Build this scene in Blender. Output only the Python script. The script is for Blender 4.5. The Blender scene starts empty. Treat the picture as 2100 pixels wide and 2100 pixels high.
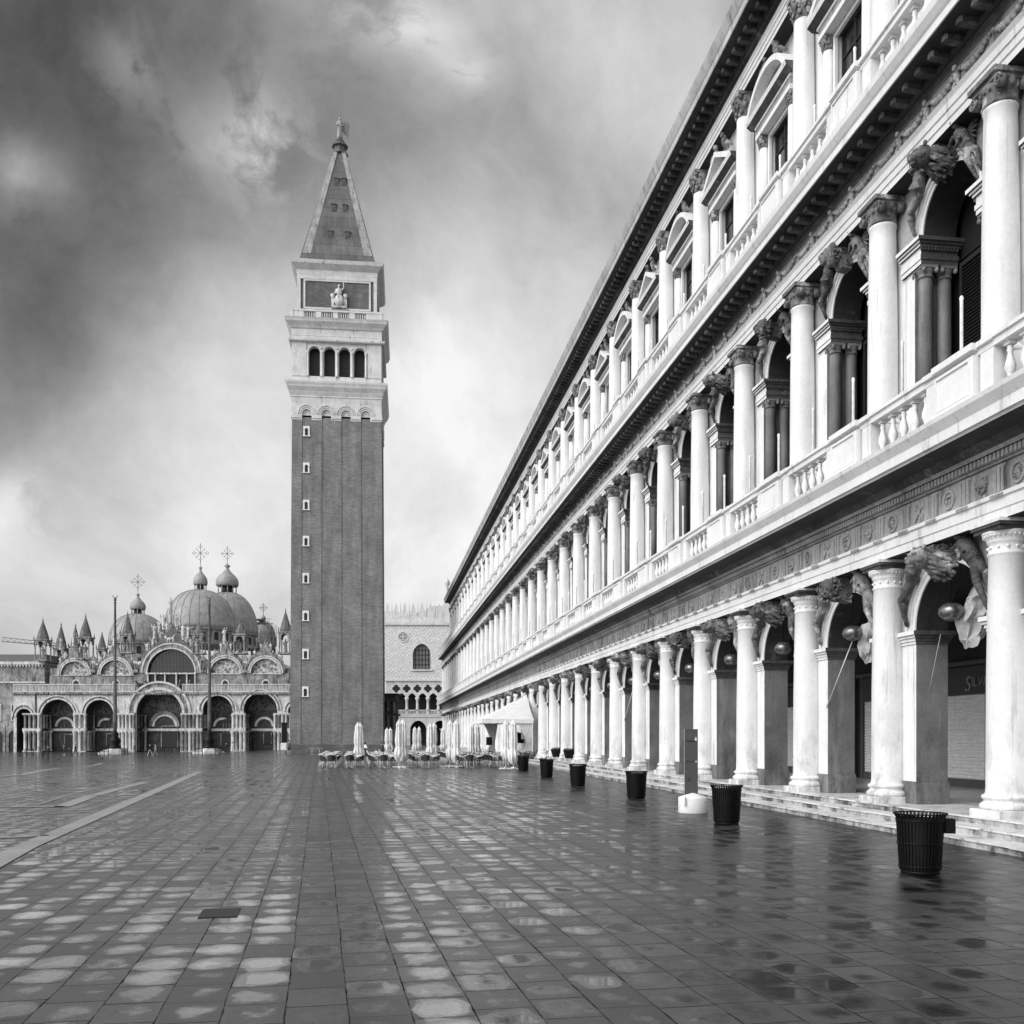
SKY_GAIN = 0.68; EXPO = 0.70
import bpy, math, random
from math import sin, cos, pi, radians, sqrt, exp, atan2
from mathutils import Vector, Matrix
random.seed(7)
scene = bpy.context.scene
COL = scene.collection
PSI = math.radians(7.86)          # heading of the camera off the arcade's direction
CAMZ = 1.9

# ------------------------------------------------------------------ survey helpers
def wp(x, y, d):
    """world point for a measured bearing (x, y on the 2100 px survey photograph) at depth d metres"""
    lat = (x - 1050) / 2000.0 * d
    z = CAMZ + (1510 - y) / 2000.0 * d
    return Vector((lat * cos(PSI) + d * sin(PSI), d * cos(PSI) - lat * sin(PSI), z))

def sstep(t):
    t = max(0.0, min(1.0, t))
    return t * t * (3 - 2 * t)

def gz(X, Y):
    """height of the square: it dips gently towards the church"""
    return -1.12 * sstep((2 - X) / 35.0) * sstep((Y - 40) / 70.0)

def ground_at(x, y):
    """the point of the square seen at x, y"""
    d = 2000 * CAMZ / max(2.0, (y - 1510))
    for _ in range(30):
        p = wp(x, y, d)
        err = p.z - gz(p.x, p.y)
        d *= 1 + 0.8 * err / max(0.3, (CAMZ - gz(p.x, p.y)))
    p = wp(x, y, d)
    return Vector((p.x, p.y, gz(p.x, p.y))), d

# ------------------------------------------------------------------ mesh builder
class MB:
    def __init__(s):
        s.v = []; s.f = []; s.m = []; s.s = []
    def add(s, vs, fs, mi=0, smooth=False):
        o = len(s.v)
        s.v.extend([tuple(p) for p in vs])
        for k, f in enumerate(fs):
            s.f.append(tuple(i + o for i in f))
            s.m.append(mi[k] if isinstance(mi, (list, tuple)) else mi)
            s.s.append(smooth)
        return s
    def box(s, x0, x1, y0, y1, z0, z1, mi=0):
        vs = [(x0,y0,z0),(x1,y0,z0),(x1,y1,z0),(x0,y1,z0),(x0,y0,z1),(x1,y0,z1),(x1,y1,z1),(x0,y1,z1)]
        fs = [(0,3,2,1),(4,5,6,7),(0,1,5,4),(1,2,6,5),(2,3,7,6),(3,0,4,7)]
        return s.add(vs, fs, mi)
    def bevbox(s, x0, x1, y0, y1, z0, z1, b=0.02, mi=0):
        """box with its upright and top edges chamfered"""
        pr = [(x0+b,y0),(x1-b,y0),(x1,y0+b),(x1,y1-b),(x1-b,y1),(x0+b,y1),(x0,y1-b),(x0,y0+b)]
        cx, cy = (x0+x1)/2, (y0+y1)/2
        vs = []; 
        for z, k in ((z0,0),(z1-b,0),(z1,b)):
            for (a,c) in pr:
                vs.append((a - k*(1 if a>cx else -1), c - k*(1 if c>cy else -1), z))
        fs = []
        for r in range(2):
            for i in range(8):
                j = (i+1)%8
                fs.append((r*8+i, r*8+j, r*8+8+j, r*8+8+i))
        fs.append(tuple(range(16,24))); fs.append(tuple(range(7,-1,-1)))
        return s.add(vs, fs, mi)
    def lathe(s, prof, c=(0,0,0), seg=16, mi=0, smooth=True, flute=0.0, fz=None, sx=1, sy=1):
        vs = []; fs = []
        for (r, z) in prof:
            for i in range(seg):
                a = 2*pi*i/seg
                rr = r
                if flute and fz and fz[0] <= z <= fz[1] and i % 2: rr = r*(1-flute)
                vs.append((c[0]+rr*cos(a)*sx, c[1]+rr*sin(a)*sy, c[2]+z))
        n = len(prof)
        for k in range(n-1):
            for i in range(seg):
                j = (i+1)%seg
                fs.append((k*seg+i, k*seg+j, (k+1)*seg+j, (k+1)*seg+i))
        s.add(vs, fs, mi, smooth)
        o = len(s.v) - len(vs)
        s.f.append(tuple(o+(n-1)*seg+i for i in range(seg))); s.m.append(mi); s.s.append(False)
        s.f.append(tuple(o+i for i in range(seg-1,-1,-1))); s.m.append(mi); s.s.append(False)
        return s
    def tube(s, pts, rad, seg=8, mi=0, smooth=True, closed=False):
        pts = [Vector(p) for p in pts]
        n = len(pts)
        if not isinstance(rad, (list, tuple)): rad = [rad]*n
        vs = []; fs = []
        up = Vector((0,0,1))
        prev = None
        for k, p in enumerate(pts):
            t = (pts[(k+1)%n] - pts[k-1]) if closed else (pts[min(k+1,n-1)] - pts[max(k-1,0)])
            if t.length < 1e-9: t = Vector((0,0,1))
            t.normalize()
            if prev is None:
                a = t.cross(up)
                if a.length < 0.05: a = t.cross(Vector((0,1,0)))
            else:
                a = prev - t*prev.dot(t)
                if a.length < 1e-4: a = t.cross(up)
            a.normalize(); prev = a
            b = t.cross(a)
            for i in range(seg):
                q = 2*pi*i/seg
                vs.append(p + (a*cos(q) + b*sin(q))*rad[k])
        rows = n if closed else n-1
        for k in range(rows):
            for i in range(seg):
                j = (i+1)%seg; k2 = (k+1)%n
                fs.append((k*seg+i, k*seg+j, k2*seg+j, k2*seg+i))
        if not closed:
            fs.append(tuple(range(seg-1,-1,-1))); fs.append(tuple((n-1)*seg+i for i in range(seg)))
        return s.add(vs, fs, mi, smooth)
    def ell(s, c, r, seg=10, rings=6, mi=0, rot=None, noise=0.0, rnd=None):
        vs = []; fs = []
        c = Vector(c)
        for k in range(rings+1):
            ph = pi*k/rings
            for i in range(seg):
                a = 2*pi*i/seg
                f = 1 + (noise*(rnd.random()-0.5)*2 if noise else 0)
                p = Vector((r[0]*sin(ph)*cos(a)*f, r[1]*sin(ph)*sin(a)*f, r[2]*cos(ph)*f))
                if rot: p = rot @ p
                vs.append(c + p)
        for k in range(rings):
            for i in range(seg):
                j = (i+1)%seg
                fs.append((k*seg+i, (k+1)*seg+i, (k+1)*seg+j, k*seg+j))
        return s.add(vs, fs, mi, True)
    def prism(s, poly, a0, a1, axis='v', mi=0):
        """closed polygon extruded; axis 'v': poly is (u,w) extruded along v; 'u': poly is (v,w) extruded along u"""
        n = len(poly)
        if axis == 'v':
            vs = [(p[0],a0,p[1]) for p in poly] + [(p[0],a1,p[1]) for p in poly]
        else:
            vs = [(a0,p[0],p[1]) for p in poly] + [(a1,p[0],p[1]) for p in poly]
        fs = [(i,(i+1)%n,(i+1)%n+n,i+n) for i in range(n)]
        fs.append(tuple(range(n-1,-1,-1))); fs.append(tuple(range(n,2*n)))
        if isinstance(mi, (list,tuple)): mi = list(mi)+[mi[0]]*(n+2-len(mi))
        return s.add(vs, fs, mi)
    def ring(s, c, r0, r1, v0, v1, a0=0.0, a1=pi, seg=20, mi=0):
        """arch ring (archivolt): inner radius r0, outer r1, around c=(u,w)"""
        for k in range(seg):
            t0 = a0+(a1-a0)*k/seg; t1 = a0+(a1-a0)*(k+1)/seg
            P = [(c[0]+r*cos(t), v, c[1]+r*sin(t)) for t in (t0,t1) for r in (r0,r1) for v in (v0,v1)]
            # index: t*4 + r*2 + v
            fs = [(0,4,6,2),(1,3,7,5),(2,6,7,3),(0,1,5,4)]
            if k == 0: fs.append((0,2,3,1))
            if k == seg-1: fs.append((4,5,7,6))
            s.add(P, fs, mi)
        return s
    def archwall(s, u0, u1, w0, w1, uc, r, ws, v0, v1, mf=0, mr=0, seg=20, pointed=0.0):
        """wall slab with an arched opening"""
        def arc(t):
            if pointed:
                a = pi*(1-t)
                x = cos(a)*r
                return (uc + x, ws + r*(1+pointed)*sqrt(max(0, 1-abs(x/r)**1.6)))
            a = pi*(1-t)
            return (uc + r*cos(a), ws + r*sin(a))
        for v, flip in ((v0, False), (v1, True)):
            def q(a, b, c, d):
                vs = [(p[0], v, p[1]) for p in (a,b,c,d)]
                s.add(vs, [(0,1,2,3) if not flip else (3,2,1,0)], mf)
            q((u0,w0),(uc-r,w0),(uc-r,w1),(u0,w1))
            q((uc+r,w0),(u1,w0),(u1,w1),(uc+r,w1))
            for k in range(seg):
                a = arc(k/seg); b = arc((k+1)/seg)
                q(a, b, (b[0],w1), (a[0],w1))
        path = [(uc-r,w0)] + [arc(k/seg) for k in range(seg+1)] + [(uc+r,w0)]
        for a, b in zip(path[:-1], path[1:]):
            s.add([(a[0],v0,a[1]),(b[0],v0,b[1]),(b[0],v1,b[1]),(a[0],v1,a[1])], [(0,3,2,1)], mr)
        s.add([(u0,v0,w1),(u1,v0,w1),(u1,v1,w1),(u0,v1,w1)], [(0,1,2,3)], mf)
        for uu in (u0,u1):
            s.add([(uu,v0,w0),(uu,v1,w0),(uu,v1,w1),(uu,v0,w1)], [(0,1,2,3)], mf)
        return s
    def disc(s, u, w, r, v, mi=0, seg=24, a0=0, a1=2*pi):
        pts = [(u+r*cos(a0+(a1-a0)*k/seg), v, w+r*sin(a0+(a1-a0)*k/seg)) for k in range(seg+1)]
        return s.add(pts, [tuple(range(len(pts)))], mi)
    def merge(s, o, T=None):
        vs = o.v if T is None else [tuple(T @ Vector(p)) for p in o.v]
        off = len(s.v)
        s.v.extend(vs); s.f.extend([tuple(i+off for i in f) for f in o.f]); s.m.extend(o.m); s.s.extend(o.s)
        return s
    def mesh(s, name, mats):
        me = bpy.data.meshes.new(name)
        me.from_pydata(s.v, [], s.f)
        for m in (mats if isinstance(mats,(list,tuple)) else [mats]): me.materials.append(m)
        me.polygons.foreach_set('material_index', s.m)
        me.polygons.foreach_set('use_smooth', s.s)
        me.update()
        return me
    def build(s, name, mats, parent=None, loc=(0,0,0), rz=0.0):
        return place(s.mesh(name, mats), name, parent, loc, rz)

def place(me, name, parent=None, loc=(0,0,0), rz=0.0, scale=None):
    o = bpy.data.objects.new(name, me)
    COL.objects.link(o)
    o.parent = parent
    o.location = loc; o.rotation_euler = (0,0,rz)
    if scale: o.scale = scale
    return o

def tag(o, label, cat, group=None, kind=None):
    if label: o['label'] = label
    if cat: o['category'] = cat
    if group: o['group'] = group
    if kind: o['kind'] = kind
    return o

def empty(name, loc, rz, label, cat, group=None):
    o = bpy.data.objects.new(name, None)
    COL.objects.link(o)
    o.empty_display_size = 0.3
    o.location = loc; o.rotation_euler = (0,0,rz)
    return tag(o, label, cat, group)

def copy_thing(src, loc, rz, label, group=None, scale=None):
    r = src.copy(); COL.objects.link(r)
    r.location = loc; r.rotation_euler = (0,0,rz)
    if scale: r.scale = scale
    r['label'] = label
    if group: r['group'] = group
    for ch in list(src.children):
        c = ch.copy(); COL.objects.link(c); c.parent = r
        for g in list(ch.children):
            d = g.copy(); COL.objects.link(d); d.parent = c
    return r

# ------------------------------------------------------------------ materials (the photograph is monochrome)
def new_mat(name):
    m = bpy.data.materials.new(name); m.use_nodes = True
    nt = m.node_tree
    return m, nt, nt.nodes['Principled BSDF']

def mnode(nt, op, a, b=None, c=None):
    n = nt.nodes.new('ShaderNodeMath'); n.operation = op
    for i, x in enumerate((a, b, c)):
        if x is None: continue
        if hasattr(x, 'links') or isinstance(x, bpy.types.NodeSocket): nt.links.new(x, n.inputs[i])
        else: n.inputs[i].default_value = x
    return n.outputs[0]

def noise(nt, vec, scale, detail=4, rough=0.55):
    n = nt.nodes.new('ShaderNodeTexNoise')
    n.inputs['Scale'].default_value = scale; n.inputs['Detail'].default_value = detail; n.inputs['Roughness'].default_value = rough
    if vec is not None: nt.links.new(vec, n.inputs['Vector'])
    return n.outputs['Fac']

def remap(nt, v, a, b, c, d):
    n = nt.nodes.new('ShaderNodeMapRange')
    n.inputs[1].default_value = a; n.inputs[2].default_value = b; n.inputs[3].default_value = c; n.inputs[4].default_value = d
    nt.links.new(v, n.inputs[0])
    return n.outputs[0]

def mapping(nt, scale=(1,1,1), rot=(0,0,0), kind='obj', loc=(0,0,0)):
    if kind == 'world':
        g = nt.nodes.new('ShaderNodeNewGeometry').outputs['Position']
    else:
        g = nt.nodes.new('ShaderNodeTexCoord').outputs['Object']
    mp = nt.nodes.new('ShaderNodeMapping')
    mp.inputs['Scale'].default_value = scale; mp.inputs['Rotation'].default_value = rot; mp.inputs['Location'].default_value = loc
    nt.links.new(g, mp.inputs['Vector'])
    return mp.outputs['Vector']

def set_grey(nt, val, sock):
    c = nt.nodes.new('ShaderNodeCombineColor')
    for i in range(3): nt.links.new(val, c.inputs[i])
    nt.links.new(c.outputs[0], sock)

def bump(nt, h, b, strength=0.3, dist=0.02):
    n = nt.nodes.new('ShaderNodeBump'); n.inputs['Strength'].default_value = strength; n.inputs['Distance'].default_value = dist
    nt.links.new(h, n.inputs['Height']); nt.links.new(n.outputs[0], b.inputs['Normal'])

def stone(name, lo, hi, dirt=None, dirt_lo=0.6, dirt_hi=0.75, streak=True, rough=0.75, grain=14, bs=0.25, scale=1.0, damp=False, bd=0.015):
    """weathered stone: mottled base between lo and hi, with patches of grime of their own shape"""
    m, nt, b = new_mat(name)
    W = mapping(nt, kind='world')
    n1 = noise(nt, W, 0.9*scale, 6, 0.6)
    n2 = noise(nt, W, grain*scale, 3, 0.6)
    v = mnode(nt, 'ADD', mnode(nt, 'MULTIPLY', n1, 0.65), mnode(nt, 'MULTIPLY', n2, 0.35))
    col = remap(nt, v, 0.36, 0.62, lo, hi)
    if dirt is not None:
        S = mapping(nt, (2.2*scale,2.2*scale,0.35*scale) if streak else (1.6*scale,)*3, kind='world')
        d1 = noise(nt, S, 1.0, 7, 0.68)
        d = remap(nt, d1, dirt_lo, dirt_hi, 0, 1)
        mx = nt.nodes.new('ShaderNodeMix'); mx.data_type = 'FLOAT'
        nt.links.new(d, mx.inputs['Factor']); nt.links.new(col, mx.inputs['A']); mx.inputs['B'].default_value = dirt
        col = mx.outputs['Result']
        if streak:      # thin rain streaks
            rs = remap(nt, noise(nt, mapping(nt, (6.5*scale,6.5*scale,0.28*scale), kind='world', loc=(1.3,0.4,0)), 1.0, 6, 0.7), 0.58, 0.70, 1.0, 0.62)
            col = mnode(nt, 'MULTIPLY', col, rs)
    if damp:      # splash and salt stains near the paving, and a few block joints
        sz = nt.nodes.new('ShaderNodeSeparateXYZ'); nt.links.new(W, sz.inputs[0])
        st = mnode(nt, 'MULTIPLY', remap(nt, sz.outputs[2], 0.4, 2.6, 1, 0), remap(nt, noise(nt, mapping(nt, (3,3,1.2), kind='world'), 1.0, 6, 0.7), 0.46, 0.62, 0, 1))
        col = mnode(nt, 'MULTIPLY', col, mnode(nt, 'SUBTRACT', 1.0, mnode(nt, 'MULTIPLY', st, 0.5)))
        sp = remap(nt, noise(nt, mapping(nt, (1,1,1), kind='world', loc=(3.7,1.1,0)), 2.3, 7, 0.75), 0.68, 0.72, 0, 0.55)
        col = mnode(nt, 'MULTIPLY', col, mnode(nt, 'SUBTRACT', 1.0, sp))
    set_grey(nt, col, b.inputs['Base Color'])
    b.inputs['Roughness'].default_value = rough
    bump(nt, n2, b, bs, bd)
    return m

def plain(name, c, rough=0.6, metal=0.0, var=0.15, scale=8, bs=0.0):
    m, nt, b = new_mat(name)
    W = mapping(nt, kind='world')
    n = noise(nt, W, scale, 4)
    set_grey(nt, remap(nt, n, 0.3, 0.7, c*(1-var), c*(1+var)), b.inputs['Base Color'])
    b.inputs['Roughness'].default_value = rough; b.inputs['Metallic'].default_value = metal
    if bs: bump(nt, n, b, bs, 0.02)
    return m

M = {}
M['white'] = stone('istrian_stone', 0.66, 0.80, 0.22, 0.60, 0.80)
M['col'] = stone('column_stone', 0.66, 0.80, 0.30, 0.60, 0.84, rough=0.6, damp=True)
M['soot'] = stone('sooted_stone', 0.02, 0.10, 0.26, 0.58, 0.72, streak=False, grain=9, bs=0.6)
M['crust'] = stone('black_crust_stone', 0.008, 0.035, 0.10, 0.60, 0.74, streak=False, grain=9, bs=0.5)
M['frieze'] = stone('grey_frieze_stone', 0.20, 0.40, 0.05, 0.56, 0.70, streak=True, grain=11, bs=0.5)
M['sculpt'] = stone('weathered_carving', 0.06, 0.24, 0.50, 0.52, 0.64, streak=False, grain=6, bs=0.8, scale=1.6, bd=0.05)
M['stucco'] = stone('pier_stucco_shaded', 0.10, 0.21, 0.34, 0.54, 0.80, grain=24, bs=0.8, damp=True)  # stucco grain, with the pier sides' lesser light darkened into its tone
M['step'] = stone('step_stone', 0.50, 0.78, 0.16, 0.53, 0.66, grain=12, rough=0.35)
M['floor'] = stone('arcade_floor', 0.36, 0.50, rough=0.25)
M['eaves'] = stone('eaves_stone', 0.34, 0.52, 0.16, 0.52, 0.7)
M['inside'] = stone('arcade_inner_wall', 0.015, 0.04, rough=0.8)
M['shutter'] = plain('roller_shutter', 0.85, 0.5, 0.0, 0.10)
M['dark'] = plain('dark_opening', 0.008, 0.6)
M['louvre'] = plain('louvre_paint', 0.022, 0.5)
M['glass'] = plain('dark_glass', 0.015, 0.12)
M['rod'] = plain('white_rod', 0.8, 0.5)
M['roof'] = plain('roof_tile', 0.14, 0.8)
M['black'] = plain('black_metal', 0.004, 0.5, 0.0, 0.3, 20)
M['black'].node_tree.nodes['Principled BSDF'].inputs['Specular IOR Level'].default_value = 0.2
M['lamp'] = plain('lamp_metal', 0.2, 0.28, 0.75, 0.35, 9)
M['cloth'] = plain('white_cloth', 0.72, 0.9, 0, 0.10, 5)
M['sheer'] = plain('old_canvas', 0.50, 0.9, 0, 0.2, 5)
M['alu'] = plain('pale_metal', 0.62, 0.35, 0.2, 0.05)
M['weave'] = plain('dark_weave', 0.018, 0.55, 0, 0.3, 30)
M['table'] = plain('table_top', 0.62, 0.3, 0, 0.08)
M['panelgrey'] = plain('grey_panel', 0.055, 0.5, 0, 0.12)
M['hedge'] = plain('hedge_leaf', 0.035, 0.7, 0, 0.6, 25)
M['skin'] = plain('skin', 0.35, 0.6)
M['lead'] = stone('lead_dome', 0.20, 0.34, 0.15, 0.55, 0.75, grain=3, bs=0.1, rough=0.5)
M['spire'] = stone('dark_spire', 0.07, 0.16, grain=4)
M['marble'] = stone('church_marble', 0.11, 0.38, 0.04, 0.50, 0.66, grain=3.0, scale=0.8)
M['marble_lt'] = stone('pale_marble', 0.42, 0.70, 0.10, 0.52, 0.70, grain=3.0)
M['palace_lt'] = stone('palace_stone', 0.5, 0.68, 0.28, 0.56, 0.75, grain=3.0)
M['marble_dk'] = stone('dark_and_shaded_marble', 0.012, 0.06, 0.14, 0.55, 0.70, grain=3.0)  # dark marble; in the portals its tone stands in for shade
M['tower_stone'] = stone('belfry_stone', 0.50, 0.68, 0.14, 0.58, 0.76, grain=3)
M['gold_frame'] = M['marble_lt']

def mosaic(name, lo, hi, sc):
    m, nt, b = new_mat(name)
    W = mapping(nt, kind='world')
    v = nt.nodes.new('ShaderNodeTexVoronoi'); v.inputs['Scale'].default_value = sc
    nt.links.new(W, v.inputs['Vector'])
    n = noise(nt, W, sc*0.8, 5, 0.7)
    x = mnode(nt, 'ADD', mnode(nt, 'MULTIPLY', v.outputs['Distance'], 0.6), n)
    set_grey(nt, remap(nt, x, 0.5, 1.0, lo, hi), b.inputs['Base Color'])
    b.inputs['Roughness'].default_value = 0.8
    return m
M['mosaic_lt'] = mosaic('pale_mosaic', 0.02, 0.62, 1.7)
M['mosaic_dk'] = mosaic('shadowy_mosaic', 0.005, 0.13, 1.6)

def brick_mat(name, c0, c1, cm):
    m, nt, b = new_mat(name)
    tc = nt.nodes.new('ShaderNodeTexCoord').outputs['Object']
    sep = nt.nodes.new('ShaderNodeSeparateXYZ'); nt.links.new(tc, sep.inputs[0])
    cb = nt.nodes.new('ShaderNodeCombineXYZ')
    nt.links.new(mnode(nt, 'ADD', sep.outputs[0], sep.outputs[1]), cb.inputs[0]); nt.links.new(sep.outputs[2], cb.inputs[1])
    br = nt.nodes.new('ShaderNodeTexBrick')
    br.inputs['Scale'].default_value = 1.0; br.inputs['Brick Width'].default_value = 0.5; br.inputs['Row Height'].default_value = 0.16
    br.inputs['Mortar Size'].default_value = 0.012
    br.inputs['Color1'].default_value = (c0,)*3+(1,); br.inputs['Color2'].default_value = (c1,)*3+(1,); br.inputs['Mortar'].default_value = (cm,)*3+(1,)
    nt.links.new(cb.outputs[0], br.inputs['Vector'])
    mp = nt.nodes.new('ShaderNodeMapping'); mp.inputs['Scale'].default_value = (1.2,1.2,0.12); nt.links.new(tc, mp.inputs[0])
    n = noise(nt, mp.outputs[0], 1.0, 6, 0.65)
    n2 = noise(nt, tc, 0.35, 5, 0.6)
    n3 = noise(nt, tc, 9.0, 3, 0.7)
    f = mnode(nt, 'MULTIPLY', mnode(nt, 'MULTIPLY', remap(nt, n, 0.3, 0.7, 0.75, 1.25), remap(nt, n2, 0.3, 0.7, 0.8, 1.2)), remap(nt, n3, 0.3, 0.7, 0.78, 1.22))
    bw = nt.nodes.new('ShaderNodeRGBToBW'); nt.links.new(br.outputs['Color'], bw.inputs[0])
    set_grey(nt, mnode(nt, 'MULTIPLY', bw.outputs[0], f), b.inputs['Base Color'])
    b.inputs['Roughness'].default_value = 0.85
    return m
M['brick'] = brick_mat('tower_brick', 0.13, 0.20, 0.24)
M['brick_dk'] = brick_mat('dark_brick', 0.08, 0.13, 0.15)

def diamond_mat():
    m, nt, b = new_mat('diamond_patterned_marble')
    tc = nt.nodes.new('ShaderNodeTexCoord').outputs['Object']
    sep = nt.nodes.new('ShaderNodeSeparateXYZ'); nt.links.new(tc, sep.inputs[0])
    P = 3.1
    def tri(s, off=0.0):
        return mnode(nt, 'ABSOLUTE', mnode(nt, 'SUBTRACT', mnode(nt, 'FRACT', mnode(nt, 'ADD', mnode(nt, 'DIVIDE', s, P), off)), 0.5))
    d = mnode(nt, 'ADD', tri(sep.outputs[0]), tri(sep.outputs[2]))      # 0..1 diamond distance
    st = mnode(nt, 'FRACT', mnode(nt, 'MULTIPLY', d, 4.0))
    line = mnode(nt, 'GREATER_THAN', st, 0.55)
    n = noise(nt, tc, 1.2, 5)
    col = mnode(nt, 'MULTIPLY', mnode(nt, 'SUBTRACT', 0.66, mnode(nt, 'MULTIPLY', line, 0.15)), remap(nt, n, 0.3, 0.7, 0.85, 1.15))
    set_grey(nt, col, b.inputs['Base Color'])
    return m
M['diamond'] = diamond_mat()

# ------------------------------------------------------------------ the square
def paving_mat():
    m, nt, b = new_mat('wet_trachyte_paving')
    g = nt.nodes.new('ShaderNodeNewGeometry').outputs['Position']
    mp = nt.nodes.new('ShaderNodeMapping'); mp.inputs['Rotation'].default_value = (0,0,-radians(3.35)); mp.inputs['Location'].default_value = (0.2,0.1,0)
    nt.links.new(g, mp.inputs[0])
    # a little wander of the joints
    nw = nt.nodes.new('ShaderNodeTexNoise'); nw.inputs['Scale'].default_value = 0.9; nw.inputs['Detail'].default_value = 3
    nt.links.new(mp.outputs[0], nw.inputs[0])
    off = nt.nodes.new('ShaderNodeVectorMath'); off.operation = 'MULTIPLY_ADD'
    nt.links.new(nw.outputs['Color'], off.inputs[0]); off.inputs[1].default_value = (0.045,0.045,0); nt.links.new(mp.outputs[0], off.inputs[2])
    sep = nt.nodes.new('ShaderNodeSeparateXYZ'); nt.links.new(off.outputs[0], sep.inputs[0])
    U = mnode(nt, 'DIVIDE', sep.outputs[0], 0.425)
    row = mnode(nt, 'FLOOR', U); fu = mnode(nt, 'FRACT', U)
    wn = nt.nodes.new('ShaderNodeTexWhiteNoise'); wn.noise_dimensions = '1D'; nt.links.new(row, wn.inputs['W'])
    V = mnode(nt, 'ADD', mnode(nt, 'DIVIDE', sep.outputs[1], 0.50), mnode(nt, 'MULTIPLY', wn.outputs['Value'], 3.0))
    # random stone lengths: wobble V per row
    cell = mnode(nt, 'FLOOR', V); fv = mnode(nt, 'FRACT', V)
    cc = nt.nodes.new('ShaderNodeCombineXYZ'); nt.links.new(row, cc.inputs[0]); nt.links.new(cell, cc.inputs[1])
    wc = nt.nodes.new('ShaderNodeTexWhiteNoise'); wc.noise_dimensions = '2D'; nt.links.new(cc.outputs[0], wc.inputs['Vector'])
    rnd = wc.outputs['Value']
    sc = nt.nodes.new('ShaderNodeSeparateColor'); nt.links.new(wc.outputs['Color'], sc.inputs[0])
    r2 = sc.outputs[1]; r3 = sc.outputs[2]
    du = mnode(nt, 'MULTIPLY', mnode(nt, 'SUBTRACT', 0.5, mnode(nt, 'ABSOLUTE', mnode(nt, 'SUBTRACT', fu, 0.5))), 0.425)
    dv = mnode(nt, 'MULTIPLY', mnode(nt, 'SUBTRACT', 0.5, mnode(nt, 'ABSOLUTE', mnode(nt, 'SUBTRACT', fv, 0.5))), 0.50)
    nj = noise(nt, g, 6.0, 4)
    ju = remap(nt, mnode(nt, 'ADD', du, mnode(nt, 'MULTIPLY', mnode(nt,'SUBTRACT',nj,0.5), 0.016)), 0.002, 0.008, 1, 0)
    # cross joints: only some are open
    jopen = remap(nt, r3, 0.15, 0.7, 0.3, 1.0)
    jv = mnode(nt, 'MULTIPLY', remap(nt, mnode(nt, 'ADD', dv, mnode(nt, 'MULTIPLY', mnode(nt,'SUBTRACT',nj,0.5), 0.014)), 0.002, 0.010, 1, 0), jopen)
    ju = mnode(nt, 'MULTIPLY', ju, remap(nt, noise(nt, g, 1.7, 4, 0.7), 0.38, 0.56, 0.25, 1.0))
    joint = mnode(nt, 'MAXIMUM', ju, jv)
    # worn hollow in the middle of each slab that holds the water
    nb = noise(nt, g, 2.6, 5, 0.6)
    hx = mnode(nt, 'POWER', mnode(nt, 'ABSOLUTE', mnode(nt, 'MULTIPLY', mnode(nt,'SUBTRACT',fu,0.5), 2.1)), 2.2)
    hy = mnode(nt, 'POWER', mnode(nt, 'ABSOLUTE', mnode(nt, 'MULTIPLY', mnode(nt,'SUBTRACT',fv,0.5), 2.1)), 2.2)
    rad = mnode(nt, 'ADD', mnode(nt, 'ADD', hx, hy), mnode(nt, 'MULTIPLY', mnode(nt,'SUBTRACT',nb,0.5), 4.2))
    big = noise(nt, g, 0.16, 3, 0.5)
    lim = mnode(nt, 'ADD', remap(nt, rnd, 0, 1, -0.25, 1.25), remap(nt, big, 0.35, 0.65, -0.25, 0.35))
    wet = nt.nodes.new('ShaderNodeMapRange'); wet.interpolation_type = 'SMOOTHSTEP'
    nt.links.new(mnode(nt, 'SUBTRACT', lim, rad), wet.inputs[0]); wet.inputs[1].default_value = -0.30; wet.inputs[2].default_value = 0.42
    wetv = wet.outputs[0]
    pud = nt.nodes.new('ShaderNodeMapRange'); pud.interpolation_type = 'SMOOTHSTEP'
    nt.links.new(mnode(nt, 'SUBTRACT', lim, rad), pud.inputs[0]); pud.inputs[1].default_value = 0.62; pud.inputs[2].default_value = 0.85
    pudv = pud.outputs[0]
    # small chips and pits
    pit = remap(nt, noise(nt, g, 3.3, 7, 0.8), 0.67, 0.70, 0, 1)
    grain = mnode(nt, 'ADD', mnode(nt, 'MULTIPLY', noise(nt, g, 26, 4, 0.75), 0.6), mnode(nt, 'MULTIPLY', noise(nt, g, 90, 3, 0.7), 0.4))
    sx = nt.nodes.new('ShaderNodeSeparateXYZ'); nt.links.new(g, sx.inputs[0])
    damp = remap(nt, mnode(nt, 'ADD', mnode(nt, 'SUBTRACT', sx.outputs[0], mnode(nt, 'MULTIPLY', sx.outputs[1], 0.10)), mnode(nt, 'MULTIPLY', mnode(nt,'SUBTRACT',big,0.5), 6.0)), 0.2, 2.6, 0, 1)
    base = mnode(nt, 'MULTIPLY', remap(nt, r3, 0, 1, 0.016, 0.060), remap(nt, grain, 0.36, 0.64, 0.25, 1.75))
    base = mnode(nt, 'MULTIPLY', base, remap(nt, nb, 0.3, 0.7, 0.8, 1.2))
    base = mnode(nt, 'MULTIPLY', base, mnode(nt, 'SUBTRACT', 1.0, mnode(nt, 'MULTIPLY', wetv, remap(nt, damp, 0, 1, 0.30, 0.78))))
    base = mnode(nt, 'MULTIPLY', base, remap(nt, joint, 0, 1, 1.0, 0.10))
    base = mnode(nt, 'MULTIPLY', base, remap(nt, pit, 0, 1, 1.0, 0.3))
    set_grey(nt, base, b.inputs['Base Color'])
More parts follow.
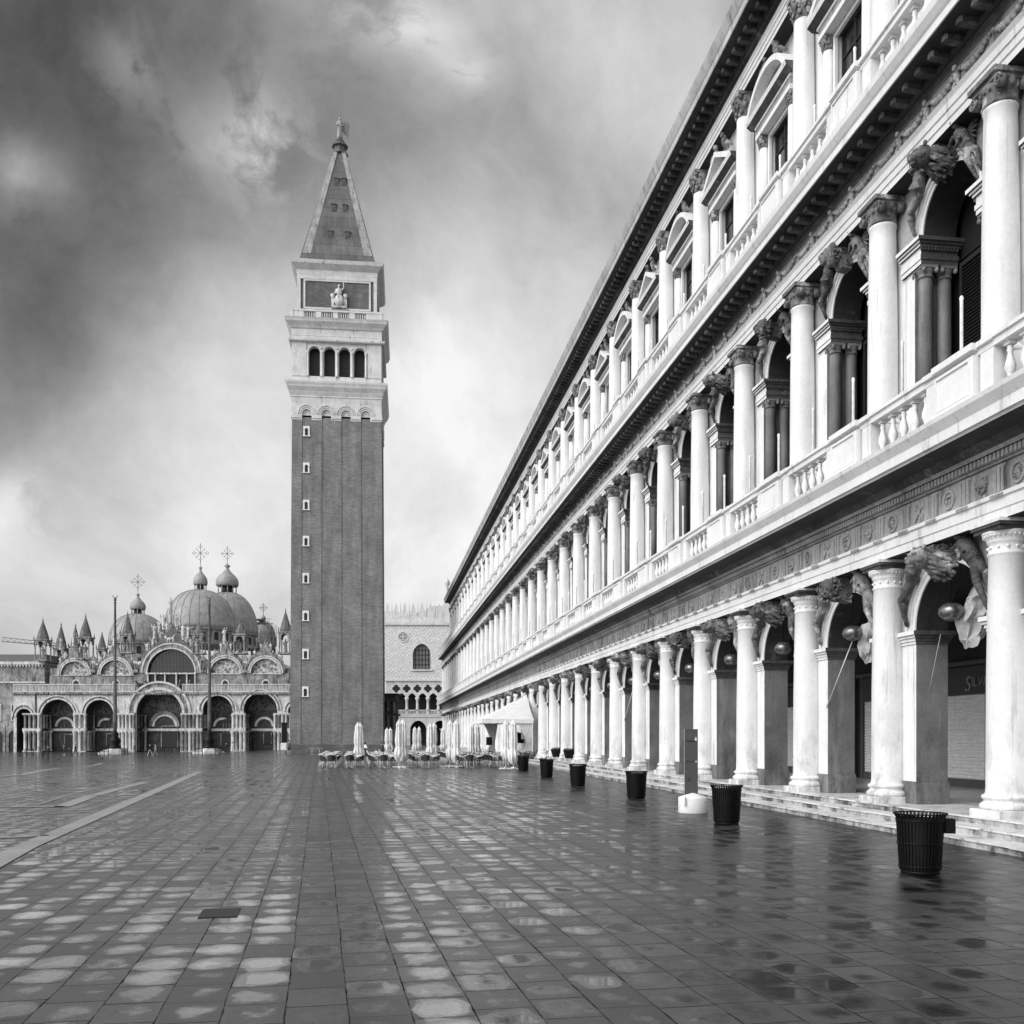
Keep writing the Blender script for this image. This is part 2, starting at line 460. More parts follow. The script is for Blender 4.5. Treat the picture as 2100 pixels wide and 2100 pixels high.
    rg = mnode(nt, 'ADD', remap(nt, mnode(nt, 'MULTIPLY', wetv, mnode(nt, 'SUBTRACT', 1.0, mnode(nt, 'MULTIPLY', damp, 0.9))), 0, 1, 0.36, 0.15), mnode(nt, 'MULTIPLY', pudv, remap(nt, damp, 0, 1, -0.10, -0.01)))
    rg = mnode(nt, 'ADD', rg, remap(nt, joint, 0, 1, 0, 0.5))
    rg = mnode(nt, 'ADD', rg, remap(nt, r3, 0, 1, -0.04, 0.06))
    rg = mnode(nt, 'ADD', rg, mnode(nt, 'MULTIPLY', mnode(nt, 'SUBTRACT', grain, 0.5), 0.35))
    nt.links.new(rg, b.inputs['Roughness'])
    b.inputs['IOR'].default_value = 1.45
    nt.links.new(mnode(nt, 'MULTIPLY', remap(nt, joint, 0, 1, 1.0, 0.08), mnode(nt, 'SUBTRACT', remap(nt, damp, 0, 1, 0.36, 0.36), mnode(nt, 'MULTIPLY', mnode(nt, 'MULTIPLY', wetv, damp), 0.3))), b.inputs['Specular IOR Level'])
    film = mnode(nt, 'MULTIPLY', mnode(nt, 'SUBTRACT', 1.0, mnode(nt, 'MULTIPLY', damp, 0.72)), mnode(nt, 'MULTIPLY', remap(nt, wetv, 0, 1, 0.34, 1.0), mnode(nt, 'MULTIPLY', remap(nt, r2, 0, 1, 0.65, 1.15), remap(nt, grain, 0.38, 0.62, 0.65, 1.1))))
    nt.links.new(mnode(nt, 'MULTIPLY', film, remap(nt, joint, 0, 1, 1, 0)), b.inputs['Coat Weight'])
    nt.links.new(mnode(nt, 'ADD', remap(nt, wetv, 0, 1, 0.30, 0.14), mnode(nt, 'ADD', mnode(nt, 'MULTIPLY', pudv, -0.10), mnode(nt, 'MULTIPLY', mnode(nt, 'SUBTRACT', grain, 0.5), 0.25))), b.inputs['Coat Roughness'])
    b.inputs['Coat IOR'].default_value = 1.95
    ta = mnode(nt, 'MULTIPLY', mnode(nt, 'SUBTRACT', fu, 0.5), mnode(nt, 'MULTIPLY', mnode(nt, 'SUBTRACT', sc.outputs[0], 0.5), 0.9))
    tb_ = mnode(nt, 'MULTIPLY', mnode(nt, 'SUBTRACT', fv, 0.5), mnode(nt, 'MULTIPLY', mnode(nt, 'SUBTRACT', r2, 0.5), 1.3))
    tilt = mnode(nt, 'MULTIPLY', mnode(nt, 'ADD', ta, tb_), mnode(nt, 'SUBTRACT', 1.0, wetv))
    hc = mnode(nt, 'ADD', tilt, mnode(nt, 'MULTIPLY', mnode(nt, 'ADD', mnode(nt, 'MULTIPLY', nb, 0.08), mnode(nt, 'MULTIPLY', grain, 0.10)), mnode(nt, 'SUBTRACT', 1.0, wetv)))
    bc = nt.nodes.new('ShaderNodeBump'); bc.inputs['Strength'].default_value = 0.5; bc.inputs['Distance'].default_value = 0.02
    nt.links.new(hc, bc.inputs['Height']); nt.links.new(bc.outputs[0], b.inputs['Coat Normal'])
    h = mnode(nt, 'ADD', mnode(nt, 'MULTIPLY', joint, -0.8), mnode(nt, 'MULTIPLY', mnode(nt, 'MULTIPLY', grain, 0.55), mnode(nt, 'SUBTRACT', 1.0, mnode(nt, 'MULTIPLY', pudv, 0.9))))
    h = mnode(nt, 'ADD', h, mnode(nt, 'MULTIPLY', mnode(nt, 'MINIMUM', rad, 1.0), mnode(nt, 'MULTIPLY', mnode(nt, 'SUBTRACT', 1.0, pudv), 0.22)))
    h = mnode(nt, 'ADD', mnode(nt, 'ADD', h, tilt), mnode(nt, 'MULTIPLY', rnd, 0.10))
    bump(nt, h, b, 0.5, 0.02)
    return m
M['riser'] = stone('darker_riser', 0.20, 0.55, 0.06, 0.46, 0.60, streak=False, grain=12)  # darker tone for the step risers and nosing undersides
M['paving'] = paving_mat()
M['band'] = stone('white_band_stone', 0.19, 0.30, 0.16, 0.58, 0.72, streak=False, rough=0.4)

def build_square():
    xs = [-400,-200,-120] + [-100+4*i for i in range(36)] + [60,120,250,400]
    ys = [-300,-100,-40,-10] + [0+5*i for i in range(56)] + [330,420,600,1500]
    vs = [(x,y,gz(x,y)) for y in ys for x in xs]
    n = len(xs); fs = []
    for j in range(len(ys)-1):
        for i in range(n-1):
            a = j*n+i; fs.append((a,a+1,a+n+1,a+n))
    mb = MB(); mb.add(vs, fs, 0, True)
    o = mb.build('ground', M['paving']); tag(o, 'wet grey stone slabs paving the square', None, None, 'structure')
build_square()

def band(pts_px, w0, name='paving_band', label=None):
    """white stone strip laid in the square through surveyed points; w0 width in metres"""
    P = [ground_at(x, y)[0] for x, y in pts_px]
    line = []
    for a, b in zip(P[:-1], P[1:]):
        n = max(2, int((b-a).length/4))
        for k in range(n): line.append(a.lerp(b, k/n))
    line.append(P[-1])
    vs = []; fs = []
    for k, p in enumerate(line):
        t = (line[min(k+1,len(line)-1)] - line[max(k-1,0)]); t.z = 0; t.normalize()
        nrm = Vector((-t.y, t.x, 0))*w0/2
        for q in (p-nrm, p+nrm):
            vs.append((q.x, q.y, gz(q.x,q.y)+0.012))
    for k in range(len(line)-1): fs.append((2*k,2*k+1,2*k+3,2*k+2))
    mb = MB(); mb.add(vs, fs)
    o = mb.build(name, M['band']); tag(o, label, None, None, 'structure')
band([(-60,1797),(50,1738),(195,1676),(340,1613.5),(410,1583)], 0.40, label='broad white stone band running up the square towards the tower')
band([(127,1655),(185,1634),(255,1615),(300,1604)], 0.42, label='short white stone band left of the broad one')
band([(-20,1655.5),(50,1655),(130,1654.4)], 0.28, label='thin white cross band at the left edge')
band([(80,1650),(130,1634),(185,1620.5),(260,1604),(310,1594)], 0.12, label='thin white band slanting behind the short one')
band([(-20,1676),(50,1672.5),(205,1664)], 0.14, label='hairline white band before the cross band')
band([(-20,1719),(50,1716.5),(100,1713.5)], 0.2, label='narrow white band nearest the left edge')
band([(-20,1594),(50,1588.5),(120,1576),(210,1565)], 0.5, label='far white band before the church')
band([(185,1632),(270,1631)], 0.16, label='hairline white band running right from the short band')
# ------------------------------------------------------------------ the long arcaded palace on the right
BAY = 4.25
XW = 11.75                 # plane of its wall
N0, N1, N3 = -3, 36, 32    # first column, last column, last column of the top storey
def Yc(n): return 16.65 + BAY*n
def U(n): return -Yc(n)                # in the building's own frame u = -Y, v = X - XW
YA, YB, YB3 = Yc(N0)-0.7, Yc(N1)+0.7, Yc(N3)+0.7

palace = empty('arcade_palace', (XW, 0, 0), -pi/2, 'long white stone palace with three storeys of columns above an arcade of shops', 'building')

def moulding(name, prof, mats, u0, u1, mi, parent=palace, label=None):
    mb = MB(); mb.prism(prof, u0, u1, 'u', mi)
    o = mb.build(name, mats, parent)
    return o

rnd = random.Random(3)
# --- carved heads on the keystones
def blob_cluster(mb, c, R, n, r, rnd, mi=0, hemi=None):
    for _ in range(n):
        a = rnd.uniform(0, 2*pi); z = rnd.uniform(-1, 1)
        d = Vector((sqrt(1-z*z)*cos(a), sqrt(1-z*z)*sin(a), z))
        if hemi and d.dot(Vector(hemi)) < -0.1: d = -d
        p = Vector((c[0]+d.x*R[0], c[1]+d.y*R[1], c[2]+d.z*R[2]))
        rr = r*rnd.uniform(0.7, 1.3)
        rot = Matrix.Rotation(rnd.uniform(0,pi), 3, (rnd.random(), rnd.random(), rnd.random()+0.01))
        mb.ell(p, (rr*1.5, rr*0.8, rr*0.8), 7, 5, mi, rot)

def curl(mb, c, r, turns, axis, rad, mi=0, sgn=1):
    """spiral tube in the plane across axis 'u' or 'v'"""
    pts = []; rads = []
    N = int(14*turns)
    for k in range(N+1):
        t = k/N; a = sgn*2*pi*turns*t; q = r*(1-0.85*t)
        if axis == 'u': pts.append((c[0], c[1]+q*cos(a), c[2]+q*sin(a)))
        else: pts.append((c[0]+q*cos(a), c[1], c[2]+q*sin(a)))
        rads.append(rad*(1-0.5*t))
    mb.tube(pts, rads, 6, mi)

def head_mesh(kind, seed):
    """keystone head looking out along -v; origin at the arch crown on the wall face"""
    rnd = random.Random(seed)
    mb = MB()
    # console (scroll) behind the head
    mb.prism([(-0.02,-0.42),(-0.30,-0.36),(-0.42,-0.10),(-0.46,0.30),(0.0,0.36)], -0.19, 0.19, 'u', 0)
    for s in (-1, 1):
        curl(mb, (s*0.21, -0.26, 0.16), 0.17, 1.6, 'u', 0.035, 0, s)
        curl(mb, (s*0.21, -0.14, -0.2), 0.12, 1.4, 'u', 0.03, 0, -s)
    c = (0, -0.56, 0.0)
    base_, mb = mb, MB()
    if kind == 'lion':
        mb.ell(c, (0.20,0.23,0.23), 14, 10, 0, None, 0.05, rnd)
        mb.ell((0,-0.76,-0.07), (0.11,0.12,0.10), 10, 7)       # muzzle
        mb.ell((0,-0.84,-0.03), (0.055,0.05,0.045), 8, 5)       # nose
        mb.ell((0,-0.74,0.04), (0.05,0.11,0.05), 8, 5, 0, Matrix.Rotation(0.5,3,'X'))
        mb.ell((0,-0.76,-0.17), (0.08,0.07,0.05), 8, 5)
        for s in (-1,1):
            mb.ell((s*0.08,-0.74,0.075), (0.06,0.05,0.03), 8, 5)   # brows
            mb.ell((s*0.075,-0.755,0.035), (0.028,0.025,0.02), 6, 4) # eyes
            mb.ell((s*0.13,-0.66,-0.04), (0.08,0.10,0.08), 8, 5)
            mb.ell((s*0.17,-0.60,0.19), (0.05,0.04,0.06), 7, 5)
        mb = base_.merge(mb, Matrix.Translation((0,-0.10,0.0)) @ Matrix.Translation((0,-0.56,0)) @ Matrix.Scale(1.22,4) @ Matrix.Translation((0,0.56,0))); base_ = None
        for layer, (R0, y0, n, L, r) in enumerate(((0.18,-0.55,13,0.13,0.040),(0.20,-0.47,14,0.19,0.046),(0.22,-0.36,13,0.23,0.052),(0.20,-0.24,11,0.22,0.052))):
            for k in range(n):
                a = 2*pi*(k+0.5*(layer%2))/n + rnd.uniform(-0.12,0.12)
                e = (1.0 if sin(a) > -0.2 else 1.35)
                pts = []
                for q in range(6):
                    t = q/5; rad = R0+L*e*t*(0.75+0.25*rnd.random()*0.3)
                    aa = a+0.35*sin(t*4+k*2.1)*0.5
                    pts.append((rad*cos(aa), y0+0.26*t*t-0.05*sin(t*5+k), rad*sin(aa)*0.95-0.10*t))
                mb.tube(pts, [r,r*1.25,r*1.3,r*1.25,r*1.1,r*0.75], 6)
                mb.ell(pts[-1], (r*0.95,r*1.1,r*0.95), 6, 5)
    else:
        mb.ell(c, (0.17,0.21,0.25), 14, 10, 0, None, 0.03, rnd)
        mb.ell((0,-0.72,-0.06), (0.115,0.09,0.17), 12, 8)      # face
        mb.ell((0,-0.82,-0.03), (0.028,0.04,0.075), 7, 5, 0, Matrix.Rotation(-0.25,3,'X'))   # nose
        mb.ell((0,-0.79,-0.13), (0.05,0.025,0.018), 8, 4); mb.ell((0,-0.785,-0.16), (0.045,0.025,0.016), 8, 4)
        mb.ell((0,-0.77,-0.20), (0.05,0.04,0.04), 8, 5)
        for s in (-1,1):
            mb.ell((s*0.055,-0.79,0.045), (0.05,0.03,0.016), 7, 4)
            mb.ell((s*0.052,-0.785,0.015), (0.026,0.02,0.016), 6, 4)
            mb.ell((s*0.17,-0.60,-0.03), (0.025,0.04,0.06), 6, 4)
        mb = base_.merge(mb, Matrix.Translation((0,-0.06,0.0)) @ Matrix.Translation((0,-0.56,0)) @ Matrix.Scale(1.18,4) @ Matrix.Translation((0,0.56,0))); base_ = None
        if kind == 'crowned':
            for k in range(11):
                a = pi*k/10
                mb.ell((0.24*cos(a),-0.58,0.10+0.22*sin(a)), (0.035,0.05,0.12), 6, 4, 0, Matrix.Rotation(pi/2-a,3,'Y'))
        blob_cluster(mb, (0,-0.46,0.06), (0.24,0.15,0.28), 70, 0.042, rnd)
        if kind == 'bearded':
            blob_cluster(mb, (0,-0.64,-0.27), (0.14,0.12,0.14), 30, 0.04, rnd)
            blob_cluster(mb, (0,-0.44,-0.12), (0.27,0.14,0.24), 30, 0.05, rnd)
    return mb

def capsule(mb, a, b, r0, r1, seg=8, mi=0):
    a = Vector(a); b = Vector(b)
    mb.tube([a.lerp(b, k/4) for k in range(5)], [r0*(1-k/4)+r1*k/4 for k in range(5)], seg, mi)
    mb.ell(a, (r0,)*3, seg, 5, mi); mb.ell(b, (r1,)*3, seg, 5, mi)

def spandrel_figure(R, side, seed, winged=False, scale=1.0):
    """figure reclining on the curve of an arch of radius R; origin at the arch centre on the wall face"""
    rnd = random.Random(seed); mb = MB()
    def P(t, off, v): # t = angle from the horizontal
        return Vector((side*(R+off)*cos(t), v, (R+off)*sin(t)))
    hip = P(0.78, 0.22, -0.17); sh = P(1.05, 0.36, -0.24); sh.x += side*0.05
    kn = P(0.45, 0.16, -0.30); ft = P(0.10, 0.10, -0.12)
    kn2 = P(0.52, 0.30, -0.16); ft2 = P(0.20, 0.22, -0.10)
    head = P(1.16, 0.50, -0.34); head.x += side*0.14
    s = scale
    capsule(mb, hip, sh, 0.155*s, 0.17*s, 10)
    mb.ell((sh+hip)/2 + Vector((0,-0.05,0)), (0.16*s,0.14*s,0.2*s), 10, 7, 0, None, 0.06, rnd)
    capsule(mb, hip, kn, 0.12*s, 0.085*s); capsule(mb, kn, ft, 0.08*s, 0.045*s)
    capsule(mb, hip, kn2, 0.12*s, 0.085*s); capsule(mb, kn2, ft2, 0.08*s, 0.045*s)
    capsule(mb, sh, head, 0.06*s, 0.06*s)
    mb.ell(head, (0.10*s,0.12*s,0.13*s), 10, 8, 0, None, 0.05, rnd)
    mb.ell(head+Vector((0,-0.11,-0.01)), (0.02,0.03,0.035), 6, 4)
    blob_cluster(mb, head+Vector((0,0.02,0.03)), (0.10,0.11,0.11), 14, 0.035, rnd)
    if seed % 2: blob_cluster(mb, head+Vector((0,-0.05,-0.10)), (0.06,0.06,0.06), 8, 0.03, rnd)
    el = sh + Vector((side*0.16, -0.12, -0.20)); hd = P(0.95, 0.10, -0.32)
    capsule(mb, sh, el, 0.065*s, 0.05*s); capsule(mb, el, hd, 0.05*s, 0.035*s)
    el2 = sh + Vector((-side*0.18, -0.06, 0.02)); hd2 = P(1.25, 0.16, -0.25)
    capsule(mb, sh, el2, 0.065*s, 0.05*s); capsule(mb, el2, hd2, 0.05*s, 0.035*s)
    # drapery folds over the legs
    for k in range(7):
        a = hip.lerp(kn, rnd.uniform(-0.1,0.7)) + Vector((0,-0.05,0)); b = hip.lerp(ft2, rnd.uniform(0.5,0.95)) + Vector((side*0.04,-0.03,-0.04))
        capsule(mb, a, b, 0.04, 0.022, 6)
    if winged:
        for k in range(7):
            a = sh + Vector((side*0.06, 0.12, 0.0)); b = a + Vector((side*(0.34-0.03*k), 0.04, 0.32-0.10*k))
            capsule(mb, a, b, 0.05, 0.02, 6)
    return mb

# --- ground order --------------------------------------------------------------
def doric_column():
    mb = MB()
    mb.bevbox(-0.46, 0.46, -0.46, 0.46, 0.40, 0.545, 0.012)
    mb.lathe([(0.44,0.545),(0.465,0.57),(0.465,0.63),(0.43,0.665),(0.40,0.68),(0.385,0.71),(0.40,0.735),(0.425,0.75),(0.43,0.79),(0.405,0.815),(0.375,0.825),(0.362,0.86),(0.355,0.95),(0.353,1.8),(0.345,3.0),(0.325,4.2),(0.305,5.22),(0.32,5.24),(0.335,5.265),(0.32,5.29),(0.305,5.30),(0.308,5.45),(0.33,5.47),(0.34,5.50),(0.335,5.52),(0.38,5.57),(0.42,5.64),(0.425,5.665)], seg=28)
    for k in range(12):    # rosettes on the necking
        a = 2*pi*k/12; mb.ell((0.312*cos(a),0.312*sin(a),5.38), (0.032,0.032,0.032), 6, 4)
    for k in range(28):    # egg and dart
        a = 2*pi*k/28; mb.ell((0.385*cos(a),0.385*sin(a),5.60), (0.028,0.028,0.04), 5, 4)
    mb.box(-0.40,0.40,-0.40,0.40,5.665,5.74, 1); mb.box(-0.435,0.435,-0.435,0.40,5.74,5.80, 1); mb.box(-0.45,0.45,-0.45,0.40,5.80,5.862, 0)
    return mb

def pier_mesh():
    mb = MB()
    hw = 0.85
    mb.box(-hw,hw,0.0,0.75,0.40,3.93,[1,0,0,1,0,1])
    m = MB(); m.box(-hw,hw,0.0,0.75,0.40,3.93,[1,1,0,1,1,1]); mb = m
    mb.bevbox(-hw-0.035,hw+0.035,-0.03,0.785,0.402,0.86,0.012,1)
    mb.box(-hw-0.02,hw+0.02,-0.015,0.765,0.86,0.90,1)
    # impost
    for (z0,z1,p) in ((3.932,4.00,0.025),(4.00,4.07,0.05),(4.07,4.13,0.085),(4.13,4.22,0.13)):
        mb.box(-hw-p,hw+p,-p,0.75+p,z0,z1,[3,3,2,3,3,3])
    return mb

def arch_mesh():
    mb = MB()
    R = 1.275
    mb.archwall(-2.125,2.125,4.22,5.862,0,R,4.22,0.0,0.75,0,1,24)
    # archivolt, three steps
    mb.ring((0,4.22), R-0.004, R+0.11, -0.03, 0.0, 0, pi, 28, 2)
    mb.ring((0,4.22), R+0.11, R+0.22, -0.055, 0.0, 0, pi, 28, 2)
    mb.ring((0,4.22), R+0.22, R+0.30, -0.10, 0.0, 0, pi, 28, 2)
    return mb

R1 = 1.275
wsoot = [M['white'], M['stucco'], M['white'], M['soot']]
col_me = doric_column().mesh('doric_column', [M['col'], M['soot']])
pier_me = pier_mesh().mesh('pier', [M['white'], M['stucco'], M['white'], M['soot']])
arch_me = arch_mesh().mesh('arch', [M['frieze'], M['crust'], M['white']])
M['sculpt_dk'] = stone('dark_weathered_carving', 0.025, 0.13, 0.42, 0.54, 0.66, streak=False, grain=6, bs=0.8, scale=1.6, bd=0.05)
heads = [head_mesh('lion',1).mesh('lion_head_keystone', M['sculpt']), head_mesh('bearded',2).mesh('bearded_head_keystone', M['sculpt_dk']), head_mesh('lion',5).mesh('lion_head_keystone', M['sculpt_dk'])]
heads2 = [head_mesh('lion',11).mesh('lion_head_keystone', M['sculpt_dk']), head_mesh('crowned',12).mesh('crowned_head_keystone', M['sculpt']), head_mesh('bearded',13).mesh('bearded_head_keystone', M['sculpt_dk'])]
figs = [[spandrel_figure(1.36, s, k+(10 if s>0 else 0)).mesh('spandrel_figure', M['sculpt_dk'] if k%2 else M['sculpt']) for k in range(2)] for s in (-1,1)]
figs2 = [[spandrel_figure(1.02, s, k+30+(10 if s>0 else 0), True, 0.8).mesh('spandrel_figure', M['sculpt'] if k%2 else M['sculpt_dk']) for k in range(2)] for s in (-1,1)]

# entablature panels of the ground order
def metope_panel(kind):
    mb = MB()
    # one triglyph at u=-0.27 and one metope at +0.27 ; pitch 1.0625
    for k in (-1,0,1):
        mb.prism([(-0.27+k*0.115-0.045,6.36),(-0.27+k*0.115+0.045,6.36),(-0.27+k*0.115+0.045,6.80),(-0.27+k*0.115-0.045,6.80)], -0.545, -0.50)
    mb.box(-0.455,-0.085,-0.525,-0.50,6.80,6.85)
    for k in range(6):
        mb.prism([(-0.43+k*0.064-0.022,6.25),(-0.43+k*0.064+0.022,6.25),(-0.43+k*0.064+0.012,6.31),(-0.43+k*0.064-0.012,6.31)], -0.60, -0.57)
    c = (0.25, 6.59)
    if kind == 0:
        mb.ring(c, 0.155, 0.20, -0.535, -0.50, 0, 2*pi, 20)
        for k in range(12):
            a = 2*pi*k/12
            mb.tube([(c[0]+0.04*cos(a),-0.512,c[1]+0.04*sin(a)),(c[0]+0.14*cos(a),-0.512,c[1]+0.14*sin(a))], 0.012, 5)
        mb.ell((c[0],-0.505,c[1]), (0.05,0.035,0.05), 8, 5)
    elif kind == 1:
        for s in (-1,1):
            mb.tube([(c[0]-s*0.15,-0.515,c[1]-0.19),(c[0]+s*0.15,-0.515,c[1]+0.18)], 0.018, 6)
            mb.ell((c[0]+s*0.14,-0.512,c[1]+0.12), (0.04,0.03,0.08), 7, 5)
            mb.ell((c[0]-s*0.12,-0.512,c[1]-0.1), (0.04,0.03,0.05), 7, 5)
    elif kind == 2:
        mb.ring(c, 0.14, 0.20, -0.53, -0.50, 0, 2*pi, 20)
        r_ = random.Random(4); blob_cluster(mb, (c[0],-0.50,c[1]), (0.09,0.03,0.1), 10, 0.03, r_)
    else:
        r_ = random.Random(9)
        mb.prism([(c[0]-0.13,6.72),(c[0]+0.13,6.76),(c[0]+0.15,6.55),(c[0]+0.0,6.42),(c[0]-0.14,6.55)], -0.53, -0.50)
        blob_cluster(mb, (c[0],-0.52,c[1]+0.02), (0.16,0.03,0.16), 16, 0.035, r_)
    mb.box(0.62-0.017,0.62+0.017,-0.512,-0.50,6.34,6.85)
    return mb
bay_frieze = MB()
for j in range(4):
    bay_frieze.merge(metope_panel(j), Matrix.Translation((-2.125+1.0625*(j+0.5), 0, 0)))
for k in range(36):   # dentils
    u = -2.125 + BAY*(k+0.25)/36
    bay_frieze.box(u, u+0.066, -0.655, -0.60, 6.93, 7.05)
bay_frieze_me = bay_frieze.mesh('carved_frieze', M['frieze'])

# balustrade of one bay: wide pedestal under each column half, narrower piers, balusters between
def baluster(h0, h1):
    H = h1-h0
    mb = MB()
    P = [(0.07,0),(0.07,0.10),(0.045,0.14),(0.055,0.2),(0.095,0.34),(0.085,0.46),(0.05,0.62),(0.042,0.72),(0.06,0.78),(0.045,0.82),(0.05,0.88)]
    mb.lathe([(r,h0+z*H) for r,z in P], seg=12)
    mb.box(-0.085,0.085,-0.085,0.085,h0,h0+0.08*H)
    mb.box(-0.075,0.075,-0.075,0.075,h1-0.10*H,h1)
    return mb
def balustrade_mesh(zb, vc, zt):
    mb = MB()
    w = 0.15
    zr = zt-0.20; z0 = zb+0.16
    mb.box(-2.125,2.125,vc-w-0.03,vc+w+0.03,zb,z0)                       # plinth course
    mb.box(-2.125,2.125,vc-w-0.01,vc+w+0.01,zr,zt-0.07); mb.box(-2.125,2.125,vc-w-0.06,vc+w+0.06,zt-0.07,zt)
    for s in (-1,1):
        a, b = sorted((s*1.52, s*2.125))
        mb.box(a,b,vc-w-0.10,vc+w+0.05,z0,zr); mb.box(a-(0.03 if s>0 else 0),b+(0.03 if s<0 else 0),vc-w-0.15,vc+w+0.07,zt-0.11,zt+0.01)
        mb.box(a-(0.03 if s>0 else 0),b+(0.03 if s<0 else 0),vc-w-0.14,vc+w+0.06,zb,zb+0.18)
        # raised panel frame
        pa, pb = a+0.06*(s>0), b-0.06*(s<0)
        mb.box(pa,pb,vc-w-0.135,vc-w-0.10,zr-0.07,zr-0.03); mb.box(pa,pb,vc-w-0.135,vc-w-0.10,z0+0.03,z0+0.07)
        e = a+0.06 if s>0 else b-0.10
        mb.box(e,e+0.04,vc-w-0.135,vc-w-0.10,z0+0.07,zr-0.07)
        a, b = sorted((s*1.08, s*1.45))
        mb.box(a,b,vc-w,vc+w,z0,zr)
        mb.box(a-0.02,b+0.02,vc-w-0.08,vc+w+0.02,zt-0.09,zt+0.004)
    return mb
bal_me = balustrade_mesh(7.80,-1.02,8.87).mesh('balustrade', M['white'])
bal2_me = balustrade_mesh(15.75,-1.02,16.80).mesh('balustrade', M['white'])
blst_me = baluster(7.96,8.67).mesh('baluster', M['white'])
blst2_me = baluster(15.91,16.60).mesh('baluster', M['white'])
def all_balusters(zb):
    mb = MB(); one = baluster(zb+0.16, zb+(0.87 if zb<10 else 0.85))
    for k in range(5): mb.merge(one, Matrix.Translation((-0.84+0.42*k, -1.02, 0)))
    return mb

# --- second order (Ionic) -----------------------------------------------------
def volute_capital(mb, r, z0, z1, mi=0):
    H = z1-z0
    mb.lathe([(r,z0),(r*1.12,z0+0.03),(r*1.02,z0+0.06),(r*1.05,z0+H*0.45),(r*1.25,z0+H*0.6),(r*1.2,z0+H*0.66)], seg=24, mi=mi)
    for k in range(16):
        a = 2*pi*k/16; mb.ell((r*1.13*cos(a),r*1.13*sin(a),z0+H*0.5), (0.03,0.03,0.05), 5, 4, mi)
    for s in (-1,1):
        for v in (-1,1):
            mb.tube([(s*r*1.22,v*r*0.55,z0+H*0.52),(s*r*1.22,v*r*1.02,z0+H*0.52)], r*0.36, 12, mi)
            curl(mb, (s*r*1.22, v*r*1.05, z0+H*0.52), r*0.36, 2.0, 'v', 0.026, mi, s)
    mb.box(-r*1.22,r*1.22,-r*1.12,r*1.12,z0+H*0.66,z0+H*0.8, mi)
    mb.bevbox(-r*1.4,r*1.4,-r*1.35,r*1.2,z0+H*0.8,z1,0.02,mi)
def ionic_column():
    mb = MB()
    mb.box(-0.42,0.42,-0.42,0.35,7.82,8.90)
    mb.lathe([(0.43,8.90),(0.44,8.93),(0.44,8.99),(0.41,9.02),(0.375,9.04),(0.37,9.08),(0.40,9.11),(0.40,9.16),(0.36,9.19),(0.335,9.23),(0.33,9.35),(0.328,10.5),(0.315,11.8),(0.295,13.1),(0.288,13.42),(0.31,13.45),(0.31,13.49),(0.285,13.51)], seg=28)
    m2 = MB(); volute_capital(m2, 0.30, 13.50, 14.052, 1); mb.merge(m2)
    return mb
ion_me = ionic_column().mesh('ionic_column', [M['col'], M['sculpt']])
def fluted_column():
    mb = MB()
    mb.lathe([(0.20,8.0),(0.20,8.2),(0.17,8.24),(0.185,8.30),(0.165,8.34),(0.158,8.42),(0.157,9.4)], seg=40)
    mb.lathe([(0.157,9.4),(0.156,10.6),(0.148,11.6),(0.145,11.92)], seg=48, flute=0.16, fz=(9.3,12))
    mb.lathe([(0.16,11.92),(0.165,11.95),(0.15,11.97),(0.155,12.02),(0.19,12.07),(0.19,12.10)], seg=20)
    for s in (-1,1):
        for v in (-1,1):
            mb.ell((s*0.19,v*0.15,12.05), (0.055,0.05,0.06), 8, 6)
    mb.box(-0.2,0.2,-0.19,0.19,12.10,12.16)
    return mb
flu_me = fluted_column().mesh('fluted_column', M['stucco'])
def impost2(s):
    mb = MB()
    a, b = (0.98, 1.78) if s > 0 else (-1.78, -0.98)
    def bx(p, z0, z1, f=0):
        mb.box((a-p if s>0 else a), (b if s>0 else b+p), -0.06-p, 0.80+p, z0, z1, [1,1,f,1,1,1])
    bx(0.0,12.16,12.26); bx(0.02,12.26,12.36); bx(0.0,12.36,12.52); bx(0.05,12.52,12.58); bx(0.09,12.58,12.63); bx(0.14,12.63,12.71)
    for k in range(12):
        v = -0.08+0.9*k/12
        mb.box((a-0.05 if s>0 else b), (a if s>0 else b+0.05), v, v+0.04, 12.45, 12.52, 1)
    return mb
imp_me = [impost2(-1).mesh('impost_block', [M['white'], M['soot']]), impost2(1).mesh('impost_block', [M['white'], M['soot']])]
def upper_pier():
    mb = MB()
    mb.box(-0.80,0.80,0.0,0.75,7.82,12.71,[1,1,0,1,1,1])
    return mb
upier_me = upper_pier().mesh('upper_pier', [M['white'], M['stucco']])
def upper_arch():
    mb = MB(); R = 0.98
    mb.archwall(-2.125,2.125,12.71,14.052,0,R,12.71,0.0,0.75,0,1,20)
    mb.ring((0,12.71), R-0.004, R+0.09, -0.03, 0.0, 0, pi, 24, 2)
    mb.ring((0,12.71), R+0.09, R+0.18, -0.055, 0.0, 0, pi, 24, 2)
    mb.ring((0,12.71), R+0.18, R+0.25, -0.10, 0.0, 0, pi, 24, 2)
    return mb
uarch_me = upper_arch().mesh('upper_arch', [M['frieze'], M['crust'], M['white']])
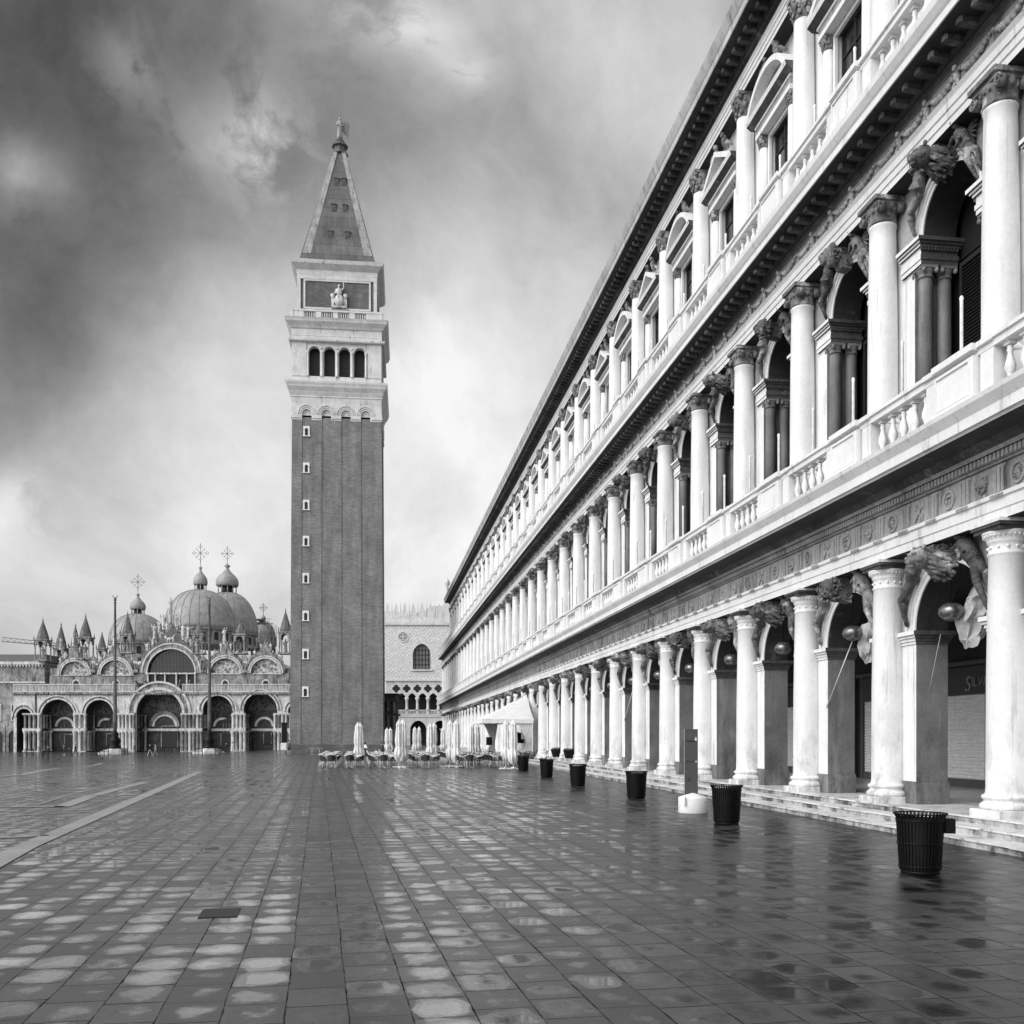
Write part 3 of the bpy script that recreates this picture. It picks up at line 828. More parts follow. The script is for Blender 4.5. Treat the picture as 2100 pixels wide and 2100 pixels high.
def louvre_window():
    mb = MB()
    v = 0.82
    mb.box(-1.35,1.35,v+0.10,v+0.14,7.82,12.3,1)                     # dark behind
    mb.box(-1.0,1.0,v+0.06,v+0.10,12.3,13.9,1)
    for s in (-1,1):
        a, b = (0.03,0.95) if s>0 else (-0.95,-0.03)
        mb.box(a,a+0.07,v,v+0.05,8.1,12.2); mb.box(b-0.07,b,v,v+0.05,8.1,12.2)
        mb.box(a+0.07,b-0.07,v,v+0.05,8.1,8.25); mb.box(a+0.07,b-0.07,v,v+0.05,12.1,12.2); mb.box(a+0.07,b-0.07,v,v+0.05,10.1,10.22)
        z = 8.27
        while z < 12.08:
            if not 10.02 < z < 10.22:
                mb.add([(a+0.07,v+0.005,z),(b-0.07,v+0.005,z),(b-0.07,v+0.05,z+0.055),(a+0.07,v+0.05,z+0.055)], [(0,1,2,3)])
            z += 0.075
    return mb
louv_me = louvre_window().mesh('louvred_window', [M['louvre'], M['dark']])
def garland(seed):
    rnd = random.Random(seed); mb = MB()
    for s0 in (-1.6,-0.53,0.53,1.6):
        pts = []; 
        for k in range(9):
            t = k/8; u = s0-0.46+0.92*t; z = 14.93-0.17*sin(pi*t)
            rr = 0.035+0.055*sin(pi*t)
            mb.ell((u,-0.50,z), (rr*1.1,rr,rr*1.05), 7, 5, 0, None, 0.2, rnd)
            mb.ell((u+0.03,-0.52,z-0.03), (rr*0.6,rr*0.8,rr*0.7), 6, 4, 0, None, 0.2, rnd)
    for s0 in (-1.06,0.0,1.06):    # little figures that carry it
        b = Vector((s0,-0.52,14.80))
        mb.ell(b, (0.07,0.07,0.11), 8, 6); mb.ell(b+Vector((0.01,-0.05,0.16)), (0.055,0.055,0.065), 8, 6)
        for s in (-1,1):
            capsule(mb, b+Vector((s*0.04,0,-0.08)), b+Vector((s*0.08,-0.04,-0.2)), 0.04, 0.025, 6)
            capsule(mb, b+Vector((s*0.05,-0.02,0.08)), b+Vector((s*0.14,-0.01,0.14)), 0.03, 0.02, 6)
    return mb
M['garland'] = stone('carved_garland_stone', 0.16, 0.44, 0.55, 0.5, 0.66, streak=False, grain=6, bs=1.0, scale=1.6, bd=0.05)
gar_me = garland(5).mesh('carved_garland_frieze', M['garland'])
def modillions(z0, z1, v0, v1, n):
    """a comb: bed strip with projecting brackets, one piece"""
    mb = MB(); pts = [(-2.125,v0)]
    for k in range(n):
        u = -2.125+BAY*(k+0.5)/n; w = BAY/n*0.17
        pts += [(u-w,v0-0.02),(u-w,v1),(u-w*0.7,v1-0.05),(u+w*0.7,v1-0.05),(u+w,v1),(u+w,v0-0.02)]
    pts += [(2.125,v0),(2.125,v0+0.1),(-2.125,v0+0.1)]
    m = len(pts)
    vs = [(p[0],p[1],z0+(0.03 if p[1] < v0-0.03 else 0)) for p in pts]+[(p[0],p[1],z1) for p in pts]
    fs = [(k,(k+1)%m,(k+1)%m+m,k+m) for k in range(m)] + [tuple(range(m-1,-1,-1)), tuple(range(m,2*m))]
    mi = [1 if pts[k][1] < v0-0.03 and pts[(k+1)%m][1] < v0-0.03 and abs(pts[k][0]-pts[(k+1)%m][0])>0.001 else 0 for k in range(m)]+[0,0]
    mb.add(vs, fs, mi)
    return mb
M['crust_lt'] = stone('sooted_bracket_stone', 0.10, 0.26, 0.45, 0.5, 0.7, streak=False, grain=9, bs=0.4)
mod2_me = modillions(15.17,15.31,-0.62,-0.98,9).mesh('bracket_row', [M['soot'], M['crust_lt']])
mod3_me = modillions(22.83,22.99,-0.58,-0.92,9).mesh('bracket_row', [M['soot'], M['crust_lt']])

# --- top order (Corinthian) ---------------------------------------------------
def leaf_capital(mb, r, z0, z1, mi, seed=1):
    rnd = random.Random(seed); H = z1-z0
    mb.lathe([(r,z0),(r*1.12,z0+0.02),(r*1.0,z0+0.05),(r*1.05,z0+H*0.5),(r*1.35,z0+H*0.85)], seg=16, mi=mi)
    for ring, (zz, n, ro, hh) in enumerate(((0.22,8,1.14,0.26),(0.48,8,1.28,0.28))):
        for k in range(n):
            a = 2*pi*(k+0.5*ring)/n
            c = Vector((r*ro*cos(a), r*ro*sin(a), z0+H*zz))
            mb.ell(c, (0.05*r/0.3,0.09*r/0.3,H*hh*0.62), 6, 5, mi, Matrix.Rotation(a,3,'Z'), 0.15, rnd)
            mb.ell(c+Vector((0.05*cos(a)*r/0.3,0.05*sin(a)*r/0.3,H*hh*0.5)), (0.055*r/0.3,0.06*r/0.3,0.05*r/0.3), 6, 4, mi)
    for k in range(4):
        a = pi/4+pi*k/2
        mb.ell((r*1.5*cos(a), r*1.5*sin(a), z0+H*0.78), (0.085*r/0.3,0.085*r/0.3,0.085*r/0.3), 7, 5, mi)
    mb.box(-r*1.3,r*1.3,-r*1.3,r*1.3,z0+H*0.86,z1, mi)
def corinthian_column():
    mb = MB()
    mb.box(-0.38,0.38,-0.38,0.30,15.77,16.72)
    mb.lathe([(0.38,16.72),(0.39,16.75),(0.39,16.80),(0.35,16.83),(0.33,16.87),(0.355,16.90),(0.355,16.94),(0.31,16.97),(0.30,17.1),(0.298,18.4),(0.285,19.8),(0.265,21.1),(0.26,21.28)], seg=26)
    m2 = MB(); leaf_capital(m2, 0.26, 21.28, 22.0, 1); mb.merge(m2)
    return mb
cor_me = corinthian_column().mesh('corinthian_column', [M['col'], M['sculpt']])
def top_wall():
    mb = MB()
    v0, v1 = 0.0, 0.6
    def r(u0,u1,w0,w1): mb.box(u0,u1,v0,v1,w0,w1,[1,0,0,0,0,0])
    r(-2.125,-0.80,15.77,22.0); r(0.80,2.125,15.77,22.0); r(-0.80,0.80,20.0,22.0); r(-0.80,0.80,15.77,16.9)
    return mb
topwall_me = top_wall().mesh('top_storey_wall', [M['white'], M['soot']])
def aedicule(kind):
    """window frame of the top storey: half columns, entablature and pediment"""
    mb = MB()
    for s in (-1,1):
        m = MB()
        m.box(-0.19,0.19,-0.22,0.10,16.0,16.95); 
        m.lathe([(0.18,16.95),(0.19,17.0),(0.16,17.06),(0.15,17.12),(0.148,18.6),(0.135,19.72)], seg=16)
        m2 = MB(); leaf_capital(m2, 0.135, 19.72, 20.08, 1, 3); m.merge(m2)
        mb.merge(m, Matrix.Translation((s*1.03, -0.10, 0)))
    mb.box(-1.25,1.25,-0.30,0.0,20.08,20.22); mb.box(-1.25,1.25,-0.27,0.0,20.22,20.42,3); mb.box(-1.28,1.28,-0.31,0.0,20.42,20.50)
    # horizontal cornice
    mb.prism([(0,20.50),(-0.36,20.50),(-0.50,20.60),(-0.54,20.72),(0,20.72)], -1.46, 1.46, 'u', [2,2,0,0,0])
    if kind == 0:   # triangular
        H = 0.80; L = 1.46
        for s in (-1,1):
            P = [(s*L,20.72),(0,20.72+H),(0,20.72+H-0.17),(s*(L-0.36),20.72)]
            if s < 0: P = P[::-1]
            mb.prism(P, -0.54, 0.0, 'v', [0,0,2,2])
        mb.prism([(-L+0.30,20.722),(L-0.30,20.722),(0,20.72+H-0.14)], -0.22, 0.0, 'v', 3)
    else:           # segmental
        R = 1.70; L = 1.46; a = math.asin(L/R); cz = 20.72-R*cos(a)
        mb.ring((0,cz), R-0.16, R, -0.54, 0.0, pi/2-a, pi/2+a, 18, 0)
        pts = [(R-0.15)*sin(-a+2*a*k/14) for k in range(15)]
        mb.prism([(x, max(20.722, cz+sqrt((R-0.15)**2-x*x))) for x in pts][::-1], -0.22, 0.0, 'v', 3)
    # frame of the opening
    mb.box(-0.86,-0.75,-0.06,0.02,16.9,20.05); mb.box(0.75,0.86,-0.06,0.02,16.9,20.05); mb.box(-0.75,0.75,-0.06,0.02,19.94,20.05)
    mb.box(-0.95,0.95,-0.16,0.0,16.78,16.9)
    return mb
aed_me = [aedicule(0).mesh('window_frame', [M['white'], M['sculpt'], M['soot'], M['frieze']]), aedicule(1).mesh('window_frame', [M['white'], M['sculpt'], M['soot'], M['frieze']])]
def top_pane():
    mb = MB(); mb.box(-0.745,0.745,0.14,0.18,16.905,19.935,0)
    for u in (-0.70,-0.02,0.66): mb.box(u,u+0.045,0.10,0.14,16.905,19.935,1)
    for z in (17.6,18.5,19.3): mb.box(-0.70,0.70,0.105,0.135,z,z+0.035,1)
    return mb
pane_me = top_pane().mesh('window_pane', [M['glass'], M['louvre']])
def pediment_figures(kind):
    mb = MB(); rnd = random.Random(kind+60)
    for s in (-1,1):
        h = Vector((s*0.50,-0.30,21.45)); 
        if kind: h.z += 0.10
        sh = h+Vector((-s*0.12,-0.02,0.24)); kn = h+Vector((s*0.34,-0.1,-0.06)); ft = h+Vector((s*0.62,-0.04,-0.30))
        capsule(mb, h, sh, 0.11, 0.12); capsule(mb, h, kn, 0.09, 0.07); capsule(mb, kn, ft, 0.065, 0.04)
        hd = sh+Vector((-s*0.03,-0.05,0.20)); mb.ell(hd, (0.085,0.09,0.10), 9, 7, 0, None, 0.08, rnd)
        capsule(mb, sh, sh+Vector((s*0.22,-0.06,0.02)), 0.05, 0.04); capsule(mb, sh+Vector((s*0.22,-0.06,0.02)), sh+Vector((s*0.30,-0.1,-0.16)), 0.04, 0.03)
    return mb
pfig_me = [pediment_figures(0).mesh('pediment_figure_pair', M['sculpt']), pediment_figures(1).mesh('pediment_figure_pair', M['sculpt'])]

def rod_mesh(z0, z1):
    mb = MB(); mb.lathe([(0.032,z0),(0.032,z1-0.1),(0.038,z1-0.08),(0.038,z1-0.03),(0.02,z1)], seg=8)
    return mb
rodA = rod_mesh(8.0,10.25).mesh('banner_rod', M['rod']); rodB = rod_mesh(15.9,17.95).mesh('banner_rod', M['rod'])

# --- arcade interior
def back_wall_bay(kind):
    mb = MB()
    v = 5.55
    mb.box(-2.125,-1.45,v,v+0.3,0.40,6.0); mb.box(1.45,2.125,v,v+0.3,0.40,6.0); mb.box(-1.45,1.45,v,v+0.3,3.95,6.0)
    mb.box(-1.45,1.45,v-0.02,v+0.3,0.40,0.62,1)
    mb.box(-1.55,-1.45,v-0.06,v,0.40,4.0,1); mb.box(1.45,1.55,v-0.06,v,0.40,4.0,1)
    mb.box(-1.8,1.8,v-0.12,v,4.0,4.12,1)
    # pilaster and its capital
    mb.box(-2.125,-1.85,v-0.15,v,0.40,4.1,0); mb.box(1.85,2.125,v-0.15,v,0.40,4.1,0)
    return mb
M['door_trim'] = plain('door_trim', 0.10, 0.6)
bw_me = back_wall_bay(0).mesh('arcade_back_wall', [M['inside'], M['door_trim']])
def shutter_mesh():
    mb = MB(); v = 5.62; z = 0.62
    while z < 3.14:
        mb.add([(-1.45,v,z),(1.45,v,z),(1.45,v-0.035,z+0.03),(-1.45,v-0.035,z+0.03),(1.45,v-0.035,z+0.075),(-1.45,v-0.035,z+0.075),(1.45,v,z+0.105),(-1.45,v,z+0.105)], [(0,1,2,3),(3,2,4,5),(5,4,6,7)])
        z += 0.105
    return mb
shut_me = shutter_mesh().mesh('roller_shutter', M['shutter'])
fas = MB(); fas.box(-1.45,1.45,5.50,5.62,3.14,3.95)
fas_me = fas.mesh('shop_fascia', M['panelgrey'])

# --- assemble bay by bay
for n in range(N0, N1+1):
    place(col_me, 'doric_column', palace, (U(n), -0.20, 0))
    place(pier_me, 'pier', palace, (U(n), 0, 0))
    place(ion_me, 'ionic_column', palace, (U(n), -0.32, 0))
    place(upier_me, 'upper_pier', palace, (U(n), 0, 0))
    if n <= N3: place(cor_me, 'corinthian_column', palace, (U(n), -0.28, 0))
for n in range(N0, N1):
    ub = U(n) - BAY/2
    k = n - N0
    place(arch_me, 'arch', palace, (ub, 0, 0))
    place(heads[k % 3], 'keystone_head', palace, (ub, -0.05, 5.58), scale=(0.85,0.9,0.85))
    for s in (0,1): place(figs[s][k % 2], 'spandrel_figure', palace, (ub, 0, 4.22))
    place(bay_frieze_me, 'carved_frieze', palace, (ub, 0, 0))
    b = place(bal_me, 'balustrade', palace, (ub, 0, 0))
    if k < 12:
        for j in range(5): place(blst_me, 'baluster', b, (-0.84+0.42*j, -1.02, 0))
    place(uarch_me, 'upper_arch', palace, (ub, 0, 0))
    place(heads2[k % 3], 'upper_keystone_head', palace, (ub, -0.05, 13.86), scale=(0.82,0.85,0.8))
    for s in (0,1):
        place(figs2[s][(k+s) % 2], 'upper_spandrel_figure', palace, (ub, 0, 12.71))
        place(imp_me[s], 'impost_block', palace, (ub, 0, 0))
        if k < 24:
            for vv in (0.16, 0.60): place(flu_me, 'fluted_column', palace, (ub+(1.18 if s else -1.18), vv, 0))
    place(louv_me, 'louvred_window', palace, (ub, 0, 0))
    place(gar_me, 'garland_frieze', palace, (ub, 0, 0))
    place(mod2_me, 'bracket_row', palace, (ub, 0, 0))
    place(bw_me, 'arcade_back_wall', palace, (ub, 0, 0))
    sh = place(shut_me, 'roller_shutter', palace, (ub, 0, 0))
    place(fas_me, 'shop_fascia', palace, (ub, 0, 0))
    for q, off in enumerate((0.5, 2.6)):
        if k < 24: place(rodA, 'banner_rod', palace, (U(n)-off, -0.78, 0))
        if k < 24: place(rodB, 'upper_banner_rod', palace, (U(n)-off, -0.74, 0))
    if n < N3:
        place(topwall_me, 'top_storey_wall', palace, (ub, 0, 0))
        w = place(aed_me[k % 2], 'window_frame', palace, (ub, 0, 0))
        place(pane_me, 'window_pane', w)
        place(pfig_me[k % 2], 'pediment_figures', palace, (ub, 0, 0))
        place(mod3_me, 'upper_bracket_row', palace, (ub, 0, 0))
    b2 = place(bal2_me, 'upper_balustrade', palace, (ub, 0, 0))
    if k < 12:
        for j in range(5): place(blst2_me, 'baluster', b2, (-0.84+0.42*j, -1.02, 0))
# farther balusters and fluted columns, too small to tell apart
far = MB(); farf = MB()
one1 = all_balusters(7.80); one2 = all_balusters(15.75)
for n in range(N0+12, N1):
    T = Matrix.Translation((U(n)-BAY/2,0,0)); far.merge(one1, T); far.merge(one2, T)
o = far.build('far_balusters', M['white'], palace); o['kind'] = 'stuff'
fl = fluted_column()
for n in range(N0+24, N1):
    for s in (-1,1): farf.merge(fl, Matrix.Translation((U(n)-BAY/2+s*1.18,0.16,0)))
o = farf.build('far_fluted_columns', M['stucco'], palace); o['kind'] = 'stuff'

# --- continuous mouldings
ua, ub_ = -YB, -YA
W, S, K = 0, 1, 2
mats3 = [M['white'], M['soot'], M['crust'], M['frieze']]
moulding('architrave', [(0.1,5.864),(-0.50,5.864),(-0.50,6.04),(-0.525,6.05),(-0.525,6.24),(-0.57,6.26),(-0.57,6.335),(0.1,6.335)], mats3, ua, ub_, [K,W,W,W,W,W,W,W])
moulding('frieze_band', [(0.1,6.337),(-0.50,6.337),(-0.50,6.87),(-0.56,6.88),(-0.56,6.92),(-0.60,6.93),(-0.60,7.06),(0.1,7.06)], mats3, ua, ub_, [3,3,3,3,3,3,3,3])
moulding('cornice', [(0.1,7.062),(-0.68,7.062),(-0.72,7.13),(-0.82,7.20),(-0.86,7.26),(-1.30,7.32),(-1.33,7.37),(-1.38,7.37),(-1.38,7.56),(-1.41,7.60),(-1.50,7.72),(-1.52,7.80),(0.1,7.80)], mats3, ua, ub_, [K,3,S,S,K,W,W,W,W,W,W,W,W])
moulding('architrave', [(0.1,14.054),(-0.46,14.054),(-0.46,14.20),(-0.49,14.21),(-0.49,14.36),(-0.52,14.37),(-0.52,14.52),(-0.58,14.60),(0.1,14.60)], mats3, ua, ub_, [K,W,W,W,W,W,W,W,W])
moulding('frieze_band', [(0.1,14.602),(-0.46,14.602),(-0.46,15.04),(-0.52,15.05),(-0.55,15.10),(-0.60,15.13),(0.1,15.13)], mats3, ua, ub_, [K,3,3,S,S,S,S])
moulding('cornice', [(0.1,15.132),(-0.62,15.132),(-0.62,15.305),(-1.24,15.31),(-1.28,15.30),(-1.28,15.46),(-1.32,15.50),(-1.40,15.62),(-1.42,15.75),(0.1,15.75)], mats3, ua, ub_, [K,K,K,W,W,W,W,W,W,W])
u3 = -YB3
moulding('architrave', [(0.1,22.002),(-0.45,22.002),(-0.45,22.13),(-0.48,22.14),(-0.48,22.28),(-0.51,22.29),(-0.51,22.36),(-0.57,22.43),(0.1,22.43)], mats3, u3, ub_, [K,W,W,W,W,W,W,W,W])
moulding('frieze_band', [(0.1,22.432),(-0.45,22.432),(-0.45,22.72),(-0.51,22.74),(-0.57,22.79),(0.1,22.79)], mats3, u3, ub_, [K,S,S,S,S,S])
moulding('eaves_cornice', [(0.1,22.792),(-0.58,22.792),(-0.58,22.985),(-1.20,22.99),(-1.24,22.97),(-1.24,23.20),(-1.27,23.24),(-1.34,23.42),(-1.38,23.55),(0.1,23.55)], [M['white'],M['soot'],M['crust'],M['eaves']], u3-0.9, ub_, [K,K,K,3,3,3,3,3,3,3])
# end returns so the corner reads as a real corner
for (z, h, v) in ((7.37,0.42,-1.45),(15.30,0.45,-1.36)):
    mb = MB(); mb.bevbox(ua-1.0, ua-0.002, v, 6.0, z, z+h, 0.05); mb.build('cornice_return', M['white'], palace)
mb = MB(); mb.box(ua-0.002, ua+0.5, 0.76, 14, 0.4, 15.7); mb.build('end_wall', M['white'], palace)
mb = MB(); mb.box(u3, u3+0.4, 0.62, 14, 15.7, 23.4); mb.build('upper_end_wall', M['white'], palace)
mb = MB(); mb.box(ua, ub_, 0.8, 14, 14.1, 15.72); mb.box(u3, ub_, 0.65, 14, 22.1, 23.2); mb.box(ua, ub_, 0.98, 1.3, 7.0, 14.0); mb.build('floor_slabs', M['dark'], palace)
mb = MB(); mb.prism([(-1.3,23.552),(-1.3,23.62),(6.5,26.2),(14.0,23.6),(14.0,23.552)], u3-0.8, ub_, 'u'); mb.build('roof', M['roof'], palace)
# steps
mb = MB()
for (v0, z0, z1) in ((-1.73,-0.3,0.135),(-1.19,0.135,0.27),(-0.69,0.27,0.40)):
    prof = [(v0,z0),(v0,z1-0.045),(v0-0.025,z1-0.03),(v0-0.025,z1),(0.95,z1),(0.95,z0)]
    nseg = 90
    for k in range(nseg):      # slightly uneven blocks
        a = ua + (ub_-ua)*k/nseg; b = ua + (ub_-ua)*(k+1)/nseg
        dz = rnd.uniform(-0.006,0.006); dv = rnd.uniform(-0.012,0.012)
        mb.prism([(p[0]+dv, p[1]+(dz if p[1]>z0 else 0)) for p in prof], a+0.004, b-0.004, 'u', [1,1,0,0,0,0,0,0])
mb.build('steps', [M['step'], M['riser']], palace)
mb = MB(); mb.box(ua, ub_, 0.95, 5.9, 0.1, 0.398); mb.build('arcade_floor', M['floor'], palace)
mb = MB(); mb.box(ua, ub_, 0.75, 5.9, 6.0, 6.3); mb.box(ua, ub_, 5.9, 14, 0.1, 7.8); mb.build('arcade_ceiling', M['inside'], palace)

# --- lettering on the shop fascias
def lettering(txt, size, mat, parent, loc, rot, name='shop_lettering', ext=0.02, shear=0.0):
    cu = bpy.data.curves.new(name, 'FONT'); cu.body = txt; cu.size = size; cu.extrude = ext; cu.shear = shear
    t = bpy.data.objects.new(name, cu); COL.objects.link(t)
    bpy.context.view_layer.update()
    dg = bpy.context.evaluated_depsgraph_get()
    me = bpy.data.meshes.new_from_object(t.evaluated_get(dg))
    bpy.data.objects.remove(t)
    me.materials.clear(); me.materials.append(mat)
    o = bpy.data.objects.new(name, me); COL.objects.link(o)
    o.parent = parent; o.location = loc; o.rotation_euler = rot
    return o
M['letter'] = plain('pale_letters', 0.28, 0.4)
lettering('S', 0.62, M['letter'], palace, (-26.75, 5.47, 3.24), (pi/2,0,0), shear=0.2)
lettering('ILVA', 0.40, M['letter'], palace, (-26.42, 5.47, 3.36), (pi/2,0,0), shear=0.1)
M['letter_dk'] = plain('dim_letters', 0.10, 0.5)
lettering('RO', 0.42, M['letter_dk'], palace, (-30.6, 5.47, 3.3), (pi/2,0,0))
# ------------------------------------------------------------------ helpers for carved standing figures
def statue_mb(h=1.0, seed=0, wings=False, robe=True):
    """robed standing figure of height h, feet at z=0, facing -y"""
    rnd = random.Random(seed); mb = MB()
    k = h/1.8
    mb.lathe([(0.27*k,0),(0.25*k,0.25*k),(0.21*k,0.7*k),(0.20*k,1.0*k),(0.235*k,1.3*k),(0.22*k,1.42*k),(0.08*k,1.52*k),(0.07*k,1.58*k)], seg=12, flute=0.14, fz=(-1,1.1*k), sy=0.75)
    mb.ell((0,-0.02*k,1.67*k), (0.095*k,0.11*k,0.13*k), 9, 7)
    for s in (-1,1):
        e = (s*0.30*k,-0.05*k,1.12*k) if (seed+s)%3 else (s*0.36*k,-0.12*k,1.5*k)
        hd = (s*0.18*k,-0.28*k,1.05*k) if (seed+s)%3 else (s*0.34*k,-0.2*k,1.86*k)
        capsule(mb, (s*0.2*k,0,1.38*k), e, 0.075*k, 0.055*k, 6); capsule(mb, e, hd, 0.055*k, 0.04*k, 6)
        if wings:
            for q in range(6):
                a = (s*0.1*k,0.14*k,1.35*k); b = (s*(0.75-0.08*q)*k,0.28*k,(1.75-0.26*q)*k)
                capsule(mb, a, b, 0.06*k, 0.03*k, 5)
    return mb

# ------------------------------------------------------------------ the bell tower
TD = 130.0
tc_ = wp(697.0, 1510, TD+6.0)
TZ0 = gz(tc_.x, tc_.y) - 0.15
tower = empty('bell_tower', (tc_.x, tc_.y, 0), -radians(1.6), 'tall square brick bell tower with white belfry and pyramid spire', 'tower')
def tz(py): return CAMZ + (1510-py)/2000.0*(TD)
HW = 5.9
DEP = 0.08
def shaft():
    mb = MB()
    z0, z1 = TZ0, tz(857)
    core = HW-DEP
    hb = core+0.25; ht = core
    vs = [(-hb,-hb,z0),(hb,-hb,z0),(hb,hb,z0),(-hb,hb,z0),(-ht,-ht,z1),(ht,-ht,z1),(ht,ht,z1),(-ht,ht,z1)]
    mb.add(vs, [(0,1,5,4),(1,2,6,5),(2,3,7,6),(3,0,4,7),(4,5,6,7)], 0)
    # flat pilaster strips on every side
    edges = [(-5.9,-4.55),(-3.35,-1.98),(-0.78,0.60),(1.80,3.18),(4.38,5.9)]
    for side in range(4):
        R_ = Matrix.Rotation(side*pi/2, 4, 'Z')
        for a, b in edges:
            m = MB()
            f0 = HW+0.25; f1 = HW
            sa = 1.042
            m.add([(a*sa,-f0,z0),(b*sa,-f0,z0),(b*sa,-core,z0),(a*sa,-core,z0),(a,-f1,z1),(b,-f1,z1),(b,-core+0.1,z1),(a,-core+0.1,z1)],
                  [(0,1,5,4),(1,2,6,5),(3,0,4,7),(4,5,6,7)], 0)
            mb.merge(m, R_)
    return mb
shaft().build('shaft', [M['brick'], M['brick_dk']], tower)
mb = MB(); mb.bevbox(-HW-0.55,HW+0.55,-HW-0.55,HW+0.55,TZ0-0.6,TZ0+1.15,0.08); mb.bevbox(-HW-0.85,HW+0.85,-HW-0.85,HW+0.85,TZ0-0.7,TZ0+0.25,0.05); mb.build('plinth', M['brick_dk'], tower)
# slit windows with white surrounds
mbw = MB(); mbw.archwall(-0.42,0.42,0,1.28,0,0.21,0.78,-0.10,0.10,0,0,8); mbw.box(-0.5,0.5,-0.16,0.10,-0.10,0.0)
mbw.ring((0,0.80),0.21,0.46,-0.13,-0.10,0,pi,10)
wfr = mbw.mesh('slit_window', M['white']); mbp = MB(); mbp.box(-0.3,0.3,0.0,0.09,0,1.1); wpn = mbp.mesh('window_pane', M['dark'])
for py in (895,970,1046,1120,1196,1273,1351,1428):
    zz = tz(py); f = (zz-TZ0)/(tz(857)-TZ0)
    o = place(wfr, 'slit_window', tower, (-3.98*(1.042-0.042*f), -(HW-DEP+0.25*(1-f))-0.03, zz)); place(wpn, 'window_pane', o)
def ringcourse(name, prof, mat, mi=0):
    """square moulding course round the tower: prof = (overhang, z)"""
    mb = MB(); n = len(prof); vs = []
    for (p, z) in prof:
        h = HW+p; vs += [(-h,-h,z),(h,-h,z),(h,h,z),(-h,h,z)]
    fs = []
    for k in range(n-1):
        for i in range(4):
            j = (i+1)%4; fs.append((k*4+i,k*4+j,(k+1)*4+j,(k+1)*4+i))
    fs.append((3,2,1,0)); fs.append(tuple((n-1)*4+i for i in range(4)))
    mb.add(vs, fs, mi); return mb.build(name, mat, tower)
# white arcaded band at the head of the shaft
zA = tz(857); zB = tz(812)
mb = MB()
for side in range(4):
    m = MB()
    cs = [-3.95,-1.38,1.19,3.78]; bnd = [-5.9,-2.66,-0.09,2.49,5.9]
    for i, c in enumerate(cs):
        m.archwall(bnd[i],bnd[i+1],zA-0.35,zB-1.0,c,0.62,zA+0.45,-HW-0.02,-HW+0.3,0,0,12)
        for (r0,r1,q) in ((0.62,0.74,0.06),(0.84,0.98,0.10),(1.1,1.2,0.13)): m.ring((c,zA+0.45),r0,r1,-HW-0.02-q,-HW-0.02,0,pi,16)
        # shell
        for k in range(7):
            a = pi*(k+0.5)/7; m.ell((c+0.36*cos(a),-HW+0.18,zA+0.50+0.36*sin(a)), (0.11,0.1,0.11), 6, 5)
        m.box(c-0.62,c+0.62,-HW+0.2,-HW+0.28,zA+0.3,zA+1.2)
    for q in range(4):
        x = bnd[q+1] if q<3 else None
        if x is not None: m.box(x-0.66,x+0.66,-HW-0.12,-HW,zA-0.12,zA+0.28)
    m.box(-6.0,-4.6,-HW-0.12,-HW,zA-0.12,zA+0.28); m.box(4.6,6.0,-HW-0.12,-HW,zA-0.12,zA+0.28)
    mb.merge(m, Matrix.Rotation(side*pi/2,4,'Z'))
mb.build('arcaded_band', M['tower_stone'], tower)
ringcourse('cornice', [(-0.02,zB-0.98),(0.03,zB-0.3),(0.12,zB-0.2),(0.08,zB-0.1),(0.10,zB),(0.25,zB+0.35),(0.3,zB+0.5),(0.62,zB+1.0),(0.66,zB+1.2),(0.78,zB+1.5),(0.80,zB+1.75)], M['tower_stone'])
# belfry
zC = tz(783); zD = tz(703)
hwb = 5.78
mb = MB()
ringcourse('belfry_base', [(-0.1,zB+1.75),(-0.02,zC-0.2),(0.02,zC),(-0.02,zC+0.1),(-0.05,tz(772))], M['tower_stone'])
z0 = tz(772.5); zs = tz(722); zt = tz(703)
for side in range(4):
    m = MB()
    us = [-2.98,-0.99,0.99,2.98]; bd = [-5.8,-1.985,0,1.985,5.8]
    for i, c in enumerate(us):
        m.archwall(bd[i],bd[i+1],z0,zt,c,0.74,zs,-5.8,-5.0,0,0,12)
        m.ring((c,zs),0.74,0.88,-5.86,-5.8,0,pi,14)
    for s in (-1,1):    # corner pilasters
        a, b = sorted((s*4.05,s*5.85)); m.box(a,b,-5.93,-5.8,z0,zt)
    for k in range(3): m.ell((-1.985+1.985*k,-5.86,zs+0.55), (0.16,0.1,0.18), 8, 6)
    mb.merge(m, Matrix.Rotation(side*pi/2,4,'Z'))
mb.build('belfry_wall', M['tower_stone'], tower)
mb = MB(); mb.box(-4.6,4.6,-4.6,4.6,z0,zt); mb.build('bell_chamber', M['dark'], tower)
cme = MB(); cme.lathe([(0.2,0),(0.2,0.12),(0.155,0.18),(0.15,2.4),(0.14,3.0),(0.2,3.2),(0.22,3.32)], seg=10); cme = cme.mesh('belfry_column', M['tower_stone'])
for u in (-3.83,-1.985,0,1.985,3.83): place(cme, 'belfry_column', tower, (u,-5.93,z0))
ringcourse('belfry_entablature', [(0.30,zt),(0.42,zt+0.1),(0.45,zt+0.35),(0.05,zt+0.4),(0.05,tz(691)),(0.1,tz(690)),(0.05,tz(689)),(0.05,tz(676)),(0.2,tz(675)),(0.35,tz(671)),(0.75,tz(664)),(0.8,tz(661)),(0.92,tz(657))], M['tower_stone'])
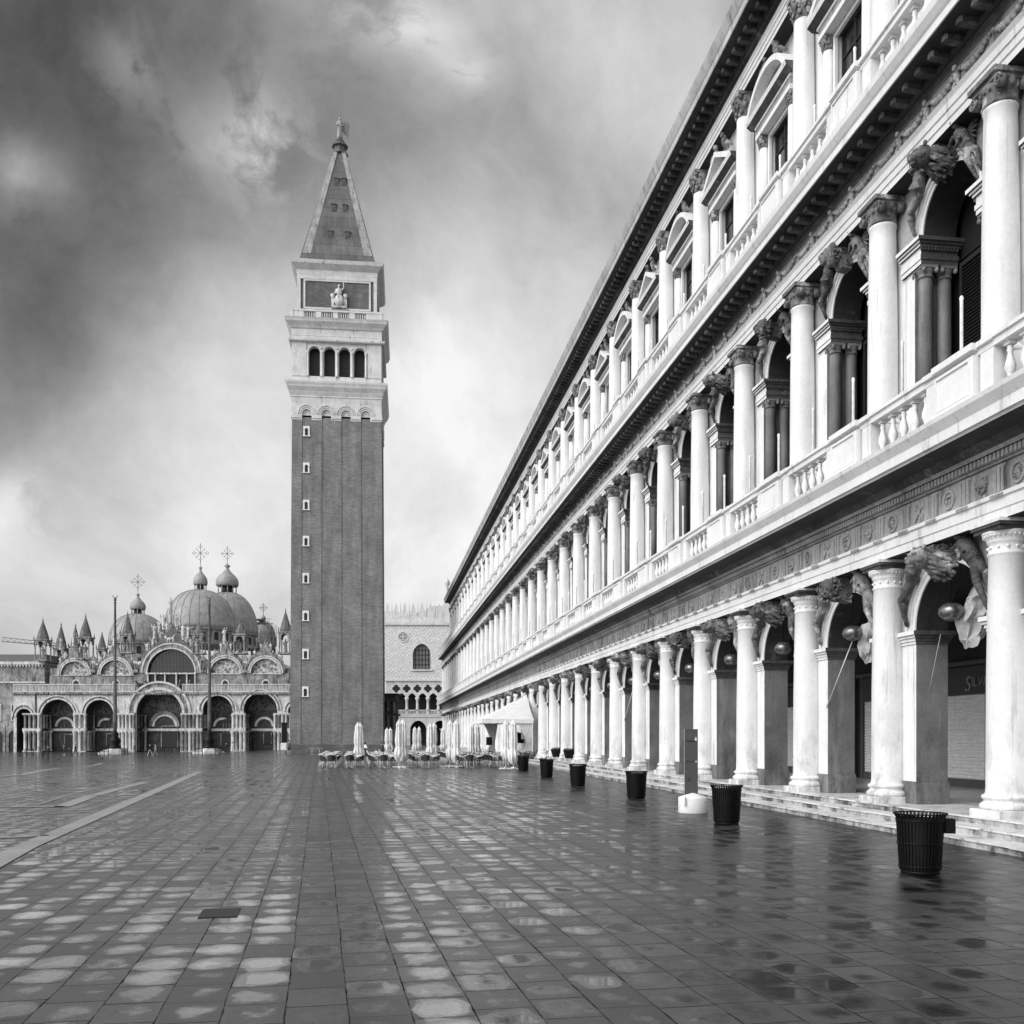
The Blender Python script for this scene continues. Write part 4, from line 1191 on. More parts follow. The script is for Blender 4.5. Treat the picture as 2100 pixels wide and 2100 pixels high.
# balustrade with slots
zE = tz(657); zF = tz(636.6)
mb = MB()
for side in range(4):
    m = MB(); v = -6.05
    m.box(-6.1,6.1,v,v+0.35,zE,zE+0.28); m.box(-6.12,6.12,v-0.04,v+0.38,zF-0.24,zF)
    for a, b in ((-6.1,-4.35),(-2.80,-2.05),(-0.52,0.12),(1.62,2.35),(3.85,6.1)): m.box(a,b,v+0.02,v+0.33,zE+0.28,zF-0.24)
    for g in (-4.35,-2.05,0.12,2.35):
        for k in range(5):
            m.lathe([(0.07,zE+0.28),(0.09,zE+0.6),(0.06,zF-0.24)], (g+0.15+0.3*k,v+0.18,0), 6)
    mb.merge(m, Matrix.Rotation(side*pi/2,4,'Z'))
mb.build('balustrade', M['tower_stone'], tower)
# attic cube
zG = tz(546); hq = 5.15
mb = MB(); mb.box(-hq,hq,-hq,hq,zE,zG-0.9,0); mb.build('attic_wall', M['brick_dk'], tower)
mb = MB()
for side in range(4):
    m = MB(); v = -hq
    m.box(-hq-0.12,-hq+0.32,v-0.14,v,zE,zG-0.9); m.box(hq-0.32,hq+0.12,v-0.14,v,zE,zG-0.9)
    a0, a1, b0, b1 = -4.45, 4.45, tz(632)+0.1, tz(569)
    t = 0.24
    m.box(a0,a1,v-0.12,v,b0,b0+t); m.box(a0,a1,v-0.12,v,b1-t,b1); m.box(a0,a0+t,v-0.12,v,b0+t,b1-t); m.box(a1-t,a1,v-0.12,v,b0+t,b1-t)
    m.box(-hq-0.12,hq+0.12,v-0.16,v,zG-1.5,zG-0.9)
    mb.merge(m, Matrix.Rotation(side*pi/2,4,'Z'))
mb.build('attic_frame', M['tower_stone'], tower)
mb = statue_mb(3.2, 2); m = MB()
for s in (-1,1):
    m.ell((s*0.85,-0.1,1.55),(0.26,0.24,0.34),9,7,0,None,0.25,random.Random(4)); m.box(s*0.85-0.18,s*0.85+0.18,-0.15,0.15,0,1.4)
m.ell((0,-0.15,0.9),(0.65,0.4,0.8),10,8,0,None,0.1,random.Random(3)); m.box(-0.9,0.9,-0.2,0.2,0.0,0.35)
mb.merge(m, None); mb.build('enthroned_figure', M['marble_lt'], tower, (0.25,-hq-0.22,tz(630)+0.15))
def rc2(name, prof, mat):
    mb = MB(); vs = []; n = len(prof)
    for (h, z) in prof: vs += [(-h,-h,z),(h,-h,z),(h,h,z),(-h,h,z)]
    fs = []
    for k in range(n-1):
        for i in range(4):
            j = (i+1)%4; fs.append((k*4+i,k*4+j,(k+1)*4+j,(k+1)*4+i))
    fs.append((3,2,1,0)); fs.append(tuple((n-1)*4+i for i in range(4)))
    mb.add(vs, fs); return mb.build(name, mat, tower)
rc2('attic_cornice', [(hq+0.18,zG-0.898),(hq+0.2,zG-0.3),(hq+0.45,zG-0.1),(hq+0.9,zG+0.3),(hq+0.95,zG+0.45),(hq+1.05,zG+0.75)], M['tower_stone'])
# spire
zP0 = zG+0.752; zP1 = CAMZ + (1510-318)/2000.0*(TD+6)
hb, ht = 5.0, 0.72
def at_t(t): return hb+(ht-hb)*t, zP0+0.6+(zP1-zP0-0.6)*t
mb = MB(); mb.box(-hb+0.1,hb-0.1,-hb+0.1,hb-0.1,zP0,zP0+0.6,1)
vs = []
for t in (0,1):
    h, z = at_t(t); vs += [(-h,-h,z),(h,-h,z),(h,h,z),(-h,h,z)]
mb.add(vs, [(0,1,5,4),(1,2,6,5),(2,3,7,6),(3,0,4,7)], 0)
M['spire_panel'] = brick_mat('spire_panel', 0.10, 0.135, 0.06)
for nd in M['spire_panel'].node_tree.nodes:
    if nd.type == 'TEX_BRICK': nd.inputs['Brick Width'].default_value = 2.2; nd.inputs['Row Height'].default_value = 1.45; nd.inputs['Mortar Size'].default_value = 0.035
mb.build('spire', [M['spire_panel'], M['spire']], tower)
mb = MB()
for side in range(4):
    m = MB()
    w0, w1 = 1.15, 0.48
    (h0, za), (h1, zb) = at_t(0), at_t(1)
    for s in (-1,1):
        A = [(s*h0,-h0-0.14,za-0.6),(s*(h0-w0),-h0-0.14,za-0.6),(s*(h1-w1),-h1-0.12,zb),(s*h1,-h1-0.12,zb)]
        B = [(p[0],p[1]+0.2,p[2]) for p in A]
        fs = [(0,1,2,3),(1,5,6,2),(4,0,3,7),(0,4,5,1),(3,2,6,7)]
        m.add(A+B, fs)
    mb.merge(m, Matrix.Rotation(side*pi/2,4,'Z'))
M['rib'] = stone('spire_rib_stone', 0.22, 0.38, 0.12, 0.52, 0.7, grain=3)
mb.build('spire_ribs', M['rib'], tower)
mb = MB()
for t, us in ((0.20,(-1.35,0.95)),(0.445,(-0.95,0.55)),(0.69,(-0.62,0.35))):
    h, z = at_t(t)
    for u in us:
        mb.box(u-0.05,u+0.75,-h-0.06,-h+0.6,z+0.90,z+1.0,1); mb.box(u+0.08,u+0.62,-h-0.04,-h+0.6,z+0.1,z+0.8,0); mb.box(u-0.05,u+0.75,-h-0.08,-h+0.6,z-0.10,z,1)
mb.build('dormer_hatches', [M['panelgrey'], M['spire']], tower)
mb = MB(); zz = zP1
mb.lathe([(0.95,zz-0.1),(1.15,zz-0.1),(1.15,zz+0.12),(0.8,zz+0.2),(0.8,zz+0.95),(1.15,zz+1.05),(1.15,zz+1.25),(0.75,zz+1.4),(0.62,zz+1.65),(0.7,zz+1.8),(0.5,zz+2.0),(0.3,zz+2.15)], seg=8, smooth=False)
mb.build('lantern', M['spire'], tower)
az = zz+2.15
mb = statue_mb(3.1, 3)
mb.prism([(0.15,2.3),(0.9,3.0),(1.35,3.0),(1.55,2.6),(1.5,1.6),(1.3,0.9),(1.1,0.6),(1.0,1.1),(0.6,1.5),(0.2,1.6)], 0.35, 0.55)
mb.prism([(-0.1,2.3),(0.3,2.9),(0.5,2.6),(0.4,1.6),(-0.1,1.7)], 0.30, 0.42)
mb.build('angel_statue', M['rib'], tower, (0,0,az), radians(20))

# ------------------------------------------------------------------ the church
BD = 190.0
bo = wp(330.4, 1510, BD)
BZ = -1.19
church = empty('domed_church', (bo.x, bo.y, BZ), -PSI, 'wide old church with five domes, deep arched portals and pinnacles', 'church')
def bu(zx): return (zx-935)*0.0295
def bw(zy): return (1425-zy)*0.0295
K_ = 0.0295
def dome_world(px, v):   # local u for a thing seen at P.x px at depth BD+v
    return (px-1050)/2000.0*(BD+v) - (330.4-1050)/2000.0*BD
def dome_z(py, v): return CAMZ + (1510-py)/2000.0*(BD+v) - BZ
def zp(zx, zy): return 40+zx/3.22, 1100+zy/3.22
bparts = dict(parent=church)
def cpart(mb, name, mats): return mb.build(name, mats, church)
# lower storey wall with five deep portals and two end porches
bays = [(-40,100,33,52,1190), (115,392,255,108,1185), (392,650,530,92,1172), (650,1185,925,150,1165), (1185,1445,1310,98,1150), (1445,1740,1592,110,1145), (1740,1905,1830,55,1155)]
TOPW = bw(1040)
lun_mats = [M['mosaic_dk'], M['mosaic_dk'], M['mosaic_dk'], M['mosaic_dk'], M['mosaic_dk'], M['mosaic_dk'], M['mosaic_dk']]
for i, (x0,x1,c,r,sp) in enumerate(bays):
    mb = MB(); top = TOPW if i != 3 else bw(957)
    uc = bu(c); R = r*K_; ws = bw(sp)
    if i == 3:
        mb.archwall(bu(x0),bu(x1),-0.5,TOPW,uc,R,ws-0.0,0.0,3.2,0,1,24) if ws+R < TOPW else None
        mb.archwall(bu(x0),bu(x1),-0.5,TOPW,uc,R,ws,0.0,3.2,0,1,24)
        mb.ring((uc,ws),R,R+0.55,-0.35,0.0,0,pi,32,2); mb.ring((uc,ws),R+0.55,R+1.35,-0.2,0.3,0,pi,32,3); mb.ring((uc,ws),R+1.35,R+1.75,-0.45,0.3,0,pi,32,2)
    else:
        mb.archwall(bu(x0),bu(x1),-0.5,TOPW,uc,R,ws,0.0,3.2,0,1,20)
        mb.ring((uc,ws),R,R+0.3,-0.28,0.0,0,pi,26,2); mb.ring((uc,ws),R+0.3,R+0.62,-0.12,0.0,0,pi,26,3); mb.ring((uc,ws),R+0.62,R+0.85,-0.32,0.0,0,pi,26,2)
    cpart(mb, 'portal_arch', [M['marble_lt'], M['marble_dk'], M['marble_lt'], M['marble']])
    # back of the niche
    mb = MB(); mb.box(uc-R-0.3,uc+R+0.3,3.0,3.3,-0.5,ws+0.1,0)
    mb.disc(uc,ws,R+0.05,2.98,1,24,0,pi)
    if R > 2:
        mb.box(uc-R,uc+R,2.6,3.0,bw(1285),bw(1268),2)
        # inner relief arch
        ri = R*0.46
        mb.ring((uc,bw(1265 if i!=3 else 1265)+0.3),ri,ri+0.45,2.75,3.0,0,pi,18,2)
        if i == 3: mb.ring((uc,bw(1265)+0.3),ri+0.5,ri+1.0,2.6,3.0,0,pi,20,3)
    cpart(mb, 'portal_niche', [M['marble_dk'], lun_mats[i], M['marble_lt'], M['marble']])  # niche back and lunette coloured dark to carry the portal's shade
    # doors
    if i in (1,2,3,4,5):
        dw, dt, db = {1:(1.35,1310,1425),2:(1.0,1305,1385),3:(1.5,1255,1395),4:(0.95,1300,1385),5:(0.65,1290,1370)}[i]
        du = {1:bu(303),2:bu(573),3:bu(957),4:bu(1338),5:bu(1613)}[i]
        mb = MB(); mb.box(du-dw-0.2,du+dw+0.2,2.8,2.98,bw(db),bw(dt)+0.2,0); mb.box(du-dw,du+dw,2.72,2.8,bw(db)+0.02,bw(dt),1)
        if i in (2,4): 
            mb.box(du-1.25,du+1.25,2.74,2.8,bw(1298),bw(1245),1); mb.disc(du,bw(1245),1.25,2.735,1,20,0,pi)
            for q in (-0.6,0,0.6): mb.box(du+q-0.05,du+q+0.05,2.66,2.73,bw(1298),bw(1235),0)
        cpart(mb, 'church_door', [M['marble'], M['dark']])
    # lunette picture in the two end and inner niches handled by the mosaic disc
# columns in two tiers
def small_col(h, r):
    mb = MB(); mb.lathe([(r*1.35,0),(r*1.35,h*0.03),(r*1.05,h*0.06),(r,h*0.08),(r*0.95,h*0.84),(r*1.05,h*0.86),(r*1.5,h*0.97),(r*1.5,h)], seg=10)
    return mb
h1 = bw(1285)-bw(1418); h2 = bw(1178)-bw(1268)
cl1 = {k: small_col(h1,0.30).mesh('portal_column', M[k]) for k in ('marble_lt','marble','marble_dk')}
cl2 = {k: small_col(h2,0.24).mesh('upper_portal_column', M[k]) for k in ('marble_lt','marble','marble_dk')}
rb = random.Random(21)
spots = []
for a, b in ((45,135),(372,440),(640,760),(1080,1205),(1415,1490),(1690,1790)):
    n = int((b-a)/24)
    for k in range(n+1): spots.append((a+(b-a)*k/n, -0.42, True))
for c, r in ((255,108),(530,92),(925,150),(1310,98),(1592,110)):
    for s in (-1,1):
        for q, v in ((0.98,0.45),(0.93,1.35),(0.84,2.2)):
            spots.append((c+s*r*q-4*s, v, False))
for zx, v, fr in spots:
    k = rb.choice(['marble_lt','marble_lt','marble'] if fr else ['marble','marble_dk','marble_lt'])
    place(cl1[k], 'portal_column', church, (bu(zx), v, bw(1418)))
    k = rb.choice(['marble_lt','marble','marble_lt'] if fr else ['marble','marble_dk','marble'])
    place(cl2[k], 'upper_portal_column', church, (bu(zx), v, bw(1268)))
for (a,b) in ((30,150),(365,448),(632,768),(1072,1212),(1408,1498),(1683,1800)):
    mb = MB(); mb.box(bu(a),bu(b),-0.75,-0.005,bw(1285)+0.02,bw(1268)); mb.box(bu(a),bu(b),-0.8,-0.005,bw(1178)+0.01,bw(1168)); mb.box(bu(a),bu(b),-0.85,-0.005,-0.5,bw(1418)); cpart(mb, 'column_shelf', M['marble_lt'])
# terrace and its balustrade
mb = MB(); mb.box(bu(-40),bu(1905),-0.45,5.0,TOPW+0.002,TOPW+0.35)
for k in range(110):
    u = bu(-40)+ (bu(1905)-bu(-40))*k/110; mb.box(u,u+0.22,-0.40,0.0,TOPW-0.22,TOPW)
cpart(mb, 'terrace_cornice', M['marble'])
for a, b in ((-40,765),(1075,1905)):
    mb = MB(); z0 = TOPW+0.352; z1 = bw(975)
    mb.box(bu(a),bu(b),-0.30,-0.05,z0,z0+0.15); mb.box(bu(a),bu(b),-0.34,-0.02,z1-0.18,z1)
    n = int((b-a)/9.5)
    for k in range(n):
        u = bu(a)+(bu(b)-bu(a))*(k+0.5)/n
        mb.box(u-0.065,u+0.065,-0.24,-0.11,z0+0.15,z1-0.18)
    cpart(mb, 'terrace_balustrade', M['marble_lt'])
# upper storey
V2 = 4.2
ub = [(130,445,303,90,905,735), (445,745,578,98,905,700), (745,1185,955,160,892,560), (1185,1465,1320,100,895,690), (1465,1745,1590,98,895,690)]
def ogee(c, R, tip, ws, n=14):
    """outline of an ogee gable round an arch: from left foot over the tip to the right foot"""
    pts = []
    for k in range(n+1):
        t = k/n
        if t < 0.55:
            a = pi*(1-0.5*t/0.55*0.56); pts.append((c+R*cos(a), ws+R*sin(a)))
        else:
            s = (t-0.55)/0.45; a = pi*(1-0.5*0.56)
            p0 = (c+R*cos(a), ws+R*sin(a)); p2 = (c, tip)
            p1 = (c-R*0.22, ws+R*1.10)
            pts.append(((1-s)**2*p0[0]+2*(1-s)*s*p1[0]+s*s*p2[0], (1-s)**2*p0[1]+2*(1-s)*s*p1[1]+s*s*p2[1]))
    return pts + [(2*c-x, y) for x, y in pts[-2::-1]]
zT = TOPW+0.352
for i, (x0,x1,c,r,sp,tip) in enumerate(ub):
    uc = bu(c); R = r*K_; ws = bw(sp)
    R2 = R+0.85 if i != 2 else R+1.6
    mb = MB()
    mb.archwall(bu(x0),bu(x1),zT,ws+0.002,uc,0.001,ws-0.01,V2,V2+0.5,0,0,2)
    og = ogee(uc, R2, bw(tip), ws)
    # body of the gable between the inner arch and the ogee line
    n = len(og)
    inn = [(uc+R*cos(pi*(1-k/(n-1))), ws+R*sin(pi*(1-k/(n-1)))) for k in range(n)]
    for k in range(n-1):
        for v, fl in ((V2-0.25,False),(V2+0.5,True)):
            q = [(p[0],v,p[1]) for p in (inn[k],inn[k+1],og[k+1],og[k])]
            mb.add(q, [(0,1,2,3) if not fl else (3,2,1,0)], 1)
        q = [(og[k][0],V2-0.25,og[k][1]),(og[k+1][0],V2-0.25,og[k+1][1]),(og[k+1][0],V2+0.5,og[k+1][1]),(og[k][0],V2+0.5,og[k][1])]
        mb.add(q, [(0,1,2,3)], 1)
    mb.ring((uc,ws),R,R+0.28,V2-0.42,V2-0.25,0,pi,26,2)
    mb.ring((uc,ws),R2-0.45 if i!=2 else R+0.95,R2-0.2 if i!=2 else R+1.25,V2-0.40,V2-0.25,0,pi,26,2)
    # crest along the ogee: crockets
    rr = random.Random(50+i)
    for k in range(1, n-1):
        p = og[k]
        for q in range(2):
            mb.ell((p[0]+rr.uniform(-0.15,0.15),V2,p[1]+0.18+rr.uniform(-0.05,0.25)), (0.17,0.15,0.42), 6, 5, 1, None, 0.25, rr)
    cpart(mb, 'ogee_gable', [M['marble'], M['marble'], M['marble_lt']])
    if i == 2:   # triangular dark field with a relief in the tip
        mb = MB()
        P = [(uc+a_*R2,ws+b_*R2) for a_,b_ in ((-0.66,0.70),(-0.50,0.89),(-0.24,1.14),(-0.08,1.33),(0,1.46),(0.08,1.33),(0.24,1.14),(0.50,0.89),(0.66,0.70),(0.45,0.85),(0.2,0.95),(0,0.97),(-0.2,0.95),(-0.45,0.85))]
        mb.prism(P, V2-0.34, V2-0.26); cpart(mb, 'gable_field', M['spire'])
        mb = MB(); mb.ell((uc-0.1,V2-0.42,ws+R+2.0),(0.9,0.16,0.32),10,6); mb.ell((uc-1.0,V2-0.42,ws+R+2.3),(0.3,0.16,0.35),8,6)
        for q in (-0.7,-0.3,0.3,0.6): mb.box(uc+q-0.07,uc+q+0.07,V2-0.48,V2-0.35,ws+R+1.4,ws+R+1.9)
        for q in range(5): capsule(mb,(uc+0.1,V2-0.45,ws+R+2.1),(uc+0.9-0.1*q,V2-0.45,ws+R+2.9-0.2*q),0.08,0.04,5)
        cpart(mb, 'winged_lion_relief', M['marble_lt'])
        mb = MB(); mb.disc(uc,ws,R+0.02,V2+0.45,0,28,0,pi); 
        for q in range(-6,7): mb.box(uc+q*0.68-0.03,uc+q*0.68+0.03,V2+0.36,V2+0.44,ws,ws+sqrt(max(0.01,R*R-(q*0.68)**2)),1)
        for q in range(1,6): 
            hh = q*0.8; wv_ = sqrt(max(0.01,R*R-hh*hh)); mb.box(uc-wv_,uc+wv_,V2+0.38,V2+0.43,ws+hh,ws+hh+0.04,1)
        cpart(mb, 'great_window', [M['glass'], M['spire']])
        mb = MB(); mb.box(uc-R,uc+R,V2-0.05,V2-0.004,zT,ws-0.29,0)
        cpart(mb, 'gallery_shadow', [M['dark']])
        for q, zx in enumerate((800,850,915,992,1062,1118)):
            mb = MB(); mb.lathe([(0.28,zT),(0.28,zT+0.2),(0.2,zT+0.3),(0.19,ws-0.4),(0.3,ws-0.15),(0.3,ws)], (bu(zx),V2-0.32,0), 10); cpart(mb, 'gallery_column', M['marble_lt'])
        mb = MB(); mb.box(uc-R-0.4,uc+R+0.4,V2-0.45,V2+0.3,ws-0.28,ws-0.004); cpart(mb, 'gallery_lintel', M['marble_lt'])
    else:
        mb = MB(); mb.disc(uc,ws,R+0.05,V2+0.4,0,24,0,pi); cpart(mb, 'lunette_mosaic', M['mosaic_lt'])
        mb = MB(); wu = bu({0:310,1:580,3:1317,4:1590}[i]); mb.box(wu-0.75,wu+0.75,V2-0.06,V2,bw(1000),bw(960),0); mb.disc(wu,bw(960),0.75,V2-0.05,0,14,0,pi)
        mb.box(wu-0.52,wu+0.52,V2-0.12,V2-0.06,bw(1000),bw(962),1); mb.disc(wu,bw(962),0.52,V2-0.12,1,14,0,pi)
        cpart(mb, 'upper_window', [M['marble_lt'], M['dark']])
        mb = MB(); mb.box(bu(x0)+1.2,bu(x1)-1.2,V2-0.2,V2-0.005,ws-0.2,ws-0.004); cpart(mb, 'string_course', M['marble_lt'])
# horses on the gallery
mbh = MB()
mbh.ell((0,0,1.35),(0.85,0.32,0.40),12,8); mbh.ell((-0.55,0,1.4),(0.42,0.33,0.42),10,7); mbh.ell((0.55,0,1.4),(0.4,0.34,0.42),10,7)
capsule(mbh,(-0.7,0,1.55),(-1.12,0,2.15),0.26,0.16,8); capsule(mbh,(-1.1,0,2.2),(-1.5,0,1.95),0.16,0.10,8)
for (u,v,l) in ((-0.65,-0.18,0),(0.68,-0.18,0),(0.68,0.18,0)):
    capsule(mbh,(u,v,1.2),(u+0.06,v,0.65),0.16,0.09,6); capsule(mbh,(u+0.06,v,0.65),(u,v,0.05),0.08,0.06,6)
capsule(mbh,(-0.7,0.18,1.2),(-1.1,0.18,0.85),0.15,0.09,6); capsule(mbh,(-1.1,0.18,0.85),(-0.95,0.18,0.4),0.08,0.06,6)
capsule(mbh,(0.9,0,1.55),(1.2,0,0.8),0.10,0.05,6)
hme = mbh.mesh('horse_statue', M['spire'])
for zx, rz_ in ((765,1.2),(830,1.2),(1032,1.9),(1098,1.9)): place(hme, 'horse_statue', church, (bu(zx), V2-1.8, zT+0.15), rz_)
# pinnacles: open aedicule with spire
def pinnacle(w, base, z0, ztip):
    mb = MB()
    for su in (-1,1):
        for sv in (-1,1): mb.lathe([(0.2,base),(0.14,base+0.2),(0.13,z0-0.6),(0.22,z0-0.3)], (su*(w-0.15),sv*(w-0.15),0), 8)
    for q in range(4):
        m = MB(); m.archwall(-w,w,z0-1.2,z0,0,w*0.62,z0-0.95,-w,-w+0.14,0,0,10); mb.merge(m, Matrix.Rotation(q*pi/2,4,'Z'))
    mb.box(-w-0.15,w+0.15,-w-0.15,w+0.15,z0,z0+0.25); mb.box(-w-0.12,w+0.12,-w-0.12,w+0.12,base-0.3,base)
    for su in (-1,1):
        for sv in (-1,1): mb.lathe([(0.14,z0+0.25),(0.02,z0+1.1)], (su*(w),sv*(w),0), 6)
    m = MB(); H = ztip-z0-0.25
    mb.lathe([(w*1.02,z0+0.25),(w*0.98,z0+0.25+H*0.10),(w*0.86,z0+0.25+H*0.24),(0.10,z0+0.25+H*0.84),(0.17,z0+0.25+H*0.88),(0.06,z0+0.25+H*0.91),(0.02,ztip)], seg=8, mi=1, smooth=False)
    mb.merge(statue_mb((z0-base)*0.72, int(w*10)), Matrix.Translation((0,0,base)))
    return mb
for (zx, tip, zb_, base, w) in ((155,535,690,815,1.05),(275,560,745,830,0.95),(370,570,735,800,0.85),(437,505,675,805,1.05),(545,625,745,830,0.7),(714,490,655,765,0.95),(1185,560,655,770,0.95),(1460,545,655,770,1.0),(1757,470,640,770,1.0)):
    far_ = 8.0 if zx in (275,370,545) else 0.0
    vv = V2+0.6+far_; kk = (BD+vv)/BD
    gzf = lambda zy: CAMZ-BZ + (bw(zy)-(CAMZ-BZ))*kk
    cpart(pinnacle(w*1.12*kk, gzf(base), gzf(zb_), gzf(tip)), 'pinnacle', [M['marble'], M['spire']]).location = (dome_world(zp(zx,0)[0], vv), vv, 0)
# solid masses behind the gables so that the roofs read as a building
mb = MB(); mb.box(bu(125),bu(1745),V2+0.55,V2+52,-0.5,bw(860)); mb.box(bu(60),bu(1860),V2+0.55,V2+50,-0.5,bw(1000)); cpart(mb, 'church_body', M['marble'])
mb = MB()
for (x0,x1,c,r,sp,tip) in ub:
    uc = bu(c); R = r*K_*0.98; ws = bw(sp)
    n = 14; pts = [(uc+R*cos(pi*k/n), ws+R*sin(pi*k/n)*1.02) for k in range(n+1)]
    mb.prism(pts[::-1], V2+0.55, V2+14)
cpart(mb, 'barrel_roofs', M['lead'])
# statues
for (zx, zt_, zb2, wg) in ((205,650,715,False),(290,620,690,False),(570,600,715,False),(945,380,470,False),(1030,560,650,False),(1120,612,690,False),(1310,588,680,False),(898,498,580,True),(838,565,640,True),(985,500,560,True),(1065,575,640,True),(870,540,600,True)):
    h = (zb2-zt_)*K_
    sm_ = statue_mb(h, zx, wg); sm_.lathe([(0.34,-0.6),(0.28,-0.5),(0.24,-0.1),(0.34,0.0)], seg=8)
    o = cpart(sm_, 'roof_statue', M['marble_lt']); o.location = (bu(zx), V2+0.1, bw(zb2))
mb = MB(); mb.lathe([(0.35,bw(560)),(0.3,bw(540)),(0.45,bw(510)),(0.3,bw(490)),(0.5,bw(472)),(0.5,bw(470))], (bu(945),V2+0.1,0), 10); cpart(mb, 'statue_pedestal', M['marble_lt'])
# small figures climbing the slopes of the gables
for i, (x0,x1,c,r,sp,tip) in enumerate(ub):
    og = ogee(bu(c), r*K_+(0.85 if i != 2 else 1.6), bw(tip), bw(sp))
    for k in ((5,8,11,17,20,23) if i != 2 else (6,8,10,12,16,18,20,22)):
        o = cpart(statue_mb(1.7 if i != 2 else 2.0, k+i, i==2), 'gable_statue', M['marble_lt']); o.location = (og[k][0], V2+0.12, og[k][1]+0.05)
# niches with figures between the upper arches
for zx in (430,712,1172,1455):
    mb = MB(); mb.box(bu(zx)-0.55,bu(zx)+0.55,V2-0.5,V2-0.005,bw(890),bw(870)); mb.box(bu(zx)-0.55,bu(zx)+0.55,V2-0.55,V2-0.005,bw(812),bw(800))
    mb.prism([(bu(zx)-0.6,bw(800)+0.003),(bu(zx)+0.6,bw(800)+0.003),(bu(zx),bw(770))], V2-0.5, V2-0.05)
    for s in (-1,1): mb.lathe([(0.09,bw(870)),(0.09,bw(812))], (bu(zx)+s*0.45,V2-0.42,0), 6)
    mb.merge(statue_mb(1.5, zx), Matrix.Translation((bu(zx),V2-0.3,bw(870)))); cpart(mb, 'niche_figure', M['marble'])
# domes
def dome(cx, halfw, ztop, zbase, v, lan, cross_top, hasx=True):
    """cx, halfw, ztop.. in the close-up's own pixels"""
    px, _ = zp(cx, 0); u = dome_world(px, v); R = halfw/3.22/2000.0*(BD+v)
    Z = lambda zy: dome_z(zp(0,zy)[1], v)
    zt_, zb2 = Z(ztop), Z(zbase); H = zt_-zb2
    mb = MB()
    prof = [(R*0.93,zb2-3.5),(R*0.93,zb2-0.4),(R*1.0,zb2-0.3),(R*1.0,zb2)]
    nn = 16
    for k in range(1,nn+1):
        t = k/nn
        a = t*pi/2
        rr = R*(cos(a)**0.80) if t < 0.999 else 0.02
        prof.append((max(0.02,rr*1.0), zb2+H*sin(a)))
    seg = 48
    mb.lathe(prof[:4], seg=seg, mi=1, smooth=False)
    mb.lathe(prof[3:], seg=seg, mi=0)
    for k in range(24):
        a = 2*pi*k/24
        pts = [(r*1.005*cos(a), r*1.005*sin(a), z) for r, z in prof[3:-1]]
        mb.tube(pts, 0.07, 4, 0, False)
    for k in range(16):       # dark windows of the drum
        a = 2*pi*k/16
        m = MB(); m.box(-0.45,0.45,-R*0.93-0.06,-R*0.93+0.1,zb2-2.6,zb2-0.9); mb.merge(m, Matrix.Rotation(a,4,'Z')); 
        for j in range(6): mb.m[-1-j] = 2
    d = cpart(mb, 'dome', [M['lead'], M['marble'], M['dark']]); d.location = (u, v, 0)
    lw, lbot, lmid, ltop = lan
    r = lw/3.22/2000.0*(BD+v); z0, z1, z2 = Z(lbot), Z(lmid), Z(ltop)
    mb = MB()
    for k in range(10):
        a = 2*pi*k/10; mb.lathe([(0.12,z0-0.5),(0.12,z1)], (r*0.8*cos(a),r*0.8*sin(a),0), 6)
    mb.lathe([(r*0.55,z0-0.6),(r*0.55,z1)], seg=12, mi=1)
    H2 = z2-z1
    mb.lathe([(r*0.92,z1-0.05),(r*0.98,z1+H2*0.06),(r*1.0,z1+H2*0.16),(r*0.93,z1+H2*0.30),(r*0.72,z1+H2*0.44),(r*0.42,z1+H2*0.57),(r*0.22,z1+H2*0.68),(r*0.12,z1+H2*0.78),(r*0.26,z1+H2*0.85),(r*0.26,z1+H2*0.88),(r*0.08,z1+H2*0.94),(0.05,z2)], seg=20)
    o = mb.build('lantern', [M['lead'], M['dark']], d)
    zc = Z(cross_top); mb = MB(); mb.tube([(0,0,z2),(0,0,zc)], 0.06, 5)
    cz = z2+(zc-z2)*0.55; L_ = (zc-z2)*0.36
    for q in range(8):
        a = q*pi/4; L2 = L_*(1.0 if q%2==0 else 0.72)
        mb.tube([(0,0,cz),(L2*cos(a),0,cz+L2*sin(a))], 0.045, 4)
        mb.ell((L2*cos(a),0,cz+L2*sin(a)), (0.13,0.1,0.13), 6, 4)
        if q%2==0:
            for s in (-1,1):
                b = a+s*0.28; mb.tube([(L2*0.6*cos(a),0,cz+L2*0.6*sin(a)),(L2*0.85*cos(b),0,cz+L2*0.85*sin(b))],0.03,4); mb.ell((L2*0.85*cos(b),0,cz+L2*0.85*sin(b)),(0.09,0.08,0.09),5,4)
    mb.build('dome_cross', M['spire'], d)
dome(1195, 228, 355, 622, 30, (46,355,320,190), 45)
dome(1372, 196, 370, 650, 46, (74,362,330,175), 65)
dome(782, 184, 513, 712, 34, (50,513,482,370), 245)
dome(1610, 84, 560, 720, 60, (16,560,545,510), 440)
